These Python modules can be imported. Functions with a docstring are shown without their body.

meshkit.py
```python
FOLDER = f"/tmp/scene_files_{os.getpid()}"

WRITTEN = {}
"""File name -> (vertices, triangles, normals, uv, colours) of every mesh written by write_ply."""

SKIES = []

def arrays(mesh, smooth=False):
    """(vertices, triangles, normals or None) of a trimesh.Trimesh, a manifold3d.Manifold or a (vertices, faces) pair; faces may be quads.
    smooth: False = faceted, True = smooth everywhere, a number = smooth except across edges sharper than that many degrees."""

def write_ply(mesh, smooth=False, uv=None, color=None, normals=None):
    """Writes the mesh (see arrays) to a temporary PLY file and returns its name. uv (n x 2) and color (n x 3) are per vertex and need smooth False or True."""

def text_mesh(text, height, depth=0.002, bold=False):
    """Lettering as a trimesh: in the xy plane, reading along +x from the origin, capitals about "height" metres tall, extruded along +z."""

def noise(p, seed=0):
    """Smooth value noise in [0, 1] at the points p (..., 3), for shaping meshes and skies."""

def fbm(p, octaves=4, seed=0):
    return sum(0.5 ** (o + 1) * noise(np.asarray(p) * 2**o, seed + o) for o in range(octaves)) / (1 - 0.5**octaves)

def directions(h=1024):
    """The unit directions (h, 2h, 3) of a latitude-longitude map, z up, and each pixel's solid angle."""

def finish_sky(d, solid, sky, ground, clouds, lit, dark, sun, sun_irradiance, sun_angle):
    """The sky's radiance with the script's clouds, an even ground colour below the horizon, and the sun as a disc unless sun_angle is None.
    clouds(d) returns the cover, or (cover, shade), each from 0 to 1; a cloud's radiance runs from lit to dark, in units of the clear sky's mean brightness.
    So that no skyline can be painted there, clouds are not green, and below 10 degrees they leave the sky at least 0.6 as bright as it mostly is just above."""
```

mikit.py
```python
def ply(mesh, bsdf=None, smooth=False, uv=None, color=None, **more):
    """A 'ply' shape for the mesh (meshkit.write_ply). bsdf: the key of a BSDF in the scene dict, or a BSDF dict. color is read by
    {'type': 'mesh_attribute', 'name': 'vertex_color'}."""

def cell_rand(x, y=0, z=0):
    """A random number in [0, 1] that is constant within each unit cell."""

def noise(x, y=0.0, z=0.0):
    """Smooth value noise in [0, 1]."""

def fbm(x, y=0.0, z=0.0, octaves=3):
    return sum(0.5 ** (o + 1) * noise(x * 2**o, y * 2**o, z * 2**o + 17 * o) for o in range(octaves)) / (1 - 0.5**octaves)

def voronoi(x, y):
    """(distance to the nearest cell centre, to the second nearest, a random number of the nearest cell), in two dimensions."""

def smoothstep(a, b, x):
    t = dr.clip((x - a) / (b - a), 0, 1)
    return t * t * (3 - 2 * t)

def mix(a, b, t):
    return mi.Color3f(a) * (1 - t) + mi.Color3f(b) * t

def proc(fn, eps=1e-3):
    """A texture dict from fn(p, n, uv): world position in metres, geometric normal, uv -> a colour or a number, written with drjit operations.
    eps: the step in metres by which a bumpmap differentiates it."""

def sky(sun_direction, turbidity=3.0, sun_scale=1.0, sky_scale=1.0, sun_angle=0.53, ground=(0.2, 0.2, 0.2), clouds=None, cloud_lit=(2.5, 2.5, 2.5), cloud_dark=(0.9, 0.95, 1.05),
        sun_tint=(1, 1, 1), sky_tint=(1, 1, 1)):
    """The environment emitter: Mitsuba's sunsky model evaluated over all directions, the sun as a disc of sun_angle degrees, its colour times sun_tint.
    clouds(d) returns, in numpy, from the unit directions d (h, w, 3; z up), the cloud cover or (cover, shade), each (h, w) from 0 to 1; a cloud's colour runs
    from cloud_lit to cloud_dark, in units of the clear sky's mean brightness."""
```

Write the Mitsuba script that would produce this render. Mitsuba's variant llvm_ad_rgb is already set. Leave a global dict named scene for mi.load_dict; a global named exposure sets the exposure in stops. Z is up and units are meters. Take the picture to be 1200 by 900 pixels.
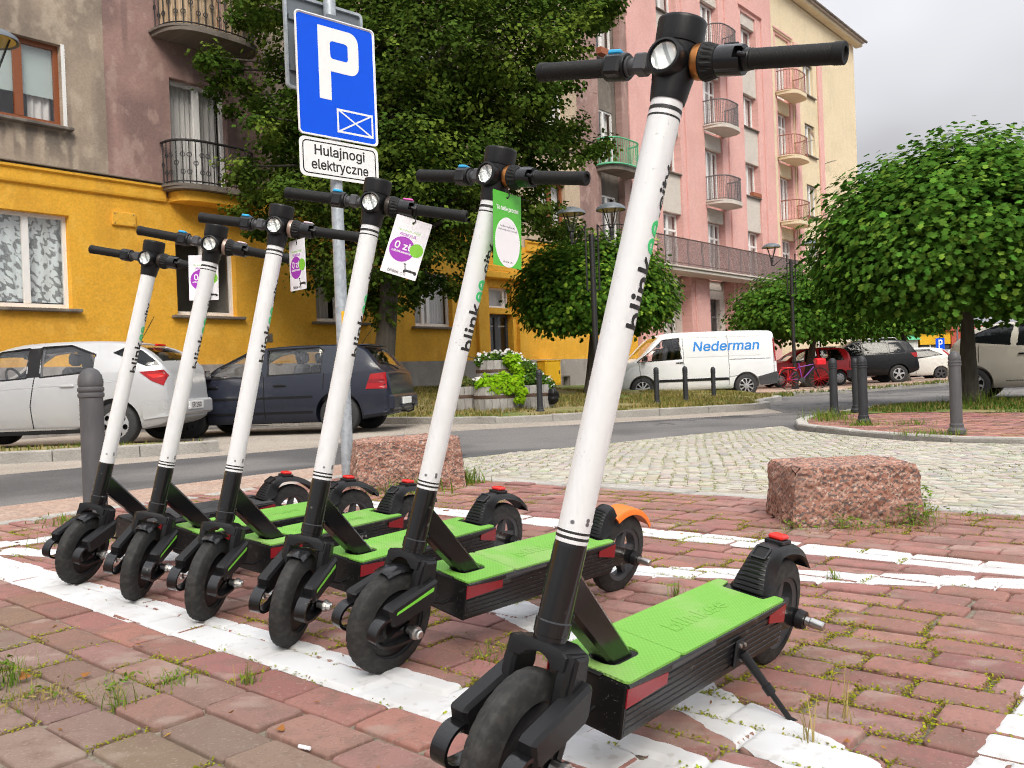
import math
import numpy as np, trimesh, mitsuba as mi, drjit as dr, manifold3d as m3, mikit, meshkit
from mikit import proc, noise, fbm, voronoi, cell_rand, smoothstep, mix
from shapely.geometry import Polygon, LineString, Point, box as sbox
from shapely.ops import unary_union
from shapely import affinity
T = mi.ScalarTransform4f
scene, labels, used = {}, {}, set()
R2 = np.random.default_rng(11)

# ---------------------------------------------------------------- camera, sky, exposure
EYE, PITCH, ROLL = [0, 0, 0.669], math.radians(-0.459), math.radians(2.19)
scene['camera'] = {'type': 'perspective', 'fov': 60.4, 'fov_axis': 'x', 'near_clip': 0.05, 'far_clip': 600.0,
                   'to_world': T().look_at(origin=EYE, target=[0, math.cos(PITCH), EYE[2] + math.sin(PITCH)], up=[math.sin(ROLL), 0, math.cos(ROLL)])}
exposure = 3.52


def cloud_deck(d):
    """A closed overcast: brighter overhead, half as bright near the horizon, with soft lumps."""
    z = np.clip(d[..., 2], 0.02, 1)
    p = np.stack([d[..., 0] / (z + .35), d[..., 1] / (z + .35), z * 0], -1)
    lumps = sum(meshkit.noise(p * 2.2 * 2 ** k + 5, 3 + k) / 2 ** k for k in range(4)) / 1.875
    return np.ones_like(z), np.clip(1.04 - .95 * z ** .8 + .32 * (lumps - .5), 0, 1)


scene['sky'] = mikit.sky([0.10, -0.74, 0.66], turbidity=3, sun_scale=0.21, sun_angle=28, sun_tint=(.86, .98, 1.18), clouds=cloud_deck,
                         cloud_lit=(1.80, 1.84, 1.93), cloud_dark=(0.37, 0.365, 0.38))

# ---------------------------------------------------------------- helpers


def numbered(key):
    k, i = key, 0
    while k in used:
        i += 1
        k = f'{key}_{i:03d}'
    used.add(k)
    return k


def tag(key, label=None, cat=None, group=None, kind=None):
    labels[key] = {a: b for a, b in (('label', label), ('category', cat), ('group', group), ('kind', kind)) if b}
    return key


def thing(name, label, cat, group=None):
    return tag(numbered(name), label, cat, group)


def M4(m):
    return T(np.asarray(m, float))


def part(parent, name, mesh, bsdf=None, smooth=30, tw=None, label=None, kind=None, **kw):
    """One entry of the scene, a child of parent (None = top level)."""
    k = numbered(f'{parent}__{name}' if parent else name)
    d = dict(mesh) if isinstance(mesh, dict) else mikit.ply(mesh, bsdf, smooth, **kw)
    if tw is not None:
        d['to_world'] = M4(tw)
    scene[k] = d
    if label or kind:
        tag(k, label, kind=kind)
    return k


def single(name, mesh, bsdf, label, cat, group=None, smooth=30, tw=None, **kw):
    k = part(None, name, mesh, bsdf, smooth, tw, **kw)
    return tag(k, label, cat, group)


def struct(name, mesh, bsdf, label=None, smooth=False, **kw):
    k = part(None, name, mesh, bsdf, smooth, **kw)
    return tag(k, label, kind='structure')


cat = trimesh.util.concatenate


def bx(x0, x1, y0, y1, z0, z1):
    m = trimesh.creation.box([x1 - x0, y1 - y0, z1 - z0])
    m.apply_translation([(x0 + x1) / 2, (y0 + y1) / 2, (z0 + z1) / 2])
    return m


def tm(man):
    m = man.to_mesh()
    return trimesh.Trimesh(m.vert_properties[:, :3], m.tri_verts, process=False)


def man(mesh):
    mesh = trimesh.Trimesh(mesh.vertices, mesh.faces, process=False)
    mesh.merge_vertices()
    mesh.update_faces(mesh.nondegenerate_faces(height=1e-9))
    if mesh.volume < 0:
        mesh.invert()
    return m3.Manifold(m3.Mesh(np.asarray(mesh.vertices, np.float32), np.asarray(mesh.faces, np.uint32)))


def rbx(x0, x1, y0, y1, z0, z1, c=.01):
    """A box with chamfered edges."""
    p = []
    for x in (x0, x1):
        for y in (y0, y1):
            for z in (z0, z1):
                sx, sy, sz = (c if x == x0 else -c), (c if y == y0 else -c), (c if z == z0 else -c)
                p += [(x, y + sy, z + sz), (x + sx, y, z + sz), (x + sx, y + sy, z)]
    return trimesh.convex.convex_hull(np.array(p))


def hull(p):
    return trimesh.convex.convex_hull(np.array(p, float))


def frame(a, b):
    """A rotation whose z axis runs from a to b."""
    z = np.asarray(b, float) - a
    z /= np.linalg.norm(z)
    x = np.cross([0, 0, 1] if abs(z[2]) < .9 else [1, 0, 0], z)
    x /= np.linalg.norm(x)
    m = np.eye(4)
    m[:3, 0], m[:3, 1], m[:3, 2], m[:3, 3] = x, np.cross(z, x), z, a
    return m


def lathe(prof, n=32, a=None, b=None):
    """Revolves (radius, height) pairs about z, or about the line a->b."""
    p = np.array(prof, float)
    ang = np.arange(n) * 2 * np.pi / n
    v = np.stack([p[:, None, 0] * np.cos(ang), p[:, None, 0] * np.sin(ang), np.repeat(p[:, 1:], n, 1)], -1).reshape(-1, 3)
    i, j = np.meshgrid(np.arange(len(p) - 1), np.arange(n), indexing='ij')
    q = np.stack([i * n + j, i * n + (j + 1) % n, (i + 1) * n + (j + 1) % n, (i + 1) * n + j], -1).reshape(-1, 4)
    f = np.vstack([q[:, [0, 1, 2]], q[:, [0, 2, 3]]])
    m = trimesh.Trimesh(v, f, process=False)
    m.merge_vertices()
    m.update_faces(m.nondegenerate_faces(height=1e-9))
    if m.is_watertight and m.volume < 0:
        m.invert()
    if a is not None:
        m.apply_transform(frame(a, b))
    return m


def cyl(a, b, r, r1=None, n=16):
    r1 = r if r1 is None else r1
    L = float(np.linalg.norm(np.asarray(b, float) - a))
    return lathe([(0, 0), (r, 0), (r1, L), (0, L)], n, a, b)


def tube(pts, r, n=8, closed=False):
    """A tube along points; r a number or one per point."""
    p = np.asarray(pts, float)
    k = len(p)
    r = np.broadcast_to(r, k)
    t = np.gradient(p, axis=0) if not closed else np.roll(p, -1, 0) - np.roll(p, 1, 0)
    t /= np.linalg.norm(t, axis=1, keepdims=True) + 1e-12
    u = np.cross(t[0], [0, 0, 1] if abs(t[0][2]) < .9 else [1, 0, 0])
    us = []
    for q in t:
        u = u - q * (u @ q)
        u /= np.linalg.norm(u) + 1e-12
        us.append(u)
    us = np.array(us)
    w = np.cross(t, us)
    a = np.arange(n) * 2 * np.pi / n
    v = (p[:, None] + r[:, None, None] * (np.cos(a)[None, :, None] * us[:, None] + np.sin(a)[None, :, None] * w[:, None])).reshape(-1, 3)
    rows = np.arange(k if closed else k - 1)
    i, j = np.meshgrid(rows, np.arange(n), indexing='ij')
    i2 = (i + 1) % k
    q = np.stack([i * n + j, i * n + (j + 1) % n, i2 * n + (j + 1) % n, i2 * n + j], -1).reshape(-1, 4)
    f = [q[:, [0, 1, 2]], q[:, [0, 2, 3]]]
    if not closed:
        v = np.vstack([v, p[:1], p[-1:]])
        jj = np.arange(n)
        f += [np.stack([(jj + 1) % n, jj, jj * 0 + k * n], 1), np.stack([(k - 1) * n + jj, (k - 1) * n + (jj + 1) % n, jj * 0 + k * n + 1], 1)]
    return trimesh.Trimesh(v, np.vstack(f), process=False)


def prism(poly, h):
    """A shapely polygon extruded from z = 0 to h."""
    g = [x for x in getattr(poly, 'geoms', [poly]) if not x.is_empty]
    return cat([trimesh.creation.extrude_polygon(x, h, engine='earcut') for x in g])


def side(poly, y0, y1):
    """An (x, z) polygon extruded from y0 to y1."""
    m = prism(poly, y1 - y0)
    v = m.vertices.copy()
    m.vertices = np.stack([v[:, 0], y1 - v[:, 2], v[:, 1]], -1)
    return m


def text(s, height, depth=.0006, bold=False, center=True):
    m = meshkit.text_mesh(s, height, depth, bold)
    if center:
        m.apply_translation([-(m.bounds[0][0] + m.bounds[1][0]) / 2, 0, 0])
    return m


def axes(o, x, y):
    """A matrix with origin o, x axis along x, y axis towards y, z = x cross y."""
    x = np.asarray(x, float)
    x = x / np.linalg.norm(x)
    z = np.cross(x, y)
    z /= np.linalg.norm(z)
    m = np.eye(4)
    m[:3, 0], m[:3, 1], m[:3, 2], m[:3, 3] = x, np.cross(z, x), z, o
    return m


def tr(x=0, y=0, z=0):
    m = np.eye(4)
    m[:3, 3] = x, y, z
    return m


def rot(deg, ax):
    return trimesh.transformations.rotation_matrix(math.radians(deg), ax)


def moved(m, mat):
    m = m.copy()
    m.apply_transform(mat)
    return m


def mat(name, color, rough=.6, bump=None, bump_scale=1.0, two=True, **kw):
    b = color if isinstance(color, dict) else {'type': 'rgb', 'value': list(color)}
    d = {'type': 'principled', 'base_color': b, 'roughness': rough, **kw}
    if bump:
        d = {'type': 'bumpmap', 'tex': bump, 'scale': bump_scale, 'bsdf': d}
    scene[name] = {'type': 'twosided', 'bsdf': d} if two else d
    return name


VC = {'type': 'mesh_attribute', 'name': 'vertex_color'}
# plain materials
for n_, c_, r_, k_ in (
        ('m_black_gloss', (.006, .006, .007), .16, {'clearcoat': .5, 'clearcoat_gloss': .95, 'specular': .4}), ('m_black_satin', (.0075, .0075, .0085), .40, {'specular': .35}), ('m_black_matt', (.009, .009, .0095), .6, {'specular': .3}),
        ('m_rubber', (.022, .022, .022), .75, {}), ('m_dark_grey', (.05, .05, .055), .5, {}), ('m_steel', (.55, .54, .52), .3, {'metallic': 1.0}),
        ('m_bronze', (.42, .17, .05), .3, {'metallic': .85}), ('m_red_plastic', (.22, .008, .014), .25, {}), ('m_bright_red', (.62, .02, .015), .25, {}), ('m_orange', (.78, .17, .015), .4, {}),
        ('m_blue_button', (.02, .33, .62), .4, {}), ('m_pink_button', (.72, .12, .42), .4, {}), ('m_pale_button', (.68, .55, .60), .45, {}), ('m_green_stripe', (.16, .50, .04), .4, {}),
        ('m_print_black', (.016, .016, .016), .5, {}), ('m_print_green', (.05, .50, .16), .5, {}), ('m_print_purple', (.33, .03, .42), .5, {}), ('m_print_lime', (.20, .52, .03), .5, {}),
        ('m_paper', (.78, .76, .80), .6, {}), ('m_sign_blue', (.003, .085, .72), .4, {'specular': .2}), ('m_sign_white', (.78, .78, .78), .4, {}), ('m_sign_back', (.15, .17, .19), .5, {'metallic': .3}),
        ('m_white_frame', (.72, .71, .70), .4, {}), ('m_brown_frame', (.22, .065, .022), .4, {}), ('m_room', (.30, .28, .25), .9, {}), ('m_curtain', (.55, .54, .53), .9, {}), ('m_blind', (.36, .43, .42), .8, {}),
        ('m_iron', (.018, .017, .017), .5, {}), ('m_iron_brown', (.12, .07, .055), .6, {}), ('m_iron_grey', (.13, .12, .125), .5, {}), ('m_iron_green', (.10, .42, .22), .5, {}), ('m_rail_red', (.30, .12, .09), .55, {}),
        ('m_lens', (.62, .64, .60), .12, {'clearcoat': 1.0}), ('m_chrome', (.8, .8, .8), .12, {'metallic': 1.0}), ('m_yellow_box', (.74, .42, .01), .45, {}), ('m_amber', (.5, .36, .10), .5, {}),
        ('m_dead_leaf', (.42, .17, .04), .7, {}), ('m_screw', (.25, .25, .26), .35, {'metallic': .8}), ('m_terracotta', (.30, .10, .05), .8, {}), ('m_seat', (.05, .05, .055), .8, {})):
    mat(n_, c_, r_, **k_)
scene['m_glass'] = {'type': 'thindielectric', 'int_ior': 1.5}
scene['m_leaf'] = {'type': 'principledthin', 'base_color': VC, 'roughness': .55, 'spec_trans': 0.0, 'diff_trans': .45}
mat('m_vc', VC, .6)
mat('m_vc_rough', VC, .85)
scene['m_blade'] = {'type': 'principledthin', 'base_color': VC, 'roughness': .6, 'diff_trans': .5}
# ---------------------------------------------------------------- ground
E_, N_ = np.array([.7547, -.6561]), np.array([.6561, .7547])      # along and across the brick courses


def W(e, n, z=0.0):
    e, n = np.broadcast_arrays(np.asarray(e, float), np.asarray(n, float))
    return np.stack([e * E_[0] + n * N_[0], e * E_[1] + n * N_[1], np.broadcast_to(z, e.shape)], -1)


def gz(x, y):
    """Height of the carriageway: flush with the square at its edge, falling gently away."""
    s = y + .4 * np.abs(x)
    t = np.clip((s - 6.0) / 4.0, 0, 1)
    return -.015 - .075 * t * t * (3 - 2 * t) - .004 * np.maximum(y - 16, 0)


def sheet(poly, dz=0.0, step=1.5, zf=gz):
    """A polygon on the ground as a triangulated sheet that follows the terrain."""
    v, f = trimesh.creation.triangulate_polygon(poly.segmentize(step), engine='earcut')
    m = trimesh.Trimesh(np.c_[v, np.zeros(len(v))], f)
    m = m.subdivide_to_size(step, max_iter=12)
    v = m.vertices.copy()
    v[:, 2] = zf(v[:, 0], v[:, 1]) + dz
    return trimesh.Trimesh(v, m.faces)


def asphalt_col(p, n, uv):
    a = fbm(p.x * .7, p.y * .7, 0, 4)
    g = noise(p.x * 60, p.y * 60) * .35 + noise(p.x * 160, p.y * 160) * .4
    crack = smoothstep(.02, .0, dr.abs(fbm(p.x * .45 + 9, p.y * .45, 3, 4) - .5)) * smoothstep(.45, .6, noise(p.x * .3, p.y * .3, 2))
    return mix((.075, .073, .075), (.145, .138, .135), smoothstep(.3, .7, a)) * (.72 + .5 * g) * (1 - .5 * crack)


def sand_col(p, n, uv):
    a = fbm(p.x * 3, p.y * 3, 0, 4)
    return mix((.13, .11, .085), (.24, .205, .16), a) * (.7 + .6 * noise(p.x * 140, p.y * 140))


def kerb_col(p, n, uv):
    a = fbm(p.x * 4, p.y * 4, p.z * 4, 4)
    return mix((.24, .225, .205), (.36, .345, .32), a) * (.75 + .5 * noise(p.x * 90, p.y * 90, p.z * 90))


def verge_col(p, n, uv):
    a = smoothstep(.35, .65, fbm(p.x * 1.1, p.y * 1.1, 0, 4))
    b = fbm(p.x * 9, p.y * 9, 2, 3)
    return mix(mix((.22, .17, .09), (.13, .12, .045), b), mix((.10, .13, .03), (.06, .09, .02), b), a)


mat('m_asphalt', proc(asphalt_col), .8, proc(lambda p, n, uv: noise(p.x * 120, p.y * 120) * .003, .002))
mat('m_sand', proc(sand_col), .9)
mat('m_joint', proc(lambda p, n, uv: mix((.24, .215, .17), (.31, .29, .235), fbm(p.x * 5, p.y * 5, 0, 3)) * (.75 + .5 * noise(p.x * 150, p.y * 150))), .9)
mat('m_kerb', proc(kerb_col), .8, proc(lambda p, n, uv: fbm(p.x * 40, p.y * 40, p.z * 40) * .004, .002))
mat('m_verge', proc(verge_col), .95)
mat('m_gutter', proc(lambda p, n, uv: mix((.20, .175, .15), (.29, .255, .22), fbm(p.x * 2, p.y * 2, 0, 4)) * (.8 + .4 * noise(p.x * 70, p.y * 70))), .85)

gx, gy = np.meshgrid(np.linspace(-150, 150, 61), np.concatenate([np.linspace(-60, -5, 8), np.linspace(0, 20, 41), np.linspace(30, 260, 16)]), indexing='ij')
gi = np.arange(gx.size).reshape(gx.shape)
struct('ground', trimesh.Trimesh(np.c_[gx.ravel(), gy.ravel(), (gz(gx, gy) - .05).ravel()], np.vstack([np.stack([gi[:-1, :-1], gi[1:, :-1], gi[1:, 1:]], -1).reshape(-1, 3), np.stack([gi[:-1, :-1], gi[1:, 1:], gi[:-1, 1:]], -1).reshape(-1, 3)]), process=False), 'm_asphalt', 'grey ground under and beyond the street')
# the carriageway, its pale gutters, the parking bays
ROAD = Polygon([tuple(W(-5.92, -6)[:2]), tuple(W(-5.80, 4.75)[:2]), (-.46, 7.6), (1.53, 9.5), (3.7, 10.9), (4.9, 12.6), (6.4, 14.2), (9.5, 14.2), (20, 10.5), (44, 10), (44, 36), (34, 40), (26, 37.5), (17.5, 32.0), (12.6, 27.6), (9.6, 24.6),
                (6.2, 23.2), (4.9, 17.2), (4.6, 14.9), (1.3, 13.75), (-.54, 13.35), (-2.08, 12.5), (-2.4, 10.9), (-4.5, 9.3), (-6.5, 7.5), (-14, 1)])
struct('road', sheet(ROAD, -.02), 'm_asphalt', 'dark grey asphalt road crossing behind the square')
struct('gutter_strip', sheet(Polygon([(-14, 1), (-6.5, 7.5), (-4.5, 9.3), (-2.4, 10.9), (-2.08, 12.5), (-.54, 13.35), (1.3, 13.75), (4.6, 14.9), (4.9, 17.2), (4.0, 17.0), (-.6, 15.2), (-3, 16.6), (-14, 17), (-16, 6)]), -.024), 'm_gutter',
       'pale worn gutter and parking strip between asphalt and kerb')


def kerb_run(name, pts, w, h, label, seg=1.0, below=.15, drop=0.0, matn='m_kerb', zf=gz):
    """A kerb as separate stones along a line; the top stands h above the road."""
    ls = LineString(pts)
    k = tag(numbered(name), label, kind='structure')
    n = max(1, int(round(ls.length / seg)))
    for i in range(n):
        a, b = ls.interpolate(i * ls.length / n + .006), ls.interpolate((i + 1) * ls.length / n - .006)
        d = np.array([b.x - a.x, b.y - a.y])
        L = np.linalg.norm(d)
        d /= L
        q = np.array([-d[1], d[0]]) * w
        za = float(zf(a.x, a.y)) + h + R2.normal(0, .006)
        zb = float(zf(b.x, b.y)) + h + R2.normal(0, .004)
        c = .012
        top = [(a.x + d[0] * c, a.y + d[1] * c, za), (b.x - d[0] * c, b.y - d[1] * c, zb)]
        P = []
        for (x, y, z), (x0, y0) in zip(top, ((a.x, a.y), (b.x, b.y))):
            P += [(x + q[0] * .08, y + q[1] * .08, z), (x + q[0] * .92, y + q[1] * .92, z), (x0, y0, z - .014), (x0 + q[0], y0 + q[1], z - .014), (x0, y0, z - below), (x0 + q[0], y0 + q[1], z - below)]
        part(k, 'kerbstone', hull(P), matn, False)
    return k


# ---- the brick square
PITCH_C = .112
RB = np.random.default_rng(5)
rows = np.concatenate([1.19 - .122 * np.arange(23, 0, -1), np.arange(1.19, 4.2, .1078)])
ROWH = np.append(np.diff(rows), .1078)
row_edges = []
for i, n0 in enumerate(rows):
    x, ed = -5.02 - RB.uniform(0, .2), []
    while x < 2.6:
        ed.append(x)
        x += RB.uniform(.15, .25) if n0 > 1.15 else RB.uniform(.185, .255)
    row_edges.append(np.array(ed))
NB = max(len(e) for e in row_edges)
RTOP = RB.normal(0, .0022, (len(rows), NB))
RTX, RTY = RB.normal(0, .008, (len(rows), NB)), RB.normal(0, .012, (len(rows), NB))
JIT = RB.uniform(-.004, .004, (len(rows), NB, 2))


def brick_height(e, n):
    """Height of the paving at grid coordinates: brick tops with worn rounded edges, joints sunk between them."""
    i = np.clip(np.searchsorted(rows, n, 'right') - 1, 0, len(rows) - 1)
    out = np.zeros_like(e)
    for r in np.unique(i):
        s = i == r
        ed = row_edges[r]
        j = np.clip(np.searchsorted(ed, e[s]) - 1, 0, len(ed) - 2)
        a, b = ed[j] + .005, ed[j + 1] - .005
        c0, c1 = rows[r] + .004, rows[r] + ROWH[r] - .004
        d = np.minimum(np.minimum(e[s] - a, b - e[s]), np.minimum(n[s] - c0, c1 - n[s]))
        z = RTOP[r, j] + RTX[r, j] * (e[s] - (a + b) / 2) + RTY[r, j] * (n[s] - (c0 + c1) / 2)
        out[s] = z - np.where(d < .009, .006 * (1 - np.clip(d, 0, .009) / .009) ** 2, 0) - np.where(d < 0, .0035, 0)
    return out


def brick_mesh(r, j):
    ed = row_edges[r]
    a, b, c0, c1 = ed[j] + .005, ed[j + 1] - .005, rows[r] + .004, rows[r] + ROWH[r] - .004
    ce, cn = (a + b) / 2, (c0 + c1) / 2
    he, hn = (b - a) / 2, (c1 - c0) / 2
    rc = .011
    base = []
    for sx, sy in ((1, -1), (1, 1), (-1, 1), (-1, -1)):
        for t in ((0, 1) if sx * sy > 0 else (1, 0)):
            base.append((sx * (he - rc * t), sy * (hn - rc * (1 - t))))
        base.append((sx * (he - rc * .3), sy * (hn - rc * .3)))
    base = np.array(base)
    base = base[np.argsort(np.arctan2(base[:, 1] / hn, base[:, 0] / he))]
    rb = np.random.default_rng(r * 1000 + j)
    base = base * (1 + rb.normal(0, .012, (len(base), 1))) + JIT[r, j]
    k = len(base)
    z0 = RTOP[r, j]
    zt = lambda q: z0 + RTX[r, j] * q[:, 0] + RTY[r, j] * q[:, 1]
    rings = [(base, -.05 + 0 * base[:, 0]), (base, zt(base) - .006), (base * .972 * [1, .965], zt(base) - .0012), (base * [.90, .82], zt(base) + rb.normal(0, .0008, k))]
    v = np.vstack([np.c_[q, z] for q, z in rings] + [[[0, 0, z0 + .0008]]])
    f = []
    for s in range(3):
        for t in range(k):
            u = (t + 1) % k
            f += [(s * k + t, s * k + u, (s + 1) * k + u), (s * k + t, (s + 1) * k + u, (s + 1) * k + t)]
    f += [(3 * k + t, 3 * k + (t + 1) % k, 4 * k) for t in range(k)]
    w = W(v[:, 0] + ce, v[:, 1] + cn, 0)
    w[:, 2] = v[:, 2]
    # colour of this brick: red clinker, browner south of the front line
    brown = np.clip((1.10 - cn) / .18, 0, 1) * .95 + np.clip((1.3 - cn) / .5, 0, 1) * np.clip((ce + 1.1) / .4, 0, 1) * 0
    red = np.array([.248, .112, .096]) * rb.uniform(.80, 1.18) + rb.normal(0, .004, 3)
    br = np.array([.185, .130, .104]) * rb.uniform(.82, 1.15) + rb.normal(0, .004, 3)
    if rb.random() < .13:
        red = red * .55 + np.array([.33, .19, .17]) * .45
    t = np.clip(brown + rb.normal(0, .15), 0, 1) if brown > .02 else np.clip(rb.normal(-.1, .2), 0, .5)
    c = np.clip(red * (1 - t) + br * t, .02, .6)
    return w, np.array(f), np.tile(c, (len(w), 1)), (ce, cn)


def brick_grain(p, n, uv):
    g = fbm(p.x * 22, p.y * 22, 0, 3)
    pits = smoothstep(.70, .82, noise(p.x * 170, p.y * 170))
    return dr.clip(.05 + .45 * smoothstep(.42, .75, g) + .35 * pits, 0, 1)


def brick_dust(p, n, uv):
    return smoothstep(.60, .80, fbm(p.x * 7 + 3, p.y * 13, 1, 3)) * .45 + smoothstep(.76, .9, noise(p.x * 230, p.y * 230)) * .3


scene['m_brick'] = {'type': 'twosided', 'bsdf': {'type': 'bumpmap', 'tex': proc(lambda p, n, uv: fbm(p.x * 45, p.y * 45, 0, 2) * .0032 + noise(p.x * 190, p.y * 190) * .0009, .0015), 'scale': 1.0, 'bsdf': {
    'type': 'blendbsdf', 'weight': proc(brick_dust),
    'a': {'type': 'blendbsdf', 'weight': proc(brick_grain), 'a': {'type': 'principled', 'base_color': VC, 'roughness': .72}, 'b': {'type': 'principled', 'base_color': {'type': 'rgb', 'value': [.15, .095, .075]}, 'roughness': .85}},
    'b': {'type': 'principled', 'base_color': {'type': 'rgb', 'value': [.30, .235, .20]}, 'roughness': .85}}}}
sq = W([-5.05, 2.7, 2.7, -5.05], [-1.7, -1.7, 4.22, 4.22])
BASE = struct('brick_square', sheet(Polygon(sq[:, :2]), -.010, .8, lambda x, y: 0 * x), 'm_sand', 'old red brick paving of the square with sandy joints')
near, far = [], []
for r in range(len(rows)):
    for j in range(len(row_edges[r]) - 1):
        w, f, c, (ce, cn) = brick_mesh(r, j)
        x, y = w[-1, 0], w[-1, 1]
        seen = y > .9 and abs(x) < .60 * y + .15
        near.append(((x * x + y * y) if seen else 99 + x * x + y * y, w, f, c))
near.sort(key=lambda t: t[0])
for _, w, f, c in near[:300]:
    part(BASE, 'brick', trimesh.Trimesh(w, f, process=False), 'm_brick', True, color=c)
off = np.cumsum([0] + [len(t[1]) for t in near[300:]])
part(BASE, 'far_bricks', trimesh.Trimesh(np.vstack([t[1] for t in near[300:]]), np.vstack([t[2] + o for t, o in zip(near[300:], off)]), process=False), 'm_brick', True, kind='stuff', color=np.vstack([t[3] for t in near[300:]]))

# ---- painted bay: a rectangle with both diagonals, paint lying over bricks and joints


def paint_line(p, q, w, seed, label, step=.0062, wear=.0):
    """A band of paint draped over the bricks: its edges wander a little, worn specks are left out."""
    p, q = np.array(p, float), np.array(q, float)
    d = q - p
    L = np.linalg.norm(d)
    d /= L
    m = np.array([-d[1], d[0]])
    na, nb = int(L / step) + 2, int(w / step) + 3
    t = np.linspace(0, L, na)
    wob = [(meshkit.noise(np.c_[t * 9, t * 0 + seed * 7 + sd, t * 0]) - .5) * .010 + (meshkit.noise(np.c_[t * 45, t * 0 + seed * 5 + sd, t * 0], 2) - .5) * .006 for sd in (0, 3)]
    f_ = np.linspace(0, 1, nb)[None]
    b = (-w / 2 + wob[0])[:, None] * (1 - f_) + (w / 2 + wob[1])[:, None] * f_
    a = np.repeat(t[:, None], nb, 1)
    e, n = p[0] + d[0] * a + m[0] * b, p[1] + d[1] * a + m[1] * b
    z = brick_height(e.ravel(), n.ravel()).reshape(e.shape)
    nz = meshkit.noise(np.stack([e * 14, n * 14, e * 0 + seed], -1)) * .6 + meshkit.noise(np.stack([e * 55, n * 55, e * 0 + seed], -1), 2) * .4
    big = meshkit.noise(np.stack([e * 2.5, n * 2.5, e * 0 + seed], -1), 5)
    keep = nz < 1.06 - .24 * big - wear
    v = W(e.ravel(), n.ravel())
    lift = np.full(e.shape, .0030)
    lift[:, [0, -1]] = .0004
    v[:, 2] = np.maximum(z.ravel(), -.0100) + lift.ravel()
    i = np.arange(e.size).reshape(e.shape)
    ok = (keep[:-1, :-1] & keep[1:, :-1] & keep[1:, 1:] & keep[:-1, 1:]).ravel()
    f = np.stack([i[:-1, :-1], i[1:, :-1], i[1:, 1:], i[:-1, 1:]], -1).reshape(-1, 4)[ok]
    mm = trimesh.Trimesh(v, np.vstack([f[:, [0, 1, 2]], f[:, [0, 2, 3]]]), process=False)
    mm.remove_unreferenced_vertices()
    return struct('painted_line', mm, 'm_paint', label, 40)


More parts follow.
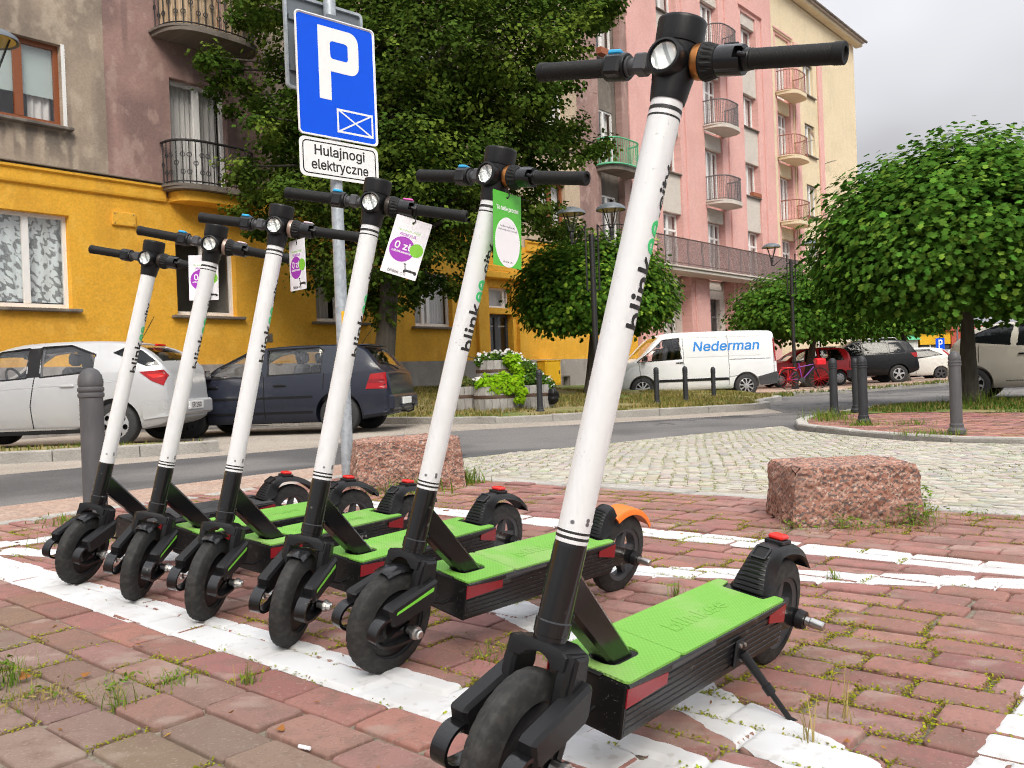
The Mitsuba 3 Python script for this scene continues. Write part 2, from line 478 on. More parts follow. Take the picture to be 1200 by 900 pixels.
def paint_col(p, n, uv):
    dirt = smoothstep(.5, .78, fbm(p.x * 5, p.y * 5, 0, 4)) * .35 + smoothstep(.68, .85, fbm(p.x * 40, p.y * 40, 4, 3)) * .35
    return mix((.55, .555, .565), (.33, .305, .28), dirt)


mat('m_paint', proc(paint_col), .6, proc(lambda p, n, uv: noise(p.x * 90, p.y * 90) * .0009, .0015))
paint_line((-4.42, 1.27), (-.24, 1.27), .165, 1, 'long white painted line in front of the scooter wheels')
paint_line((-4.42, 3.12), (-.1, 3.12), .17, 2, 'white painted line at the back of the parking bay', step=.008)
paint_line((-.32, 1.36), (-.32, 3.03), .16, 3, 'white painted line at the right end of the bay')
paint_line((-4.34, 1.36), (-4.34, 3.03), .15, 4, 'white painted line at the left end of the bay', step=.011)
paint_line((-4.2, 1.40), (-.45, 2.99), .15, 5, 'white diagonal running to the back right of the bay', step=.010)
paint_line((-4.2, 3.0), (-2.42, 2.24), .15, 6, 'white diagonal running to the back left of the bay', step=.011)
paint_line((-2.2, 2.13), (-.45, 1.385), .15, 7, 'white diagonal under the nearest scooter deck', wear=.02)
# the square's edges
kerb_run('flush_kerb', [tuple(W(-5.04, -3)[:2]), tuple(W(-5.04, 4.4)[:2])], .14, .0, 'flush kerb of pale stones at the left edge of the square', .8, zf=lambda x, y: 0)
kerb_run('flush_kerb', [tuple(W(2.7, 4.23)[:2]), tuple(W(-5.04, 4.23)[:2])][::-1], .15, .002, 'flush pale kerb between bricks and cobbles', .9, zf=lambda x, y: 0)
side_poly = Polygon([tuple(W(-5.2, -6)[:2]), tuple(W(-5.2, 4.9)[:2]), tuple(W(-5.92, 4.9)[:2]), tuple(W(-5.92, -6)[:2])])


def slab_col(p, n, uv):
    return mix((.26, .16, .12), (.30, .24, .20), fbm(p.x * 3, p.y * 3, 0, 4)) * (.75 + .5 * noise(p.x * 60, p.y * 60))


mat('m_slab', proc(slab_col), .85)
struct('edge_strip', sheet(side_poly, 0, 1.0, lambda x, y: -.006 + 0 * x), 'm_slab', 'reddish strip of worn pavers between square and road')

# ---- grey cobbles of the crossing on the right
RC = np.random.default_rng(9)
COB = Polygon([tuple(W(-5.0, 4.385)[:2]), tuple(W(2.7, 4.385)[:2]), (7.5, 4.0), (4.6, 7.3), (3.75, 8.4), (3.5, 9.4), (3.3, 10.3), (3.42, 11.2), (1.53, 9.9), (.32, 8.85), (-.46, 8.0), tuple(W(-5.0, 4.8)[:2])])
COBB = struct('cobble_crossing', sheet(COB, .004, .8), 'm_joint', 'crossing paved with small pale grey cobbles')
x0, y0, x1, y1 = COB.bounds
setts = []
ir = COB.buffer(-.05)
from shapely import prepare, contains_xy
prepare(ir)
for i, n in enumerate(np.arange(4.43, 13.5, .088)):
    for e in np.arange(-7.5 + .05 * (i % 2), 4.5, .097):
        je, jn = e + RC.normal(0, .010), n + RC.normal(0, .009) + .05 * math.sin(e * 1.7)
        c = W(je, jn)
        if contains_xy(ir, c[0], c[1]):
            setts.append((c[0], c[1]))
setts.sort(key=lambda s: s[0] ** 2 + s[1] ** 2 + (0 if abs(s[0]) < .6 * s[1] else 999))


def sett_mesh(x, y):
    k = 7
    a = np.arange(k) * 2 * np.pi / k + RC.uniform(0, 1)
    q = np.sign(np.cos(a)) * np.abs(np.cos(a)) ** .6, np.sign(np.sin(a)) * np.abs(np.sin(a)) ** .6
    hw, hh = RC.uniform(.040, .050), RC.uniform(.037, .045)
    yaw = RC.normal(-.716, .16)
    L = np.stack([q[0] * hw, q[1] * hh], 1) * (1 + RC.normal(0, .05, (k, 1)))
    c, s = math.cos(yaw), math.sin(yaw)
    L = L @ np.array([[c, s], [-s, c]])
    z = float(gz(x, y)) + .008 + RC.normal(0, .0016)
    tilt = RC.normal(0, .03, 2)
    v = np.vstack([np.c_[L, np.full(k, -.03)], np.c_[L * .98, -.004 + L @ tilt], np.c_[L * .86, .0005 + L @ tilt], [[0, 0, .0015]]]) + [x, y, z]
    f = []
    for s_ in range(2):
        for t in range(k):
            u = (t + 1) % k
            f += [(s_ * k + t, s_ * k + u, (s_ + 1) * k + u), (s_ * k + t, (s_ + 1) * k + u, (s_ + 1) * k + t)]
    f += [(2 * k + t, 2 * k + (t + 1) % k, 3 * k) for t in range(k)]
    col = np.array([.335, .312, .268]) * RC.uniform(.84, 1.14) + RC.normal(0, .012, 3)
    return v, np.array(f), np.tile(np.clip(col, .03, .7), (len(v), 1))


sm = [sett_mesh(*s) for s in setts]
for v, f, c in sm[:300]:
    part(COBB, 'cobble', trimesh.Trimesh(v, f, process=False), 'm_vc_rough', True, color=c)
off = np.cumsum([0] + [len(t[0]) for t in sm[300:]])
part(COBB, 'far_cobbles', trimesh.Trimesh(np.vstack([t[0] for t in sm[300:]]), np.vstack([t[1] + o for t, o in zip(sm[300:], off)]), process=False), 'm_vc_rough', True, kind='stuff', color=np.vstack([t[2] for t in sm[300:]]))

# ---- the paved island on the right
ISL = [(7.6, 3.9), (4.62, 7.25), (3.85, 8.35), (3.62, 9.25), (3.42, 10.26), (3.52, 11.1), (3.95, 12.1), (4.8, 13.3), (5.7, 14.25), (6.6, 14.85), (7.7, 15.05), (9.5, 14.6), (20, 11)]
IP = Polygon(ISL + [(20, 3.9)])
kerb_run('island_kerb', [(x, y) for x, y in ISL][::-1], -.14 * -1, .055, 'curved pale kerb round the paved island', .7)
IPi = IP.buffer(-.13)
ISLD = struct('paved_island', sheet(IPi, .034, 1.0), 'm_sand', 'island paved with small red pavers on the right')
GR = Polygon([(3.9, 11.9), (4.9, 12.5), (5.6, 12.4), (6.6, 11.3), (20, 8.3), (20, 30), (6, 16), (4.8, 13.1)])
struct('island_lawn', sheet(GR.intersection(IPi), .05, .8), 'm_verge', 'strip of thin grass at the back of the paved island')
pv = []
prepare(IPi)
prepare(GR)
for i, y in enumerate(np.arange(4, 13, .105)):
    for x in np.arange(3.4 + .1 * (i % 2), 11, .205):
        if contains_xy(IPi, x, y) and not contains_xy(GR, x, y) and abs(x) < .62 * y + .3:
            pv.append((x, y))
pv.sort(key=lambda s: s[0] ** 2 + s[1] ** 2)


def paver(x, y):
    z = float(gz(x, y)) + .047 + RC.normal(0, .003)
    h = []
    for s, zz in ((1.0, -.03), (1.0, -.006), (.93, 0)):
        h += [(sx * .096 * s, sy * .046 * s, zz) for sx, sy in ((-1, -1), (1, -1), (1, 1), (-1, 1))]
    v = np.array(h) + [x, y, z]
    f = []
    for s in range(2):
        for t in range(4):
            u = (t + 1) % 4
            f += [(s * 4 + t, s * 4 + u, (s + 1) * 4 + u), (s * 4 + t, (s + 1) * 4 + u, (s + 1) * 4 + t)]
    f += [(8, 9, 10), (8, 10, 11)]
    col = np.array([.235, .118, .096]) * RC.uniform(.65, 1.25) + RC.normal(0, .01, 3)
    return v, np.array(f), np.tile(np.clip(col, .02, .6), (12, 1))


pm = [paver(*s) for s in pv]
for v, f, c in pm[:300]:
    part(ISLD, 'paver', trimesh.Trimesh(v, f, process=False), 'm_vc_rough', False, color=c)
off = np.cumsum([0] + [len(t[0]) for t in pm[300:]])
if len(pm) > 300:
    part(ISLD, 'far_pavers', trimesh.Trimesh(np.vstack([t[0] for t in pm[300:]]), np.vstack([t[1] + o for t, o in zip(pm[300:], off)]), process=False), 'm_vc_rough', False, kind='stuff', color=np.vstack([t[2] for t in pm[300:]]))

# ---- far side: kerbed verge in front of the houses, rising towards them
P0, FD, FN = np.array([-8.69, 16.0]), np.array([.6428, .7660]), np.array([.7660, -.6428])     # the street wall of the houses


def verge_z(x, y):
    out = (np.asarray(x) - P0[0]) * FN[0] + (np.asarray(y) - P0[1]) * FN[1]
    s = (np.asarray(x) - P0[0]) * FD[0] + (np.asarray(y) - P0[1]) * FD[1]
    top = np.interp(s, [0, 9, 17, 22, 60], [.30, .38, .22, -.02, -.12])
    t = np.clip((7.5 - out) / 6.5, 0, 1)
    dl = (np.asarray(x) + 2.75) * .599 + (np.asarray(y) - 16.55) * .80
    t = t * np.clip(dl / 2.5, 0, 1)
    return gz(x, y) * (1 - t) + (top + .0) * t + .085


VK = [(-5.9, 18.9), (-2.75, 16.55), (-.6, 14.9), (.55, 14.85), (1.45, 15.2), (2.94, 15.5), (4.55, 16.2), (4.95, 16.9), (5.1, 18.2), (6.3, 20.6)]
kerb_run('verge_kerb', VK, .14, .10, 'grey kerb along the verge in front of the houses', 1.0)
back = [tuple(P0 + FD * s + FN * -.3) for s in (24, 9, 4)]
VER = Polygon(VK + [(6.5, 21.5)] + back).buffer(0)
struct('verge', sheet(VER.buffer(-.1), 0, .7, verge_z), 'm_verge', 'verge of thin dry grass in front of the yellow house')
back2 = [tuple(P0 + FD * s + FN * -.3) for s in (70, 24)]
PVT = Polygon([(6.4, 21.4), (6.9, 23.7), (9.5, 24.6), (11.2, 26.9), (12.8, 28.4), (15.3, 31.0), (17.2, 32.2), (21, 35.5), (26, 38.2), (34, 41.5)] + back2).buffer(0)
struct('far_pavement', sheet(PVT, .0, 1.2, lambda x, y: gz(x, y) + .06), 'm_slab', 'worn far pavement where the cars stand in front of the pink house')
kerb_run('far_kerb', [(6.45, 21.2), (6.75, 23.55), (9.45, 24.4), (11.15, 26.7), (12.8, 28.2), (15.25, 30.8), (17.1, 32.0), (21, 35.3), (26, 38.0)], .14, .085, 'grey kerb along the far pavement by the street lamp', 1.2)
backl = [tuple(P0 + FD * s + FN * -.3) for s in (9, -16)]
struct('parking_bays', sheet(Polygon([(-2.85, 16.6), (-3.2, 16.4), (-16.5, 14.5), (-24, 8)] + backl[::-1]).buffer(0), 0, 1.0, lambda x, y: gz(x, y) + .004), 'm_gutter', 'pale parking bays where two cars stand by the yellow house')
LK = [(-9.2, 9.75), (-5.92, 10.15), (-4.71, 10.35), (-3.70, 10.62), (-3.62, 10.8)]
kerb_run('planting_kerb', LK, .15, .115, 'low granite kerb of the planted strip beside the silver car', .9)
struct('planted_strip', sheet(Polygon([(-9.2, 9.85), (-5.92, 10.27), (-4.71, 10.47), (-3.75, 10.72), (-3.75, 11.15), (-6, 11.2), (-9.2, 10.9)]), .10, .6), 'm_verge', 'planted strip of dry earth and weeds behind a low kerb')
# ---------------------------------------------------------------- the street wall of houses; local axes: along the street, into the house, up
FM = np.eye(4)
FM[:2, 0], FM[:2, 1], FM[:2, 3] = FD, -FN, P0


def fpart(parent, name, mesh, bsdf, smooth=False, label=None):
    return part(parent, name, moved(mesh, FM), bsdf, smooth, label=label)


def stucco(name, base, dark, light, amount=1.0, streak=.5):
    def col(p, n, uv):
        u = p.x * .643 + p.y * .766
        a = fbm(u * .9 + 3, p.z * .8, p.x * .2, 4)
        b = fbm(u * 5, p.z * 3.2, 4, 4)
        st = smoothstep(.55, .8, noise(u * 6, p.z * .35, 7)) * smoothstep(.4, .7, fbm(u * .8, p.z * .5, 8, 3))
        c = mix(base, dark, smoothstep(.45, .75, a) * .75 * amount)
        if name == 'm_tan':
            s = u + 8.69 * .643 - 16 * .766
            w = smoothstep(-1.25, -.9, s) * smoothstep(1.05, .85, s) * smoothstep(5.6, 5.55, p.z) * smoothstep(4.8, 5.4, p.z)
            c = mix(c, (.13, .11, .095), w * smoothstep(.30, .62, noise(s * 9, p.z * 1.2, 5)) * .8)
        c = mix(c, light, smoothstep(.52, .75, b) * .5 * amount)
        return mix(c, dark, st * streak) * (.9 + .2 * noise(u * 40, p.z * 40))
    mat(name, proc(col), .9, proc(lambda p, n, uv: (noise(p.x * 22, p.y * 22, p.z * 22) * .006), .004))


stucco('m_yellow', (.70, .365, .032), (.52, .255, .03), (.74, .43, .07), .8, .35)
stucco('m_tan', (.34, .268, .208), (.185, .15, .125), (.46, .385, .30), 1.1, .6)
stucco('m_oldpink', (.315, .195, .172), (.18, .118, .108), (.41, .285, .25), 1.1, .6)
stucco('m_oldcream', (.46, .36, .26), (.30, .22, .17), (.52, .43, .33), .7, .4)
stucco('m_pink', (.66, .375, .34), (.57, .31, .28), (.70, .45, .41), .6, .25)
stucco('m_cream', (.66, .55, .375), (.57, .47, .31), (.70, .61, .45), .6, .25)
stucco('m_panel', (.55, .50, .45), (.46, .41, .37), (.60, .55, .50), .6, .3)
stucco('m_plinth', (.30, .275, .255), (.20, .18, .165), (.37, .345, .325), 1.0, .7)
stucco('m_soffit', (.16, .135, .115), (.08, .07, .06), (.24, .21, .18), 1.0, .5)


def lace(p, n, uv):
    d1, d2, w = voronoi(uv.x * 7 + .35 * dr.sin(uv.y * 9), uv.y * 6)
    e1, e2, w2 = voronoi(uv.x * 26, uv.y * 26)
    petal = smoothstep(.50, .30, d1 + .16 * dr.sin(12 * w + 40 * (uv.x + uv.y)) * smoothstep(.1, .3, d1))
    vine = smoothstep(.07, .03, dr.abs(fbm(uv.x * 4, uv.y * 3, 5, 3) - .5))
    t = dr.clip(petal * smoothstep(.10, .34, e1 + .15) + vine * .9 + .22 * smoothstep(.3, .6, noise(uv.x * 90, uv.y * 90)), 0, 1)
    return mix((.13, .145, .15), (.56, .62, .64), t)


mat('m_lace', proc(lace), .9)


def wallp(b, name, s0, s1, z0, z1, y0, y1, m, holes=(), label=None):
    poly = sbox(s0, z0, s1, z1)
    for h in holes:
        poly = poly.difference(sbox(h[0], h[2], h[1], h[3]) if len(h) == 4 else h)
    return fpart(b, name, side(poly, y0, y1), m, False, label)


def curtain_mesh(s0, s1, z0, z1, y, folds=.12, amp=.03):
    s = np.linspace(s0, s1, max(8, int((s1 - s0) / .02)))
    yy = y + amp * np.sin((s - s0) / folds * 2 * np.pi + 1.3 * np.sin(s * 7))
    v = np.vstack([np.c_[s, yy, np.full(len(s), z0)], np.c_[s, yy * 1, np.full(len(s), z1)]])
    k = len(s)
    i = np.arange(k - 1)
    f = np.vstack([np.c_[i, i + 1, k + i + 1], np.c_[i, k + i + 1, k + i]])
    uv = np.c_[v[:, 0], v[:, 2]]
    return trimesh.Trimesh(v, f, process=False), uv


def window(b, s0, s1, z0, z1, y, fm='m_white_frame', mulls=(.5,), trans=(), drape='curtain', sill=None, fw=.065, label=None):
    """A framed window in an opening: frame, one pane per light, what hangs behind it, a sill."""
    xs = [s0] + [s0 + (s1 - s0) * q for q in mulls] + [s1]
    zs = [z0] + [z0 + (z1 - z0) * q for q in trans] + [z1]
    bars = [bx(s0, s0 + fw, y, y + .07, z0, z1), bx(s1 - fw, s1, y, y + .07, z0, z1), bx(s0 + fw, s1 - fw, y, y + .07, z0, z0 + fw * 1.3), bx(s0 + fw, s1 - fw, y, y + .07, z1 - fw, z1)]
    for q in xs[1:-1]:
        bars.append(bx(q - fw * .85, q + fw * .85, y - .008, y + .062, z0 + fw * 1.3, z1 - fw))
    for q in zs[1:-1]:
        for a, c in zip(xs[:-1], xs[1:]):
            bars.append(bx(a + (fw if a == s0 else fw * .85), c - (fw if c == s1 else fw * .85), y + .003, y + .066, q - fw * .6, q + fw * .6))
    k = fpart(b, 'window', cat(bars), fm, label=label)
    for a, c in zip(xs[:-1], xs[1:]):
        for e, f in zip(zs[:-1], zs[1:]):
            g = trimesh.Trimesh([(a, y + .035, e), (c, y + .035, e), (c, y + .035, f), (a, y + .035, f)], [(0, 1, 2), (0, 2, 3)], process=False)
            fpart(k, 'pane', g, 'm_glass')
    a, c, e, f, g, h = s0 - .25, s1 + .25, z0 - .5, z1 + .25, y + .075, y + 1.9
    fpart(k, 'room', cat([bx(a, c, h, h + .04, e, f), bx(a - .04, a, g, h, e, f), bx(c, c + .04, g, h, e, f), bx(a, c, g, h, e - .04, e), bx(a, c, g, h, f, f + .04)]), 'm_room')
    if drape in ('curtain', 'half', 'lace'):
        spans = {'curtain': [(s0 + .03, s1 - .03)], 'lace': [(s0 + .03, s1 - .03)], 'half': [(s0 + .03, s0 + .42 * (s1 - s0)), (s0 + .68 * (s1 - s0), s1 - .03)]}[drape]
        for a, c in spans:
            if drape == 'lace':
                m, uv = curtain_mesh(a, c, z0 + .12, z1, y + .14, .2, .012)
                part(k, 'curtain', moved(m, FM), 'm_lace', True, uv=uv)
            else:
                m, uv = curtain_mesh(a, c, z0 + .02, z1, y + .2)
                fpart(k, 'curtain', m, 'm_curtain', True)
    if drape == 'blind':
        fpart(k, 'blind', bx(s0 + .05, s1 - .05, y + .1, y + .104, z0 + .36 * (z1 - z0), z1), 'm_blind')
        m, uv = curtain_mesh(s0 + .68 * (s1 - s0), s1 - .08, z0 + .02, z0 + .4 * (z1 - z0), y + .2)
        fpart(k, 'curtain', m, 'm_curtain', True)
    if sill:
        fpart(b, 'sill', rbx(s0 - .14, s1 + .14, -.13, y, z0 - .075, z0 - .012, .012), sill)
    return k


def balcony(b, sc, hw, z, proj, slab_m, rail_m, h=.95, rings=False, square=False, nb=34, bars_apart=False, bar=.009, under=True, label=None, thick=.15):
    """A balcony: slab, handrail and balusters on a curved or square plan."""
    t = np.linspace(0, np.pi, 41)
    if square:
        plan = [(sc - hw, 0), (sc - hw, -proj), (sc + hw, -proj), (sc + hw, 0)]
        ins = np.array([(sc - hw + .04, 0), (sc - hw + .04, -proj + .04), (sc + hw - .04, -proj + .04), (sc + hw - .04, 0)])
    else:
        ex = .62
        plan = [(sc - hw * np.sign(math.cos(q)) * abs(math.cos(q)) ** ex, -proj * abs(math.sin(q)) ** ex) for q in t]
        ins = np.array([(sc + (x - sc) * .955, yy * .93) for x, yy in plan])
    pl = Polygon(plan + ([] if square else []))
    k = part(b, 'balcony', moved(prism(pl, thick), FM @ tr(0, .01, z - thick)), slab_m, False, label=label)
    fpart(k, 'ledge', moved(prism(pl.buffer(.05), .045), tr(0, .06, z - .01)), slab_m)
    ls = LineString(ins)
    rail = [tube(np.c_[ins, np.full(len(ins), z + h)], bar * 2.2, 8), tube(np.c_[ins, np.full(len(ins), z + .09)], bar * 1.2, 6)]
    fpart(k, 'handrail', cat(rail), rail_m, True)
    bars = []
    for i in range(nb):
        q = ls.interpolate((i + .5) / nb, normalized=True)
        m = [tube([(q.x, q.y, z + .04), (q.x, q.y, z + h)], bar, 6)]
        if rings:
            q2 = ls.interpolate((i + .6) / nb, normalized=True)
            d = np.array([q2.x - q.x, q2.y - q.y])
            d /= np.linalg.norm(d)
            a = np.linspace(0, 2 * np.pi, 13)[:-1]
            for zz in ((.68, .30) if i % 3 else (.5,)):
                m.append(tube(np.c_[q.x + d[0] * .045 * np.cos(a), q.y + d[1] * .045 * np.cos(a), z + zz * h + .045 * np.sin(a)], bar * .8, 5, True))
        bars.append(cat(m))
    if bars_apart:
        for m in bars:
            fpart(k, 'baluster', m, rail_m, True)
    else:
        fpart(k, 'balusters', cat(bars), rail_m, True)
    return k


# ---- the old house: yellow ground floor, tan and dull pink above
HA = thing('tenement_house', 'old house with a bright yellow ground floor and stained tan and dull pink upper walls', 'house')
gw = [(-.8, .75, 2.27, 4.02), (2.87, 4.27, 2.22, 3.78), (6.4, 7.85, 2.17, 3.7), (9.62, 11.07, 2.12, 3.58), (12.62, 13.68, .32, 2.55), (12.62, 13.68, 2.72, 3.33)]
fl1 = [(-.8, .73, 5.68, 7.22), (2.9, 4.22, 4.8, 7.14), (6.4, 7.85, 5.6, 7.15), (9.62, 11.07, 5.55, 7.1), (15.25, 16.6, 5.35, 6.85), (18.9, 20.1, 4.8, 6.95)]
fl2 = [(-.8, .73, 8.75, 10.3), (2.9, 4.22, 7.95, 10.2), (6.4, 7.85, 8.7, 10.2), (9.62, 11.07, 8.7, 10.2), (12.4, 13.8, 8.7, 10.2), (15.3, 16.68, 8.62, 10.12), (18.9, 20.05, 7.75, 9.95)]
fl3 = [(-.8, .73, 11.8, 13.3), (2.9, 4.22, 11.2, 13.3), (6.4, 7.85, 11.8, 13.3), (9.62, 11.07, 11.8, 13.3), (15.3, 16.68, 11.8, 13.25), (18.9, 20.12, 12.0, 13.45)]
wallp(HA, 'ground_floor_wall', -15, 20.7, 1.18, 4.62, 0, .28, 'm_yellow', gw[:4] + [(12.62, 13.68, 1.18, 2.55), gw[5]])
wallp(HA, 'plinth', -15, 20.7, -.4, 1.18, -.035, .28, 'm_plinth', [(12.62, 13.68, .3, 1.2), (16.03, 16.37, .30, .62)])
bands = [(-15, 1.55, 'm_tan'), (1.55, 5.2, 'm_oldpink'), (5.2, 6.2, 'm_tan'), (6.2, 12.0, 'm_oldpink'), (12.0, 17.43, 'm_oldcream'), (17.43, 20.7, 'm_oldpink')]
for i, (a, c, m) in enumerate(bands):
    hs = [h for h in fl1 + fl2 + fl3 if h[0] >= a - .1 and h[1] <= c + .1]
    rec = [(18.75, 20.25, 4.75, 14.6)] if a > 17 else []
    wallp(HA, 'upper_wall', a, c, 4.62, 16.5, .02 + .012 * (i % 2), .3, m, rec or hs)
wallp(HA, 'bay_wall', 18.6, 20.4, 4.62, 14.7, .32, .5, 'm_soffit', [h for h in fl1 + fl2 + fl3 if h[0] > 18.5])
wallp(HA, 'roof', -15.2, 20.7, 16.5, 17.0, -.35, 9, 'm_soffit')
wallp(HA, 'back_wall', -15, 20.7, -.4, 16.5, 6.0, 6.3, 'm_soffit')
fpart(HA, 'end_wall', bx(-15, -14.7, .3, 6, -.4, 16.5), 'm_tan')
# cornice between the floors
prof = Polygon([(0, 4.50), (-.06, 4.52), (-.07, 4.56), (-.07, 4.75), (-.12, 4.78), (-.12, 4.82), (0, 4.86)])
for a, c in ((-15, 2.68), (4.72, 12.0), (14.4, 18.6)):
    m = prism(prof, c - a)
    v = m.vertices.copy()
    m.vertices = np.c_[v[:, 2] + a, v[:, 0], v[:, 1]]
    m.invert()
    fpart(HA, 'cornice', m, 'm_yellow')
    fpart(HA, 'cornice_flashing', bx(a, c, -.15, .0, 4.862, 4.88), 'm_soffit')
for i, h in enumerate(gw[:4]):
    window(HA, *h, .16, drape='lace' if i == 0 else ('curtain' if i == 3 else 'half' if i == 2 else None), sill='m_soffit', mulls=(.53,) if i == 0 else (.5,) if i != 3 else (.30, .44), label='white ground floor window hung with white lace curtains' if i == 0 else None)
fpart(HA, 'reveal', bx(.752, .80, .02, .16, 2.2, 4.02), 'm_white_frame')
window(HA, *fl1[0], .15, 'm_brown_frame', (.53,), drape='blind', sill='m_soffit', fw=.085, label='brown wooden window with half drawn grey blinds')
fpart(HA, 'reveal', bx(.732, .80, .01, .16, 5.6, 7.24), 'm_white_frame')
window(HA, *fl1[1], .2, trans=(), drape='curtain', mulls=(.52,), fw=.08, label='white balcony door behind the lower wrought iron balcony')
window(HA, *fl2[1], .2, 'm_brown_frame', drape='curtain', fw=.08)
for h in fl1[2:4] + fl2[:1] + fl2[2:5] + fl3[:4]:
    window(HA, *h, .16, drape='half', sill='m_soffit')
window(HA, *fl1[4], .16, 'm_brown_frame', (.5,), drape='curtain', sill='m_soffit', fw=.1, label='orange brown framed window behind the street lamp')
window(HA, *fl2[5], .16, drape='curtain', sill='m_soffit', mulls=(.3, .62))
window(HA, *fl3[4], .16, drape='half', sill='m_soffit')
for h in (fl1[5], fl2[6], fl3[5]):
    window(HA, *h, .36, drape='half', mulls=(.5,))
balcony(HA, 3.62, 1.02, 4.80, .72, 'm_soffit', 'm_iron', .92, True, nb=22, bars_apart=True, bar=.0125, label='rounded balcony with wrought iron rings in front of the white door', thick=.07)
fpart(HA, 'balcony_console', moved(prism(Polygon([(3.62 - .86 * np.sign(math.cos(q)) * abs(math.cos(q)) ** .62, -.56 * abs(math.sin(q)) ** .62) for q in np.linspace(0, np.pi, 31)]), .20), tr(0, .01, 4.52)), 'm_yellow')
bk = balcony(HA, 3.62, 1.08, 7.95, .95, 'm_soffit', 'm_iron', 1.0, True, nb=22, bars_apart=True, bar=.0125, label='upper rounded balcony lined with brown reed matting', thick=.09)
t_ = np.linspace(.12, np.pi - .12, 220)
ra = np.c_[3.62 - 1.0 * np.sign(np.cos(t_)) * np.abs(np.cos(t_)) ** .62, -.82 * np.sin(t_) ** .62]
reeds = cat([tube([(x, y, 8.02), (x + R2.normal(0, .004), y, 8.86 + R2.normal(0, .02))], .012, 5) for x, y in ra])
mat('m_reed', proc(lambda p, n, uv: mix((.30, .20, .12), (.52, .40, .27), noise((p.x + p.y) * 30, (p.x - p.y) * 30, 1))), .85)
fpart(bk, 'reed_matting', reeds, 'm_reed', True)
g_ = balcony(HA, 19.5, 1.0, 7.75, .75, 'm_soffit', 'm_iron_green', .95, False, nb=26, label='small rounded balcony with green painted railing', bar=.013)
fpart(g_, 'rim', tube([(19.5 - 1.05 * np.sign(math.cos(q)) * abs(math.cos(q)) ** .62, -.80 * abs(math.sin(q)) ** .62, 7.79) for q in np.linspace(0, np.pi, 41)], .03, 6), 'm_iron_green', True)
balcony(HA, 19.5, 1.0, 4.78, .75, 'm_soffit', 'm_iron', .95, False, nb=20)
fpart(HA, 'flower_box', rbx(18.95, 20.05, -.05, .2, 11.75, 11.98, .01), 'm_terracotta')
# house door with transom, its pilasters and hood
window(HA, *gw[4], .22, 'm_dark_grey', (.5,), (.36,), drape=None, fw=.09, label='dark glazed house door under a yellow hood')
window(HA, *gw[5], .2, 'm_white_frame', (.82,), (), drape='curtain', fw=.06)
for a in (12.02, 13.85):
    fpart(HA, 'door_pilaster', cat([rbx(a, a + .42, -.12, .0, .3, 3.52, .015)]), 'm_yellow')
fpart(HA, 'door_hood', cat([rbx(11.9, 14.4, -.28, 0, 3.56, 3.76, .02), rbx(11.98, 14.32, -.18, 0, 3.77, 3.95, .02)]), 'm_yellow')
for z in (.02, .16):
    fpart(HA, 'step', rbx(12.5, 13.8, -.75 + (z - .02) * 2, -.04, z, z + .15, .015), 'm_kerb')
k = fpart(HA, 'wall_cover', rbx(1.55, 2.03, -.06, 0, 3.93, 4.2, .012), 'm_yellow', label='square yellow cover plate screwed to the wall')
for a in (1.6, 1.98):
    for z in (3.97, 4.16):
        fpart(k, 'bolt', cyl((a, -.061, z), (a, -.07, z), .012, n=8), 'm_soffit')
fpart(HA, 'wall_vent', cat([bx(4.98, 5.14, -.012, .0, 1.66, 1.86)] + [bx(5.0, 5.12, -.02, -.012, 1.69 + i * .035, 1.705 + i * .035) for i in range(4)]), 'm_soffit')
fpart(HA, 'cellar_opening', cat([bx(16.0, 16.03, -.06, -.036, .27, .65), bx(16.37, 16.4, -.06, -.036, .27, .65), bx(16.03, 16.37, -.06, -.036, .62, .65), bx(16.03, 16.37, -.06, -.036, .27, .30)]), 'm_soffit')
gb = fpart(None, 'utility_cabinet', cat([rbx(14.72, 15.5, -.36, -.037, .36, 1.12, .012), rbx(14.69, 15.53, -.39, -.037, 1.121, 1.15, .01)]), 'm_yellow_box', False)
tag(gb, 'bright yellow metal utility cabinet against the grey plinth', 'cabinet')
fpart(gb, 'door', rbx(14.77, 15.45, -.372, -.361, .41, 1.07, .004), 'm_yellow_box')
fpart(gb, 'handle', rbx(15.38, 15.41, -.39, -.373, .7, .82, .004), 'm_dark_grey')

# ---- the tall pink house with cream stair end
HB = thing('apartment_house', 'tall pink and cream apartment house with ranks of balconies', 'house')
FL = [4.5, 7.55, 10.65, 13.72]
FR = [(22.6, 24.86), (26.38, 28.69), (30.05, 32.44), (33.75, 35.97)]        # shallow frames
IN = [(22.95, 24.5), (26.55, 28.15), (30.35, 31.9), (34.1, 35.7)]           # the bays within them
wallp(HB, 'front_wall', 20.7, 33.5, 4.42, 18.75, 0, .06, 'm_pink', [(a, c, 4.42, 16.75) for a, c in FR[:3]])
wallp(HB, 'front_wall', 33.5, 45.0, -.4, 18.75, -.002, .06, 'm_cream', [(FR[3][0], FR[3][1], 4.6, 16.7)] + [(37.3, 38.62, f + .72, f + 2.32) for f in FL] + [(37.3, 38.62, 1.0, 2.8)])
wallp(HB, 'middle_wall', 20.75, 33.45, 4.42, 16.9, .06, .12, 'm_pink', [(a, c, 4.42, 16.6) for a, c in IN[:3]])
wallp(HB, 'middle_wall', 33.45, 36.4, 4.42, 16.9, .06, .12, 'm_pink', [(IN[3][0], IN[3][1], 4.42, 16.6)])
fpart(HB, 'left_return', bx(20.7, 20.76, -.0, .4, 4.42, 18.7), 'm_pink')
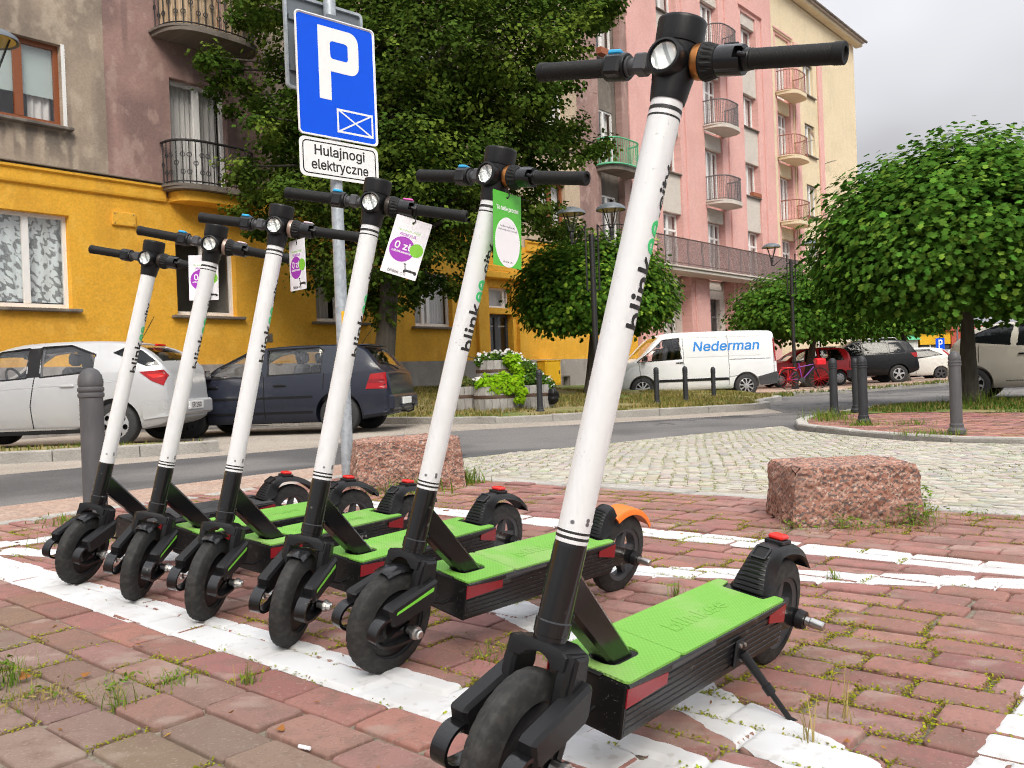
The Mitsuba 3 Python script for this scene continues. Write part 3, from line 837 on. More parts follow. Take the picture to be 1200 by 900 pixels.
for i, (a, c) in enumerate(IN):
    hs, door = [], i in (1, 3)
    for j, f in enumerate(FL):
        first = j == 0 and i < 3
        z0, z1 = (f + .05, f + 2.33) if door or first else (f + .86, f + 2.36)
        hs.append((a + .02, c - .02, z0, z1))
        window(HB, a + .02, c - .02, z0, z1, .36, mulls=(.42, .72) if door else (.5,), trans=(.72,) if (door or first) and j % 2 == 0 else (), drape=('half', 'curtain', 'half')[(i + j) % 3], fw=.07)
        zt = (FL[j + 1] + (-.16 if door else .80)) if j < 3 else 16.6
        if z1 + .06 < zt:
            wallp(HB, 'spandrel', a, c, z1, zt, .14, .30, 'm_panel' if i < 3 else 'm_cream')
        if not door and j > 0:
            fpart(HB, 'sill', rbx(a - .02, c + .02, .02, .36, z0 - .06, z0 - .012, .01), 'm_soffit')
    wallp(HB, 'bay_wall', a - .3, c + .3, 4.42, 16.7, .37, .5, 'm_pink', hs)
    fpart(HB, 'bay_reveal', cat([bx(c, c + .05, .121, .37, 4.42, 16.6), bx(a - .05, a, .121, .37, 4.42, 16.6), bx(a, c, .121, .37, 16.6, 16.65)]), 'm_pink')
for z in (1.0,) + tuple(f + .72 for f in FL):
    h = (37.3, 38.62, z, z + (1.8 if z == 1.0 else 1.6))
    window(HB, *h, .14, drape=('half', 'curtain')[int(z) % 2], sill='m_soffit')
wallp(HB, 'stair_wall', 37.0, 39, -.3, 18, .30, .4, 'm_cream', [(37.3, 38.62, f + .72, f + 2.32) for f in FL] + [(37.3, 38.62, 1.0, 2.8)])
for f in FL:
    fpart(HB, 'stair_reveal', cat([bx(38.62, 38.68, .06, .30, f + .72, f + 2.32), bx(37.24, 37.3, .06, .30, f + .72, f + 2.32)]), 'm_cream')
fpart(HB, 'stripe', rbx(39.12, 39.72, -.09, -.004, 4.6, 16.9, .02), 'm_pink')
fpart(HB, 'stripe', rbx(36.05, 36.6, -.07, -.004, 4.6, 16.7, .02), 'm_pink')
for i, (a, c) in enumerate(FR):
    fpart(HB, 'bay_hood', rbx(a - .05, c + .05, -.045, .0, 16.76, 16.86, .01), 'm_pink')
fpart(HB, 'end_wall', bx(44.9, 45.0, .06, 10, -.4, 18.75), 'm_cream')
fpart(HB, 'back_wall', bx(20.7, 45, 9.9, 10.1, -.4, 18.75), 'm_cream')
fpart(HB, 'inner_wall', bx(20.8, 44.8, 2.8, 2.9, -.3, 18.6), 'm_panel')
rf = fpart(HB, 'roof', cat([rbx(20.5, 45.5, -.50, 10.4, 18.98, 19.07, .02)]), 'm_panel')
fpart(rf, 'eaves_cornice', rbx(20.6, 45.35, -.42, .0, 18.76, 18.975, .03), 'm_cream')
fpart(rf, 'gutter', tube([(20.5, -.6, 19.02), (45.5, -.6, 19.02)], .07, 8), 'm_soffit', True)
# arcade on the ground floor
wallp(HB, 'arcade_wall', 20.7, 33.5, -.4, 4.42, .45, .7, 'm_panel', [(27.15, 28.15, -.1, 3.65), (23.0, 24.4, 1.2, 3.4), (31.0, 32.2, 1.2, 3.4)])
window(HB, 27.15, 28.15, -.1, 3.65, .62, 'm_iron_grey', (.45,), (.62, .8), drape=None, fw=.08, label='tall narrow grey house door in the arcade')
window(HB, 23.0, 24.4, 1.2, 3.4, .55, drape='half')
window(HB, 31.0, 32.2, 1.2, 3.4, .55, drape='half')
for a, c in ((21.0, 22.55), (24.82, 26.4), (28.62, 30.28), (32.2, 33.5)):
    fpart(HB, 'pilaster', cat([bx(a, c, 0, .45, -.4, 4.42), bx(a + .3, c - .3, -.05, 0, -.4, 4.36)]), 'm_pink')
mat('m_rail_mauve', (.20, .155, .155), .6)
lb = fpart(HB, 'long_balcony', cat([rbx(20.9, 34.3, -.85, 0, 4.36, 4.5, .02), rbx(20.85, 34.35, -.92, 0, 4.5, 4.56, .01)]), 'm_panel', label='balcony running the length of the pink house above its arcade')
fpart(lb, 'handrail', cat([tube([(20.92, 0, 5.6), (20.92, -.83, 5.6), (34.28, -.83, 5.6), (34.28, 0, 5.6)], .024, 6), tube([(20.92, -.83, 4.68), (34.28, -.83, 4.68)], .014, 6)]), 'm_iron_brown', True)
fpart(lb, 'balusters', cat([tube([(s, -.83, 4.56), (s, -.83, 5.6)], .016 if i % 14 else .026, 4) for i, s in enumerate(np.linspace(20.92, 34.28, 168))]), 'm_rail_mauve', True)
for f in FL[1:]:
    balcony(HB, 27.35, 1.0, f, .92, 'm_panel', 'm_iron_grey', 1.02, square=False, nb=40, bar=.013, thick=.12)
for j, f in enumerate(FL[1:]):
    balcony(HB, 34.9, 1.0, f, .92, 'm_cream', 'm_rail_red', 1.0, nb=22, bar=.012, thick=.14)
fb = fpart(HB, 'flower_box', rbx(31.0, 31.85, .0, .2, 8.41, 8.6, .01), 'm_terracotta')
for (s, z, y) in ((37.0, 11.9, -.3), (39.9, 11.35, -.35), (22.0, 9.6, -.25)):
    kk = fpart(HB, 'aerial', tube([(s, 0, z - .05), (s + .1, y * .7, z), (s + .45, y, z + .12)], .016, 5), 'm_iron_grey', True)
    fpart(kk, 'rod', cat([tube([(s + .12 + q, y * .8 - .18, z + .02 + q * .25), (s + .12 + q, y * .8 + .18, z + .02 + q * .25)], .008, 4) for q in (0, .12, .24, .36)]), 'm_iron_grey', True)
dish = lathe([(.001, .0), (.1, .012), (.2, .045), (.26, .08), (.255, .085), (.2, .055), (.1, .022), (.001, .012)], 20)
fpart(HB, 'satellite_dish', moved(dish, tr(36.9, -.45, 12.2) @ rot(70, [1, 0, 0]) @ rot(20, [0, 1, 0])), 'm_panel', True)

# ---- far buildings at the end of the street
FB = thing('shop_building', 'low yellow building with a red roof edge far down the street', 'building')
MB_ = np.eye(4)
mat('m_red_wall', (.42, .08, .05), .7)
MB_[:2, 3] = 33.0, 66
MB_ = MB_ @ rot(-6, [0, 0, 1])
for nm, m, b_ in (('wall', cat([bx(-2.2, .0, 0, .4, 1.9, 2.85), bx(-2.2, 14, 3.5, 8, -.8, 3.0), bx(.8, 14, 0, .4, 1.6, 2.85)]), 'm_yellow_box'), ('roof_edge', bx(-2.6, 14.4, -.25, 8.2, 2.87, 3.2), 'm_red_wall'), ('pillar', rbx(.02, .78, -.12, .5, -.8, 2.85, .03), 'm_red_wall'),
                  ('shop_window', bx(-2.15, -.05, .12, .16, -.7, 1.88), 'm_dark_grey'), ('lower_wall', bx(.8, 14, .02, .36, -.8, 1.58), 'm_curtain'), ('window_bar', cat([bx(q, q + .08, .04, .11, -.7, 1.88) for q in (-1.5, -.8)]), 'm_curtain')):
    part(FB, nm, moved(m, MB_), b_, False)
FC = thing('mural_house', 'pale painted gable with a green roof beside the yellow building', 'building')
MC_ = np.eye(4)
MC_[:2, 3] = 30.2, 66
mat('m_mural', proc(lambda p, n, uv: mix((.62, .62, .6), mix((.30, .42, .5), (.5, .12, .12), noise(p.x * 1.1, p.z * 1.0)), smoothstep(.58, .66, fbm(p.x * .9, p.z * .9, 3)))), .85)
part(FC, 'wall', moved(bx(-2.2, .35, 0, 6, -.8, 2.3), MC_), 'm_mural', False)
part(FC, 'roof', moved(hull([(-2.5, -.3, 2.3), (.5, -.3, 2.3), (.5, 6.3, 2.3), (-2.5, 6.3, 2.3), (-2.5, 3, 3.4), (.5, 3, 3.4)]), MC_), 'm_iron_green', False)
# ---------------------------------------------------------------- trees
MAPLE = [(0, -.05), (.36, -.12), (.27, .12), (.56, .22), (.48, .62), (.20, .56), (.0, 1.0), (-.20, .56), (-.48, .62), (-.56, .22), (-.27, .12), (-.36, -.12)]
MAPLE_S = [(0, 0), (.50, .08), (.29, .35), (.47, .64), (.0, 1.02), (-.47, .64), (-.29, .35), (-.50, .08)]
HEART = [(0, 0), (.22, -.10), (.42, .12), (.38, .42), (0, 1.0), (-.38, .42), (-.42, .12), (-.22, -.10)]
KITE = [(0, 0), (.46, .38), (0, 1.0), (-.46, .38)]
HEART_S = [(0, 0), (.40, .02), (.38, .45), (0, 1.0), (-.38, .45), (-.40, .02)]
LINDEN = [(-1.97, 17.57, 6.73, 2.04), (-3.18, 17.25, 4.83, 1.25), (-0.5, 17.95, 5.76, 1.57), (-1.08, 17.37, 7.46, 2.02), (0.25, 17.16, 7.0, 1.5), (1.18, 17.16, 7.55, 0.92), (1.9, 18.4, 8.2, 0.62), (-2.81, 18.92, 8.5, 1.65), (-4.25, 18.84, 8.52, 1.1), (-4.41, 16.73, 7.91, 0.62), (-5.04, 17.49, 8.08, 0.37), (-2.54, 17.66, 5.76, 1.71), (-1.54, 17.41, 4.3, 1.35), (-2.56, 17.25, 3.47, 1.17), (-3.29, 17.51, 3.37, 0.85), (-2.34, 19.23, 2.84, 0.84), (-1.36, 18.99, 3.52, 0.92), (-0.77, 18.94, 4.4, 1.1), (0.17, 18.92, 5.09, 1.01), (0.87, 17.46, 5.57, 0.76), (1.42, 16.94, 5.4, 0.46), (2.0, 17.7, 5.77, 0.27), (1.17, 17.96, 6.22, 0.52), (-5.84, 18.25, 7.28, 0.46), (-5.52, 18.31, 6.76, 0.5), (-4.57, 16.41, 5.72, 0.48), (-4.51, 17.65, 5.66, 0.58), (-4.41, 18.61, 5.38, 0.72), (-5.73, 17.41, 7.22, 0.24), (-4.91, 16.63, 4.83, 0.39), (-4.71, 17.34, 4.66, 0.47), (-4.08, 16.41, 4.11, 0.56), (-5.39, 18.44, 4.48, 0.32), (-5.0, 18.28, 4.05, 0.35), (-4.4, 18.31, 3.98, 0.71), (-3.78, 17.72, 2.91, 0.6), (-3.26, 19.18, 2.78, 0.74), (-2.61, 18.37, 2.14, 0.43), (-1.76, 19.12, 2.9, 0.52), (-1.24, 19.04, 2.74, 0.3), (0.5, 18.22, 4.3, 0.67), (0.96, 17.19, 3.94, 0.37), (1.36, 17.64, 3.93, 0.24), (-4.3, 18.03, 6.8, 0.79), (-3.84, 17.39, 5.9, 0.67), (-3.51, 17.73, 7.36, 1.2), (0.05, 18.95, 6.75, 1.29), (-1.81, 17.1, 5.08, 1.33), (-0.21, 17.11, 3.61, 0.46), (0.96, 18.5, 6.93, 0.81), (0.55, 17.67, 5.98, 0.86), (1.98, 17.48, 7.98, 0.42)]


def foliage(P, Nn, tip, size, shape, col, rg, cup=.18):
    """Leaves as one mesh: position, facing, direction of the tip and colour of each."""
    s = np.array(shape, float)
    k = len(P)
    Nn = Nn / (np.linalg.norm(Nn, axis=1, keepdims=True) + 1e-9)
    tip = tip - Nn * (tip * Nn).sum(1, keepdims=True)
    tip /= np.linalg.norm(tip, axis=1, keepdims=True) + 1e-9
    side_ = np.cross(tip, Nn)
    q = np.vstack([s, [[0, .38]]]) if len(s) > 4 else s
    droop = -cup * (q[:, 1] - .2) ** 2 - .12 * np.abs(q[:, 0])
    sz = size * rg.uniform(.7, 1.25, (k, 1, 1))
    v = P[:, None] + sz * (q[None, :, :1] * side_[:, None] + q[None, :, 1:] * tip[:, None] + droop[None, :, None] * Nn[:, None])
    m = len(s)
    f = np.array([(i, (i + 1) % m, m) for i in range(m)] if m > 4 else [(0, i, i + 1) for i in range(1, m - 1)])
    F = (f[None] + (np.arange(k) * len(q))[:, None, None]).reshape(-1, 3)
    return trimesh.Trimesh(v.reshape(-1, 3), F, process=False), np.repeat(col, len(q), 0)


def leaf_colours(k, rg, base, young, share=.12):
    c = np.array(base) * rg.uniform(.65, 1.35, (k, 1)) * (1 + rg.normal(0, .06, (k, 3)))
    y = rg.random(k) < share
    c[y] = np.array(young) * rg.uniform(.8, 1.2, (y.sum(), 1))
    return np.clip(c, .008, .6)


def sphere_dirs(k, rg):
    d = rg.normal(size=(k, 3))
    return d / np.linalg.norm(d, axis=1, keepdims=True)


mat('m_bark', proc(lambda p, n, uv: mix((.045, .038, .03), (.12, .105, .085), fbm(p.x * 30, p.y * 30, p.z * 5, 4))), .9, proc(lambda p, n, uv: fbm(p.x * 26, p.y * 26, p.z * 5, 2) * .03, .004))


def trunk_mesh(base, top, r0, r1, rg, n=14, bend=.06):
    base, top = np.array(base, float), np.array(top, float)
    t = np.linspace(0, 1, n)
    L = np.linalg.norm(top - base)
    p = base + (top - base) * t[:, None] + np.c_[bend * L * .3 * np.sin(t * 3 + rg.uniform(0, 6)) * t, bend * L * .3 * np.sin(t * 4 + rg.uniform(0, 6)) * t, t * 0]
    r = r0 + (r1 - r0) * t + r0 * .45 * np.exp(-t * L / .18)
    return tube(p, r, 12), p


def globe_tree(label, base, crown, rad, seed, shoots, per, size, shape, cols, group=None, flat=.15):
    """A pruned globe maple: trunk, limbs, a crown of drooping leaf sprays."""
    rg = np.random.default_rng(seed)
    k = thing('maple_tree', label, 'tree', group)
    crown, rad = np.array(crown, float), np.array(rad, float)
    tmesh, p = trunk_mesh(base, crown - [0, 0, rad[2] * .3], .125 * rad[0] / 2.2 + .03, .06, rg)
    part(k, 'trunk', tmesh, 'm_bark', True)
    limbs = []
    for d in sphere_dirs(16, rg):
        d[2] = abs(d[2]) * .7 - .1
        q = crown + d * rad * .8
        s = crown - [0, 0, rad[2] * .55]
        mid = (s + q) / 2 + [0, 0, .15 * rad[2]]
        limbs.append(tube([s, mid, q], [.045, .03, .012], 6))
    part(k, 'limbs', cat(limbs), 'm_bark', True)
    d = sphere_dirs(shoots, rg)
    d = d[d[:, 2] > -.72]
    bump = 1 + .17 * (meshkit.noise(d * 2.1 + seed) - .5) + .16 * (meshkit.noise(d * 5 + seed, 2) - .5)
    zsq = np.where(d[:, 2] < 0, 1 - flat, 1.0)
    C = crown + d * rad * bump[:, None] * np.c_[np.ones(len(d)), np.ones(len(d)), zsq]
    n = len(C)
    idx = np.repeat(np.arange(n), per)
    off = np.clip(rg.normal(size=(n * per, 3)), -1.7, 1.7) * np.array([.10, .10, .07]) * rad[0] ** .7
    P = C[idx] + off - d[idx] * rg.uniform(0, .28, (n * per, 1)) * rad
    out = (P - crown) / rad
    rr = np.linalg.norm(out, axis=1, keepdims=True)
    out /= rr
    N = out * .8 + [0, 0, .75] + np.clip(rg.normal(0, .33, out.shape), -.6, .6)
    tip = out * .8 + [0, 0, -.75] + rg.normal(0, .45, out.shape)
    col = leaf_colours(len(P), rg, *cols) * rg.uniform(.72, 1.28, (n, 1))[idx]
    m, c = foliage(P, N, tip, size, shape, col, rg)
    part(k, 'crown', m, 'm_leaf', False, color=c)
    inner = sphere_dirs(int(n * per * .16), rg)
    P = crown + inner * rad * rg.uniform(.35, .72, (len(inner), 1)) * [1, 1, .8]
    m, c = foliage(P, inner + rg.normal(0, .5, inner.shape), rg.normal(size=inner.shape) - [0, 0, .5], size * 1.5, MAPLE_S, leaf_colours(len(P), rg, *cols), rg)
    part(k, 'inner_leaves', m, 'm_leaf', False, color=c)
    return k


GC = ((.074, .172, .024), (.17, .29, .04), .12)
globe_tree('dense round maple with a thick dark trunk on the paved island beside the beige car', (7.42, 14.3, -.08), (7.27, 14.0, 2.42), (2.30, 2.2, 1.70), 21, 1500, 34, .094, MAPLE_S, GC)
globe_tree('round maple on the verge behind the nearest scooter and the street lamp', (1.86, 21.4, .05), (2.10, 21.4, 2.58), (1.95, 1.75, 1.44), 22, 950, 26, .10, MAPLE_S, ((.070, .158, .020), (.22, .34, .04), .18))
globe_tree('wide maple behind the far street lamp and the red car', (10.6, 31.6, -.1), (10.9, 31.4, 2.55), (3.0, 2.6, 1.5), 23, 900, 28, .15, KITE, GC)
globe_tree('small dark maple above the far white car', (16.1, 36.0, -.1), (16.1, 36.0, 2.65), (2.2, 2.2, 1.25), 24, 420, 24, .19, KITE, GC)
for i_, (x_, y_, z_, r_) in enumerate(((24, 62, 3.0, 3.6), (45, 60, 3.2, 4.2), (53, 66, 4.2, 5.0))):
    globe_tree(('leafy tree far down the street left of the gable', 'leafy tree far down the street behind the beige car', 'tall leafy tree at the far right end of the street')[i_], (x_, y_, -.3), (x_, y_, z_), (r_, r_, r_ * .7), 40 + i_, 300, 22, .42, KITE, GC)

# the big linden: limbs to every bough, leaves hung on each
rg = np.random.default_rng(31)
LT = thing('linden_tree', 'large dark linden in front of the old house, behind the blue parking sign', 'tree')
base = np.array([-2.75, 18.35, .05])
fork = np.array([-2.5, 18.3, 2.7])
tmesh, _ = trunk_mesh(base, fork, .235, .19, rg, bend=.05)
part(LT, 'trunk', tmesh, 'm_bark', True)
blobs = np.array(LINDEN)
blobs[:, 1] += np.where((blobs[:, 0] > .5) & (blobs[:, 2] < 6.6), 1.9, 0)
blobs[:, 0] *= np.where((blobs[:, 0] > .5) & (blobs[:, 2] < 6.6), 1.105, 1)
extra = [(x, y, z, r) for x, y, z, r in ((-1.6, 18.6, 9.6, 1.9), (-3.2, 18.8, 9.2, 1.6), (.3, 18.4, 9.2, 1.6), (-1.2, 18.2, 11.0, 1.9), (-2.4, 20.0, 6.5, 1.8), (-.6, 20.2, 7.5, 1.9), (-1.2, 20.4, 5.0, 1.5), (1.4, 18.2, 8.8, 1.2))]
blobs = np.vstack([blobs, extra])
limbs = []
hub = np.array([-1.9, 18.4, 6.2])
for x, y, z, r in blobs:
    q = np.array([x, y, z])
    s = fork + (hub - fork) * np.clip((z - 2.8) / 6, 0, .9)
    mid = s * .45 + q * .55 + [0, 0, .18 * np.linalg.norm(q - s)]
    limbs.append(tube([s, (s + mid) / 2 + [0, 0, .12], mid, q], [.085, .06, .035, .012], 6))
limbs.append(tube([fork - [0, 0, .2], fork * .5 + hub * .5 + [.1, 0, 0], hub, hub + [.3, 0, 3]], [.19, .15, .11, .05], 10))
part(LT, 'limbs', cat(limbs), 'm_bark', True)
PP, NN, TT, CC = [], [], [], []
for x, y, z, r in blobs:
    k = int(1500 * r * r) + 300
    ns = max(10, int(40 * r * r))
    sd = sphere_dirs(ns, rg) * np.array([r, r * 1.0, r * .92]) * rg.uniform(.45, 1.05, (ns, 1))
    idx = rg.integers(0, ns, k)
    o = sd[idx] + rg.normal(size=(k, 3)) * np.array([.16, .16, .09]) * (.6 + .3 * r)
    PP.append(np.array([x, y, z]) + o)
    u = o / (np.linalg.norm(o, axis=1, keepdims=True) + 1e-6)
    NN.append(u * .55 + [0, 0, .8] + rg.normal(0, .42, u.shape))
    TT.append(u * .6 + [0, 0, -.7] + rg.normal(0, .5, u.shape))
    sh = leaf_colours(ns, rg, (.062, .108, .018), (.13, .19, .028), .24)
    CC.append(np.clip(sh[idx] * rg.uniform(.75, 1.25, (k, 1)), .006, .5))
m, c = foliage(np.vstack(PP), np.vstack(NN), np.vstack(TT), .094, KITE, np.vstack(CC), rg)
part(LT, 'crown', m, 'm_leaf', False, color=c)
# ---------------------------------------------------------------- cars
def paint(name, c, rough=.28, metal=.0, **kw):
    return mat(name, c, rough, metallic=metal, **{'clearcoat': .7, 'clearcoat_gloss': .95, **kw})


paint('m_car_silver', (.56, .565, .575), .28, .4)
paint('m_car_navy', (.014, .017, .030), .2, specular=.4)
paint('m_car_white', (.72, .73, .74), .3)
paint('m_car_red', (.74, .018, .028), .28)
paint('m_car_black', (.004, .0045, .006), .16, specular=.3)
paint('m_car_beige', (.58, .54, .46), .3, .2)
paint('m_car_grey', (.20, .21, .23), .3, .3)
paint('m_car_pearl', (.66, .645, .60), .3)
mat('m_dark_pane', (.008, .009, .010), .05, specular=.4)
mat('m_rear_lamp', (.34, .005, .009), .15, clearcoat=.4)
mat('m_alloy', (.48, .48, .49), .32, metallic=.5)
mat('m_plate', (.72, .72, .71), .5)
mat('m_tyre_wall', (.026, .026, .027), .7)


def interp(pts):
    p = np.array(sorted(pts), float)
    return lambda x: np.interp(x, p[:, 0], p[:, 1])


def smooth_interp(pts):
    from scipy.interpolate import PchipInterpolator
    p = np.array(sorted(pts), float)
    f = PchipInterpolator(p[:, 0], p[:, 1], extrapolate=False)
    return lambda x: f(np.clip(x, p[0, 0], p[-1, 0]))


class Car:
    """A car body lofted from side and plan curves; x forward from mid wheelbase, y left, z up from the ground."""

    def __init__(s, L0, L1, W, top, belt, plan, bottom, mid=.55, tumble=.33):
        s.x0, s.x1, s.W = L0, L1, W
        s.top, s.belt, s.plan, s.bot = smooth_interp(top), smooth_interp(belt), smooth_interp(plan), smooth_interp(bottom)
        s.mid, s.tumble = mid, tumble

    def section(s, x, inset=0.0, floor=None):
        """Half section from the bottom centre to the top centre, (k, 2) of y, z."""
        hw = float(s.plan(x)) * s.W / 2 - inset
        zb = float(s.bot(x)) if floor is None else floor
        zt = float(s.top(x)) - inset * .8
        zs = min(float(s.belt(x)), zt - .02)
        g = zt - zs
        wr = hw * .985 - s.tumble * g * (1 if g > .12 else g / .12)
        ph = np.linspace(0, 1, 7)
        p = [(0, zb), (hw * .70, zb), (hw * .90, zb + .015), (hw * .955, zb + .07)]
        zm = zb + (zs - zb) * s.mid
        for q in np.linspace(.12, 1, 8):
            z = zb + .07 + (zs - zb - .07) * q
            bulge = 1 - .055 * ((z - zm) / max(zs - zb, .1) * 1.6) ** 2
            p.append((hw * min(bulge, 1.0), z))
        y_s = p[-1][0]
        ze = zs + g * .80
        for q in (.05, .2, .4, .6, .8, 1.0):
            p.append((y_s + (wr - y_s) * q + .018 * math.sin(q * math.pi) * min(1, g * 3), zs + (ze - zs) * q))
        for q in (.25, .5, .75, 1.0):
            a = q * math.pi / 2
            p.append((wr * .90 + wr * .10 * math.cos(a), ze + (zt - .022 - ze) * math.sin(a)))
        for q in (.75, .5, .25, 0):
            p.append((wr * .90 * q, zt - .022 * q * q))
        return np.array(p)

    def loft(s, x0=None, x1=None, n=70, inset=0.0, floor=None):
        x0, x1 = s.x0 if x0 is None else x0, s.x1 if x1 is None else x1
        xs = (x0 + x1) / 2 - (x1 - x0) / 2 * np.cos(np.linspace(0, np.pi, n)) if inset == 0 else np.linspace(x0, x1, n)
        rings = []
        for x in xs:
            h = s.section(x, inset, floor)
            rings.append(np.vstack([h, (h[1:-1] * [-1, 1])[::-1]]))
        k = len(rings[0])
        v = np.vstack([np.c_[np.full(k, x), r] for x, r in zip(xs, rings)])
        i, j = np.meshgrid(np.arange(n - 1), np.arange(k), indexing='ij')
        q = np.stack([i * k + j, (i + 1) * k + j, (i + 1) * k + (j + 1) % k, i * k + (j + 1) % k], -1).reshape(-1, 4)
        f = [q[:, [0, 1, 2]], q[:, [0, 2, 3]]]
        c0, c1 = rings[0].mean(0), rings[-1].mean(0)
        v = np.vstack([v, [[xs[0], 0, c0[1]], [xs[-1], 0, c1[1]]]])
        jj = np.arange(k)
        f += [np.c_[jj, (jj + 1) % k, jj * 0 + n * k], np.c_[(n - 1) * k + (jj + 1) % k, (n - 1) * k + jj, jj * 0 + n * k + 1]]
        m = trimesh.Trimesh(v, np.vstack(f), process=False)
        if m.volume < 0:
            m.invert()
        return m

    def y_at(s, x, z):
        h = s.section(x)[4:]
        return float(np.interp(z, h[:14, 1], h[:14, 0]))

    def z_at(s, x, y):
        h = s.section(x)[::-1]
        i = np.argmax(h[:, 0])
        return float(np.interp(abs(y), h[:i + 1, 0], h[:i + 1, 1]))

    def skin(s, poly, off=.004, sgn=1, step=.12):
        """A thin sheet lying on the body's side over an (x, z) polygon."""
        p = Polygon(poly) if not hasattr(poly, 'geom_type') else poly
        v, f = trimesh.creation.triangulate_polygon(p.segmentize(step), engine='earcut')
        m = trimesh.Trimesh(np.c_[v, np.zeros(len(v))], f).subdivide_to_size(step * 1.3, max_iter=8)
        w = np.array([(x, sgn * (s.y_at(x, z) + off), z) for x, z, _ in m.vertices])
        m = trimesh.Trimesh(w, m.faces, process=False)
        return m

    def deck(s, xs, hw, off=.004, n=9):
        """A sheet lying on the body's upper skin (windscreen, bonnet line) over stations xs, half width hw(x)."""
        g = [[(x, y, s.z_at(x, y) + off) for y in np.linspace(-hw(x), hw(x), n)] for x in xs]
        v = np.array(g).reshape(-1, 3)
        i, j = np.meshgrid(np.arange(len(xs) - 1), np.arange(n - 1), indexing='ij')
        q = np.stack([i * n + j, (i + 1) * n + j, (i + 1) * n + j + 1, i * n + j + 1], -1).reshape(-1, 4)
        return trimesh.Trimesh(v, np.vstack([q[:, [0, 1, 2]], q[:, [0, 2, 3]]]), process=False)


def wheel(k, tw, r, w, spokes, style, rimm='m_alloy', name='wheel'):
    tyre = lathe([(r * .64, -w / 2), (r * .70, -w / 2 - .004), (r * .92, -w / 2 + .004), (r * .985, -w / 2 + .022), (r, -w / 2 + .05), (r, w / 2 - .05), (r * .985, w / 2 - .022), (r * .92, w / 2 - .004), (r * .70, w / 2 + .004), (r * .64, w / 2), (r * .64, -w / 2)], 40)
    q = part(k, name, moved(tyre, tw), 'm_tyre_wall', 40)
    R_ = r * .655
    disc = Point(0, 0).buffer(R_, 10)
    hole = []
    for i in range(spokes):
        a = i * 2 * math.pi / spokes + .2
        if style == 'oval':
            hole.append(affinity.rotate(affinity.translate(affinity.scale(Point(0, 0).buffer(1, 4), R_ * .17, R_ * .20), R_ * .72, 0), math.degrees(a), origin=(0, 0)))
        elif style == 'spoke':
            w2 = math.pi / spokes
            hole.append(Polygon([(R_ * .32 * math.cos(a - w2 * .28), R_ * .32 * math.sin(a - w2 * .28)), (R_ * .88 * math.cos(a - w2 * .72), R_ * .88 * math.sin(a - w2 * .72)), (R_ * .93 * math.cos(a), R_ * .93 * math.sin(a)), (R_ * .88 * math.cos(a + w2 * .72), R_ * .88 * math.sin(a + w2 * .72)), (R_ * .32 * math.cos(a + w2 * .28), R_ * .32 * math.sin(a + w2 * .28))]))
        else:
            hole.append(Point(R_ * .68 * math.cos(a), R_ * .68 * math.sin(a)).buffer(R_ * .10, 3))
    rim = prism(disc.difference(unary_union(hole)), .012)
    v = rim.vertices.copy()
    rr = np.hypot(v[:, 0], v[:, 1]) / R_
    rim = rim.subdivide_to_size(r * .25, max_iter=6)
    v = rim.vertices.copy()
    rr = np.hypot(v[:, 0], v[:, 1]) / R_
    v[:, 2] += w / 2 - .035 + .028 * np.sqrt(np.clip(1 - (rr * .95) ** 2, 0, 1)) - .02 * smooth01((rr - .85) / .15) * 0
    rim.vertices = v
    lip = lathe([(R_ * .93, w / 2 - .05), (R_, w / 2 - .002), (R_ * 1.01, w / 2 + .002), (R_ * 1.03, w / 2 - .004)], 40)
    hubcap = lathe([(0, w / 2 + .012), (R_ * .16, w / 2 + .010), (R_ * .2, w / 2 - .012)], 16)
    part(q, 'rim', moved(cat([rim, lip, hubcap]), tw), rimm, 35)
    part(q, 'drum', moved(lathe([(0, w / 2 - .07), (R_ * .98, w / 2 - .07), (R_ * .98, -w / 2 + .02), (0, -w / 2 + .02)], 24), tw), 'm_black_matt', 30)
    return q


def smooth01(t):
    t = np.clip(t, 0, 1)
    return t * t * (3 - 2 * t)


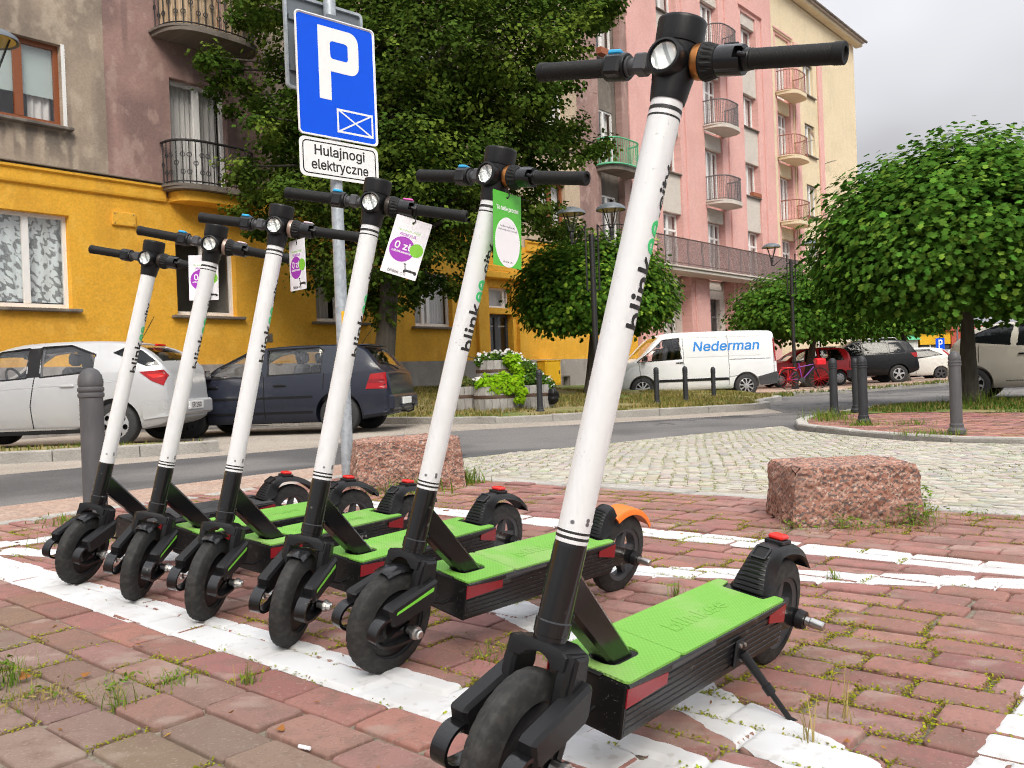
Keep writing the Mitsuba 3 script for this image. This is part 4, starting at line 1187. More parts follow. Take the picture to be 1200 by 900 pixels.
def build_car(name, label, group, c, pm, pos, yaw, wb, wr, ww, wins, wscreen=None, rscreen=None, cabin=None, rim=(7, 'oval', 'm_alloy'), seams=(), see=True, category='car', arch=.05, floor=.52):
    """Body with cut windows and wheel arches, panes, wheels; wins = side window polygons (x, z)."""
    k = thing(name, label, category, group)
    TW = tr(*pos) @ rot(yaw, [0, 0, 1])
    body = man(c.loft())
    for sx in (1, -1):
        for sy in (1, -1):
            body -= man(cyl((sx * wb / 2, sy * (c.W / 2 + .1), wr + .01), (sx * wb / 2, sy * (c.W / 2 - ww - .12), wr + .01), wr + arch, n=40))
    cuts = []
    if see:
        cx0, cx1 = cabin
        body -= man(c.loft(cx0, cx1, 40, .055, floor))
        for w in wins:
            m = side(Polygon(w), -c.W, c.W)
            body -= man(m)
        for scr in (wscreen, rscreen):
            if scr:
                x0, x1, hw0, hw1 = scr
                xs = np.linspace(x0, x1, 9)
                P, Q = [], []
                for x in xs:
                    h = hw0 + (hw1 - hw0) * (x - x0) / (x1 - x0)
                    for y in (-h, h):
                        z = c.z_at(x, y)
                        P += [(x, y, z + .3), (x, y, z - .12)]
                # one prism per strip keeps the cutter close to the curved glass
                for i in range(8):
                    cuts.append(man(hull(np.array(P[4 * i:4 * i + 8]))))
                    body -= cuts[-1]
    bm = tm(body)
    part(k, 'body', bm, pm, 28, TW)
    gl = 'm_glass' if see else 'm_dark_pane'
    for w in wins:
        for sg in (1, -1):
            part(k, 'side_window', c.skin(Polygon(w).buffer(.004 if see else 0), -.012 if see else .004, sg), gl, False, TW)
            rim_ = Polygon(w).buffer(.016).difference(Polygon(w).buffer(-.006))
            part(k, 'window_seal', c.skin(rim_, .003, sg, .3), 'm_black_satin', False, TW)
    for nm, scr in (('windscreen', wscreen), ('rear_window', rscreen)):
        if scr:
            x0, x1, hw0, hw1 = scr
            part(k, nm, c.deck(np.linspace(x0, x1, 9), lambda x: hw0 + (hw1 - hw0) * (x - x0) / (x1 - x0), -.012 if see else .004), gl, False, TW)
    for sx in (1, -1):
        for sy in (1, -1):
            m = tr(sx * wb / 2, sy * (c.W / 2 - ww / 2 - .03), wr) @ rot(-90 * sy, [1, 0, 0])
            wheel(k, TW @ m, wr, ww, *rim)
    for sg in (1, -1):
        for s_ in seams:
            part(k, 'door_seam', c.skin(LineString(s_).buffer(.006, cap_style=2), .004, sg, .06), 'm_black_matt', False, TW)
    if see:
        inn = man(c.loft(cabin[0] + .002, cabin[1] - .002, 40, .058, floor + .002)) - man(c.loft(cabin[0] + .03, cabin[1] - .03, 40, .085, floor + .03))
        for w in wins:
            inn -= man(side(Polygon(w).buffer(.01), -c.W, c.W))
        for cut_ in cuts:
            inn -= cut_
        part(k, 'cabin_lining', tm(inn), 'm_seat', 28, TW)
        st = []
        for x in (cabin[0] + (cabin[1] - cabin[0]) * .22, cabin[0] + (cabin[1] - cabin[0]) * .55):
            for y in (-.36, .36):
                st.append(rbx(x - .28, x + .25, y - .25, y + .25, floor + .005, floor + .14, .05))
                st.append(moved(rbx(-.07, .07, -.24, .24, 0, .52, .05), tr(x - .22, y, floor + .1) @ rot(-12, [0, 1, 0])))
                st.append(moved(rbx(-.05, .05, -.13, .13, 0, .18, .04), tr(x - .34, y, floor + .63)))
        part(k, 'seats', cat(st), 'm_seat', 30, TW)
    return k, TW


def put(k, TW, name, mesh, m, smooth=30, label=None):
    return part(k, name, mesh, m, smooth, TW, label=label)


def pair(k, TW, name, fn, m, smooth=True):
    for sg in (1, -1):
        put(k, TW, name, fn(sg), m, smooth)


def lamp_on(c, k, TW, poly, m, name='tail_light', off=.01):
    for sg in (1, -1):
        put(k, TW, name, c.skin(poly, off, sg, .06), m, True)


def handle(c, k, TW, x, z, m, sides=(1, -1), cup=True):
    for sg in sides:
        y = sg * (c.y_at(x, z))
        h = put(k, TW, 'door_handle', rbx(x - .10, x + .10, y - .004 if sg > 0 else y - .034, y + .034 if sg > 0 else y + .004, z - .016, z + .016, .010), m)


def mirror(c, k, TW, x, z, m, sides=(1, -1)):
    for sg in sides:
        y = sg * c.y_at(x, z)
        put(k, TW, 'wing_mirror', hull([(x - .05, y, z), (x + .06, y, z), (x - .06, y + sg * .20, z + .0), (x + .05, y + sg * .20, z + .02), (x - .06, y + sg * .20, z + .13), (x + .03, y + sg * .19, z + .13), (x - .06, y + sg * .06, z + .14), (x + .04, y + sg * .06, z + .13)]), m, 50)


# --- silver hatchback (left), seen from its left side and rear
SC = Car(-2.02, 1.98, 1.73, [(-2.02, .62), (-1.99, .98), (-1.93, 1.10), (-1.55, 1.40), (-1.25, 1.475), (-.6, 1.505), (0, 1.49), (.45, 1.40), (1.12, 1.03), (1.65, .93), (1.88, .80), (1.98, .55)],
         [(-2.02, .60), (-1.9, 1.02), (-1.2, 1.02), (0, .97), (1.1, .92), (1.7, .85), (1.98, .5)],
         [(-2.02, .72), (-1.93, .88), (-1.6, .97), (-.8, 1.0), (.8, 1.0), (1.5, .94), (1.85, .80), (1.98, .62)],
         [(-2.02, .36), (-1.8, .26), (-1.3, .2), (1.3, .2), (1.98, .3)], tumble=.36)
WS = [[(-.98, 1.05), (-.24, 1.00), (-.21, 1.41), (-.62, 1.42), (-.98, 1.28)], [(-.04, .995), (.98, .935), (.78, 1.13), (.36, 1.36), (-.02, 1.40)]]
k, TW = build_car('parked_car', 'silver hatchback with red tail lights parked at far left by the yellow house', 'cars parked by the houses', SC, 'm_car_silver', (-6.72, 12.98, -.085), 178.5, 2.51, .305, .19, WS,
                  (.50, 1.10, .54, .64), (-1.86, -1.42, .60, .54), (-1.75, 1.15), (7, 'oval', 'm_alloy'), [[(-.13, .28), (-.10, .6), (-.16, 1.0)], [(1.0, .30), (1.05, .9)], [(-1.0, .75), (-1.02, 1.03)]])
put(k, TW, 'tail_light', SC.skin([(-1.97, .96), (-1.93, 1.04), (-1.62, 1.02), (-1.78, .89), (-1.93, .82)], .012, 1, .05), 'm_rear_lamp', True)
put(k, TW, 'tail_light', SC.skin([(-1.97, .96), (-1.93, 1.04), (-1.62, 1.02), (-1.78, .89), (-1.93, .82)], .012, -1, .05), 'm_rear_lamp', True)
for sg in (1, -1):
    put(k, TW, 'door_pillar', SC.skin([(-.225, 1.0), (-.055, .995), (-.035, 1.40), (-.195, 1.41)], .005, sg, .08), 'm_black_satin', True)
    put(k, TW, 'tail_light_band', SC.skin([(-1.955, .945), (-1.92, .99), (-1.72, .98), (-1.80, .93)], .0145, sg, .05), 'm_bright_red', True)
put(k, TW, 'quarter_window', SC.skin([(-1.88, 1.10), (-1.70, 1.10), (-1.22, 1.30), (-1.40, 1.385), (-1.62, 1.32), (-1.82, 1.17)], .004), 'm_dark_pane', True)
handle(SC, k, TW, -.62, .86, 'm_car_silver')
handle(SC, k, TW, .52, .83, 'm_car_silver')
mirror(SC, k, TW, .92, .96, 'm_car_silver')
put(k, TW, 'rear_bumper', cat([SC.skin([(-2.0, .40), (-2.0, .62), (-1.62, .60), (-1.66, .36)], .018, sg, .06) for sg in (1, -1)] + [rbx(-2.07, -1.95, -.68, .68, .40, .62, .03)]), 'm_car_silver')
np_ = put(k, TW, 'number_plate', rbx(-2.085, -2.072, -.26, .26, .47, .585, .004), 'm_plate')
put(np_, TW, 'plate_letters', moved(text('ER 2GG', .07, .002, True), axes((-2.0855, 0, .492), (0, -1, 0), (0, 0, 1))), 'm_print_black', False)
bd = put(k, TW, 'badge', lathe([(.045, 0), (.052, .012), (.045, .014), (.04, .008)], 20, (-2.0, 0, .90), (-2.02, 0, .905)), 'm_chrome', True)
put(k, TW, 'high_brake_light', rbx(-1.60, -1.55, -.14, .14, 1.405, 1.435, .006), 'm_bright_red')
put(k, TW, 'aerial', cat([tube([(-1.28, 0, 1.475), (-1.42, 0, 1.70), (-1.5, 0, 1.84)], .005, 6), rbx(-1.32, -1.22, -.03, .03, 1.465, 1.487, .008)]), 'm_black_satin')
put(k, TW, 'steering_wheel', tube([(.40 + .06 * math.sin(a), .36 + .18 * math.cos(a), .98 + .17 * math.sin(a)) for a in np.linspace(0, 2 * np.pi, 25)[:-1]], .017, 6, True), 'm_black_matt')
put(k, TW, 'dashboard', rbx(.55, 1.1, -.66, .66, .72, .95, .05), 'm_seat')
put(k, TW, 'inner_mirror', rbx(.36, .40, -.12, .12, 1.28, 1.35, .01), 'm_black_matt')
pair(k, TW, 'sill_trim', lambda sg: SC.skin([(-.88, .205), (.9, .205), (.9, .262), (-.88, .262)], .008, sg, .2), 'm_black_matt')
pair(k, TW, 'sill_strip', lambda sg: SC.skin([(-.85, .255), (.85, .255), (.85, .285), (-.85, .285)], .006, sg, .2), 'm_chrome')
pair(k, TW, 'side_crease', lambda sg: SC.skin([(-1.5, .905), (1.2, .80), (1.2, .808), (-1.5, .918)], .005, sg, .2), 'm_car_silver')

# --- dark blue hatchback
GC_ = Car(-2.07, 2.05, 1.73, [(-2.07, .60), (-2.03, .92), (-1.93, 1.02), (-1.62, 1.36), (-1.42, 1.42), (-.5, 1.44), (0, 1.42), (.30, 1.35), (1.02, .98), (1.75, .86), (1.98, .74), (2.05, .50)],
          [(-2.07, .60), (-1.9, .97), (-1.2, .955), (0, .93), (1.05, .90), (1.7, .80), (2.05, .48)],
          [(-2.07, .80), (-1.98, .92), (-1.6, .98), (-.8, 1.0), (.8, 1.0), (1.6, .95), (1.95, .82), (2.05, .68)],
          [(-2.07, .33), (-1.8, .26), (-1.3, .2), (1.3, .2), (2.05, .26)], tumble=.34)
WG = [[(-.98, .985), (-.12, .965), (-.09, 1.36), (-.92, 1.375), (-1.0, 1.33)], [(-.02, .96), (.95, .935), (.72, 1.10), (.26, 1.32), (.0, 1.355)]]
k, TW = build_car('parked_car', 'dark blue hatchback with a tow bar parked right of the silver car', 'cars parked by the houses', GC_, 'm_car_navy', (-3.82, 14.60, -.13), 172, 2.51, .315, .19, WG,
                  (.36, 1.0, .52, .64), (-1.88, -1.56, .58, .52), (-1.8, 1.1), (9, 'hole', 'm_dark_grey'), [[(-.06, .28), (-.06, .95)], [(1.0, .3), (1.0, .9)], [(-1.02, .72), (-1.04, .98)]])
lamp_on(GC_, k, TW, [(-2.02, .70), (-2.0, .95), (-1.78, .93), (-1.70, .70)], 'm_rear_lamp')
pair(k, TW, 'lamp_band', lambda sg: GC_.skin([(-2.02, .79), (-2.01, .85), (-1.755, .85), (-1.735, .79)], .013, sg, .05), 'm_red_plastic')
put(k, TW, 'rear_bumper', cat([GC_.skin([(-2.05, .34), (-2.05, .60), (-1.62, .60), (-1.66, .30)], .022, sg, .06) for sg in (1, -1)] + [rbx(-2.12, -2.0, -.75, .75, .36, .60, .03)]), 'm_car_navy')
for x in (-.30, .82):
    handle(GC_, k, TW, x - .02, .80, 'm_black_gloss')
mirror(GC_, k, TW, .86, .94, 'm_car_navy')
for z, nm in ((.60, 'side_moulding'), (.36, 'sill_moulding')):
    pair(k, TW, nm, lambda sg: GC_.skin([(-.85, z), (.92, z), (.92, z + .03), (-.85, z + .03)], .014, sg, .2), 'm_black_satin')
tb = put(k, TW, 'tow_bar', cat([tube([(-2.0, .0, .33), (-2.15, 0, .31), (-2.22, 0, .33), (-2.23, 0, .40)], .018, 8), moved(trimesh.creation.icosphere(2, .03), tr(-2.23, 0, .43))]), 'm_black_satin')
put(k, TW, 'rear_plate', rbx(-2.135, -2.121, -.26, .26, .44, .55, .004), 'm_plate')
put(k, TW, 'rear_wiper', tube([(-2.0, 0, 1.0), (-1.93, .08, 1.06), (-1.84, .38, 1.12)], .012, 6), 'm_black_satin')
put(k, TW, 'rear_spoiler', rbx(-1.68, -1.52, -.5, .5, 1.385, 1.41, .01), 'm_car_navy')
put(k, TW, 'aerial', tube([(-1.4, 0, 1.43), (-1.62, 0, 1.72)], .005, 6), 'm_black_satin')

# --- white panel van
VC_ = Car(-2.40, 2.42, 1.92, [(-2.40, .70), (-2.385, 1.60), (-2.34, 1.80), (-2.2, 1.86), (-1, 1.885), (.5, 1.875), (.85, 1.80), (1.62, 1.16), (2.2, .98), (2.38, .80), (2.42, .55)],
          [(-2.40, .65), (-2.3, 1.12), (-1, 1.12), (.5, 1.10), (1.3, 1.04), (1.9, .90), (2.42, .5)],
          [(-2.40, .90), (-2.3, .96), (-2, .99), (-1, 1.0), (1.0, 1.0), (1.8, .95), (2.3, .80), (2.42, .62)],
          [(-2.40, .36), (-2.1, .30), (-1.4, .25), (1.5, .24), (2.42, .28)], tumble=.14)
WV = [[(.36, 1.13), (1.60, 1.08), (1.18, 1.38), (.86, 1.66), (.40, 1.70)]]
k, TW = build_car('panel_van', 'white panel van with blue lettering parked across from the cobbles', 'parked vehicles', VC_, 'm_car_white', (4.98, 25.3, -.14), 185.5, 2.95, .325, .21, WV,
                  (.92, 1.58, .62, .76), None, (.1, 1.75), (9, 'spoke', 'm_alloy'), [[(.30, .32), (.30, 1.72)], [(1.50, .34), (1.56, 1.06)]], category='van', floor=.85)
put(k, TW, 'rear_bumper', cat([VC_.skin([(-2.39, .36), (-2.39, .70), (-1.80, .56), (-1.86, .32)], .014, sg, .08) for sg in (1, -1)] + [rbx(-2.46, -2.3, -.84, .84, .38, .64, .03)]), 'm_dark_grey')
pair(k, TW, 'side_moulding', lambda sg: VC_.skin([(-.98, .50), (1.18, .50), (1.18, .565), (-.94, .575)], .02, sg, .2), 'm_black_matt')
lamp_on(VC_, k, TW, [(-2.385, .98), (-2.36, 1.62), (-2.29, 1.60), (-2.31, .98)], 'm_rear_lamp')
lamp_on(VC_, k, TW, [(2.05, .72), (2.28, .70), (2.2, .88), (1.82, .93)], 'm_lens', 'headlight')
handle(VC_, k, TW, .42, 1.02, 'm_black_satin')
mirror(VC_, k, TW, 1.42, 1.10, 'm_black_satin')


def on_side(c, mesh, x, z, off=.006):
    """Lettering laid on the car's left side, reading towards the tail."""
    m = mesh.subdivide_to_size(.09, max_iter=8)
    v = m.vertices.copy()
    w = np.array([(x - a, c.y_at(x - a, z + b) + off + d, z + b) for a, b, d in v])
    return trimesh.Trimesh(w, m.faces, process=False)


nd = text('Nederman', .255, .002, True)
nd.apply_transform(np.array([[1.12, .20, 0, 0], [0, 1, 0, 0], [0, 0, 1, 0], [0, 0, 0, 1.0]]))
mat('m_van_blue', (.010, .20, .60), .4)
put(k, TW, 'lettering', on_side(VC_, nd, -.92, 1.33), 'm_van_blue', False, 'blue slanted lettering on the side of the van')
for z in (1.16, 1.70):
    pair(k, TW, 'panel_crease', lambda sg: VC_.skin([(-1.9, z), (.2, z), (.2, z + .008), (-1.9, z + .008)], .006, sg, .2), 'm_curtain')
for ln in ([(-.98, .36), (-.98, 1.74)], [(-.98, .58), (-1.30, .62)], [(-2.28, .60), (-2.30, 1.66)]):
    pair(k, TW, 'door_seam', lambda sg: VC_.skin(LineString(ln).buffer(.006, cap_style=2), .004, sg, .08), 'm_black_matt')
pair(k, TW, 'slide_rail', lambda sg: VC_.skin([(-2.2, 1.06), (-1.0, 1.06), (-1.0, 1.075), (-2.2, 1.075)], .006, sg, .2), 'm_dark_grey')

# --- small red hatchback
RC_ = Car(-1.62, 1.62, 1.50, [(-1.62, .60), (-1.6, .98), (-1.5, 1.22), (-1.32, 1.38), (-.6, 1.43), (.1, 1.40), (.45, 1.25), (.85, .98), (1.4, .84), (1.58, .70), (1.62, .5)],
          [(-1.62, .6), (-1.5, .92), (0, .90), (.8, .88), (1.4, .76), (1.62, .45)], [(-1.62, .86), (-1.4, .96), (-.6, 1), (.7, 1), (1.35, .92), (1.62, .74)], [(-1.62, .32), (-1.2, .22), (1.2, .22), (1.62, .28)], tumble=.3)
WR = [[(-1.28, .95), (-.42, .93), (-.40, 1.33), (-1.12, 1.32)], [(-.30, .93), (.70, .905), (.34, 1.22), (.08, 1.33), (-.29, 1.345)]]
k, TW = build_car('parked_car', 'small red hatchback parked behind the red bicycle', 'cars parked along the far pavement', RC_, 'm_car_red', (10.95, 33.05, -.10), 181, 2.2, .27, .16, WR, (.48, .84, .48, .56), (-1.58, -1.42, .5, .48), (-1.4, .9), (8, 'hole', 'm_alloy'), [[(-.36, .3), (-.36, .9)], [(.78, .3), (.78, .88)]])
lamp_on(RC_, k, TW, [(-1.60, .62), (-1.58, .9), (-1.48, .9), (-1.45, .62)], 'm_rear_lamp')
mirror(RC_, k, TW, .66, .90, 'm_black_satin')
put(k, TW, 'rear_bumper', cat([RC_.skin([(-1.61, .30), (-1.61, .56), (-1.35, .56), (-1.38, .28)], .02, sg, .08) for sg in (1, -1)] + [rbx(-1.68, -1.56, -.66, .66, .34, .56, .03)]), 'm_dark_grey')
# --- black sport utility car
UC = Car(-2.12, 2.1, 1.80, [(-2.12, .72), (-2.1, 1.05), (-2.02, 1.2), (-1.72, 1.62), (-1.5, 1.68), (-.6, 1.72), (.1, 1.69), (.45, 1.58), (1.1, 1.14), (1.85, 1.02), (2.05, .86), (2.1, .6)],
         [(-2.12, .7), (-2, 1.12), (0, 1.08), (1.1, 1.05), (1.8, .95), (2.1, .55)], [(-2.12, .85), (-1.9, .95), (-1, 1), (1, 1), (1.7, .94), (2.1, .72)], [(-2.12, .46), (-1.6, .32), (1.5, .30), (2.1, .36)], tumble=.32)
WU = [[(-1.62, 1.17), (-1.02, 1.14), (-1.0, 1.56), (-1.40, 1.56)], [(-.93, 1.13), (-.05, 1.11), (-.03, 1.60), (-.92, 1.58)], [(.03, 1.11), (1.02, 1.09), (.72, 1.30), (.36, 1.54), (.04, 1.60)]]
k, TW = build_car('parked_car', 'black sport utility car parked right of the small red car', 'cars parked along the far pavement', UC, 'm_car_black', (13.55, 34.6, -.13), 176, 2.64, .345, .22, WU, (.5, 1.08, .56, .68), None, (-1.5, 1.1), (5, 'spoke', 'm_alloy'), [[(-.01, .4), (-.01, 1.08)], [(-.96, .75), (-.97, 1.1)]], see=False)
lamp_on(UC, k, TW, [(-2.10, .98), (-2.06, 1.16), (-1.78, 1.14), (-1.92, .98)], 'm_rear_lamp')
pair(k, TW, 'roof_rails', lambda sg: tube([(-1.4, sg * .56, 1.66), (-1.3, sg * .57, 1.75), (.2, sg * .57, 1.75), (.35, sg * .56, 1.66)], .02, 6), 'm_alloy')
mirror(UC, k, TW, .95, 1.08, 'm_car_black')
k2, TW2 = build_car('parked_car', 'dark car whose roof shows behind the black sport utility car', 'cars parked along the far pavement', Car(-2.0, 2.0, 1.75, [(-2, .6), (-1.95, 1.0), (-1.5, 1.45), (-.5, 1.58), (.2, 1.52), (1.1, 1.0), (1.8, .9), (2, .5)], [(-2, .6), (-1.9, 1.0), (1.1, .95), (1.8, .8), (2, .45)], [(-2, .8), (-1, 1), (1, 1), (2, .7)], [(-2, .35), (-1, .22), (1, .22), (2, .3)]),
                  'm_car_black', (13.4, 38.6, -.10), 176, 2.55, .31, .19, [[(-1.2, 1.02), (-.1, 1.0), (-.1, 1.46), (-.9, 1.45)], [(0, 1.0), (.9, .97), (.25, 1.42), (0, 1.45)]], (.35, 1.02, .5, .62), None, (-1.3, 1.0), (7, 'spoke', 'm_alloy'), see=False)
# --- white city car far right, red rear light wing
HC = Car(-1.75, 1.75, 1.62, [(-1.75, .62), (-1.72, .98), (-1.62, 1.15), (-1.30, 1.43), (-.6, 1.50), (.1, 1.47), (.5, 1.33), (1.05, 1.0), (1.55, .85), (1.72, .7), (1.75, .5)],
         [(-1.75, .6), (-1.65, 1.02), (0, .98), (1, .93), (1.5, .8), (1.75, .45)], [(-1.75, .82), (-1.5, .95), (-.6, 1), (.8, 1), (1.45, .92), (1.75, .72)], [(-1.75, .34), (-1.2, .22), (1.2, .22), (1.75, .28)], tumble=.33)
WH = [[(-1.25, 1.14), (-.15, 1.0), (-.12, 1.40), (-.70, 1.41)], [(-.04, 1.0), (.92, .95), (.46, 1.28), (.2, 1.38), (-.03, 1.40)]]
k, TW = build_car('parked_car', 'white city car with red rear light wing parked under the small dark maple', 'cars parked along the far pavement', HC, 'm_car_pearl', (18.25, 40.5, -.2), 174, 2.34, .29, .18, WH, (.52, 1.0, .5, .58), (-1.62, -1.38, .5, .46), (-1.4, 1.0), (5, 'spoke', 'm_dark_grey'), [[(-.08, .3), (-.08, .98)]], see=False)
lamp_on(HC, k, TW, [(-1.72, .92), (-1.62, 1.12), (-1.33, 1.38), (-1.26, 1.36), (-1.50, 1.10), (-1.60, .88)], 'm_rear_lamp')
for i_, (x_, y_, lb_) in enumerate(((22.3, 45.5, 'grey car parked just beyond the white city car'), (26.3, 51.5, 'dark grey car at the far end of the parked row'))):
    c_ = Car(-2.1, 2.1, 1.78, [(-2.1, .6), (-2.05, 1.0), (-1.5, 1.38), (-.5, 1.47), (.3, 1.40), (1.1, 1.0), (1.9, .86), (2.1, .5)], [(-2.1, .6), (-2, .98), (1.1, .93), (1.8, .8), (2.1, .45)], [(-2.1, .8), (-1, 1), (1, 1), (2.1, .7)], [(-2.1, .35), (-1, .22), (1, .22), (2.1, .3)])
    build_car('parked_car', lb_, 'cars parked along the far pavement', c_, 'm_car_grey', (x_, y_, -.22), 172, 2.6, .31, .19, [[(-1.4, 1.03), (-.15, 1.0), (-.12, 1.36), (-1.0, 1.36)], [(-.05, 1.0), (.95, .96), (.35, 1.34), (-.04, 1.36)]], (.4, 1.05, .5, .62), (-1.95, -1.55, .55, .5), (-1.5, 1.0), (7, 'spoke', 'm_alloy'), see=False)
# --- beige hatchback at the right edge, heading right
BC = Car(-1.95, 1.9, 1.72, [(-1.95, .62), (-1.92, .95), (-1.84, 1.08), (-1.45, 1.40), (-1.1, 1.47), (-.4, 1.50), (.2, 1.46), (.6, 1.32), (1.25, .98), (1.7, .86), (1.86, .72), (1.9, .5)],
         [(-1.95, .6), (-1.8, 1.05), (-1, 1.02), (0, .97), (1.1, .93), (1.6, .82), (1.9, .45)], [(-1.95, .78), (-1.8, .90), (-1.4, .97), (-.6, 1), (.8, 1), (1.5, .94), (1.9, .7)], [(-1.95, .36), (-1.4, .22), (1.3, .22), (1.9, .28)], tumble=.34)
WB = [[(-1.58, 1.14), (-.82, 1.05), (-.78, 1.41), (-1.05, 1.41), (-1.44, 1.26)], [(-.70, 1.04), (.98, .95), (.62, 1.22), (.28, 1.38), (-.66, 1.42)]]
k, TW = build_car('parked_car', 'beige hatchback standing behind the maple at the right edge', 'parked vehicles', BC, 'm_car_beige', (10.6, 16.8, -.12), -38, 2.95, .31, .19, WB, (.66, 1.22, .54, .64), None, (-1.6, 1.1), (7, 'spoke', 'm_alloy'), [[(-.33, .28), (-.30, .6), (-.34, 1.0)], [(1.0, .3), (1.02, .93)], [(-1.36, .72), (-1.36, 1.05)]], see=False)
handle(BC, k, TW, -.58, .87, 'm_black_satin')
mirror(BC, k, TW, .78, .97, 'm_black_satin')
pair(k, TW, 'sill_line', lambda sg: BC.skin([(-.9, .36), (.9, .36), (.9, .372), (-.9, .372)], .004, sg, .2), 'm_dark_grey')
# ---------------------------------------------------------------- street furniture
def fit(s, height, width, bold=False, depth=.0006):
    m = text(s, height, depth, bold)
    w = m.bounds[1][0] - m.bounds[0][0]
    m.apply_transform(np.diag([width / w, 1, 1, 1]))
    return m


def rrect(x0, y0, x1, y1, r):
    return sbox(x0 + r, y0 + r, x1 - r, y1 - r).buffer(r, 6)


def galv(p, n, uv):
    d1, d2, w = voronoi((p.x + p.y) * 45, p.z * 45)
    return mix((.30, .34, .38), (.46, .50, .54), w * .7 + .3 * noise(p.x * 30, p.y * 30, p.z * 12))


mat('m_galvanised', proc(galv), .45, metallic=.35)
PX, PY = -1.112, 5.84
SD, SN = np.array([.723, .690, 0]), np.array([.690, -.723, 0])
sp = single('sign_post', lathe([(0, -.05), (.04, -.05), (.04, 3.28), (.036, 3.30), (0, 3.30)], 24, (PX, PY, 0), (PX, PY, 1)), 'm_galvanised', 'round galvanised post carrying the blue parking sign', 'post')
part(sp, 'sticker', moved(bx(-.028, .028, -.0425, -.0405, -.045, .045), axes((PX, PY, 1.10), SD, -SN)), 'm_yellow_box', False, label='small yellow sticker on the post')
FS = axes((PX, PY, 0) + SN * .062, SD, (0, 0, 1))       # sign plane: x along the sign, y up, z towards the street


def on_sign(k, name, m, b, dz=0., smooth=False, label=None):
    return part(k, name, moved(m, FS @ tr(0, 0, dz)), b, smooth, label=label)


zt, zb = 3.055, 2.268
ps = thing('parking_sign', 'blue parking sign with a white P and a crossed rectangle', 'sign')
on_sign(ps, 'plate', cat([prism(rrect(-.302, zb, .302, zt, .03), .003), prism(rrect(-.302, zb, .302, zt, .03).difference(rrect(-.295, zb + .007, .295, zt - .007, .026)), .012)]), 'm_sign_white', -.006)
on_sign(ps, 'face', prism(rrect(-.288, zb + .014, .288, zt - .014, .024), .0012), 'm_sign_blue', -.0028)
pl = unary_union([sbox(-.138, zt - .535, -.048, zt - .06), rrect(-.138, zt - .345, .172, zt - .06, .07), sbox(-.138, zt - .345, 0, zt - .06)]).difference(rrect(-.048, zt - .262, .088, zt - .145, .022))
on_sign(ps, 'letter', prism(pl, .0012), 'm_sign_white', -.0014)
b0 = sbox(-.012, zb + .052, .268, zb + .205)
w_ = .0065
xx = unary_union([b0.buffer(.002).difference(b0.buffer(-2 * w_ + .002)), LineString([(-.012, zb + .052), (.268, zb + .205)]).buffer(w_ * .8), LineString([(-.012, zb + .205), (.268, zb + .052)]).buffer(w_ * .8)]).intersection(b0.buffer(.003))
on_sign(ps, 'crossed_rectangle', prism(xx, .0012), 'm_sign_white', -.0014)
on_sign(ps, 'clamp', cat([bx(-.05, .05, zt - .25, zt - .21, -.075, -.007), bx(-.05, .05, zb + .2, zb + .24, -.075, -.007)]), 'm_sign_back')
on_sign(ps, 'fixing', moved(hull([(-.06, zt - .002, -.03), (.06, zt - .002, -.03), (.05, zt + .035, -.03), (-.05, zt + .035, -.03), (-.06, zt - .002, -.012), (.06, zt - .002, -.012), (.05, zt + .035, -.012), (-.05, zt + .035, -.012)]), tr(0, 0, 0)), 'm_sign_back')
pp = thing('plate_sign', 'white plate with black lettering fixed under the blue parking sign', 'sign')
on_sign(pp, 'plate', prism(rrect(-.302, 2.003, .302, 2.256, .04), .003), 'm_sign_white', -.006)
on_sign(pp, 'border', prism(rrect(-.281, 2.022, .281, 2.237, .034).difference(rrect(-.273, 2.030, .273, 2.229, .027)), .0008), 'm_print_black', -.0028)
on_sign(pp, 'lettering', cat([moved(fit('Hulajnogi', .062, .385, True), tr(.0, 2.150, 0)), moved(fit('elektryczne', .062, .435, True), tr(.0, 2.057, 0))]), 'm_print_black', -.0028, label='black words Hulajnogi elektryczne')
on_sign(pp, 'clamp', bx(-.05, .05, 2.11, 2.15, -.075, -.007), 'm_sign_back')
bs = thing('rear_sign', 'grey back of a second sign mounted behind the blue one', 'sign')
on_sign(bs, 'plate', prism(rrect(-.31, 2.585, .29, 3.20, .03), .003), 'm_sign_back', -.128)
on_sign(bs, 'rim', prism(rrect(-.31, 2.585, .29, 3.20, .03).difference(rrect(-.292, 2.603, .272, 3.182, .02)), .022), 'm_galvanised', -.128)
on_sign(bs, 'stiffener', cat([bx(-.28, .26, z, z + .035, -.123, -.104) for z in (2.70, 3.03)]), 'm_sign_back')


# granite blocks
def granite(p, n, uv):
    d1, d2, w = voronoi(p.x * 78 + p.z * 36 + 2 * noise(p.x * 50, p.y * 50, p.z * 50), p.y * 78 + p.z * 62)
    d3, d4, w2 = voronoi(p.x * 150 - p.z * 70, p.y * 150 + p.z * 110)
    c = mix((.25, .11, .078), (.38, .20, .145), w)
    c = mix(c, (.42, .31, .25), smoothstep(.78, .86, w2))
    c = mix(c, (.075, .06, .058), smoothstep(.52, .60, fbm(p.x * 100, p.y * 100, p.z * 100, 3)) * .85)
    return mix(c, (.20, .12, .095), smoothstep(.5, .75, fbm(p.x * 6, p.y * 6, p.z * 6, 3)) * .35)


mat('m_granite', proc(granite), .75, proc(lambda p, n, uv: fbm(p.x * 38, p.y * 38, p.z * 38, 2) * .012, .002))


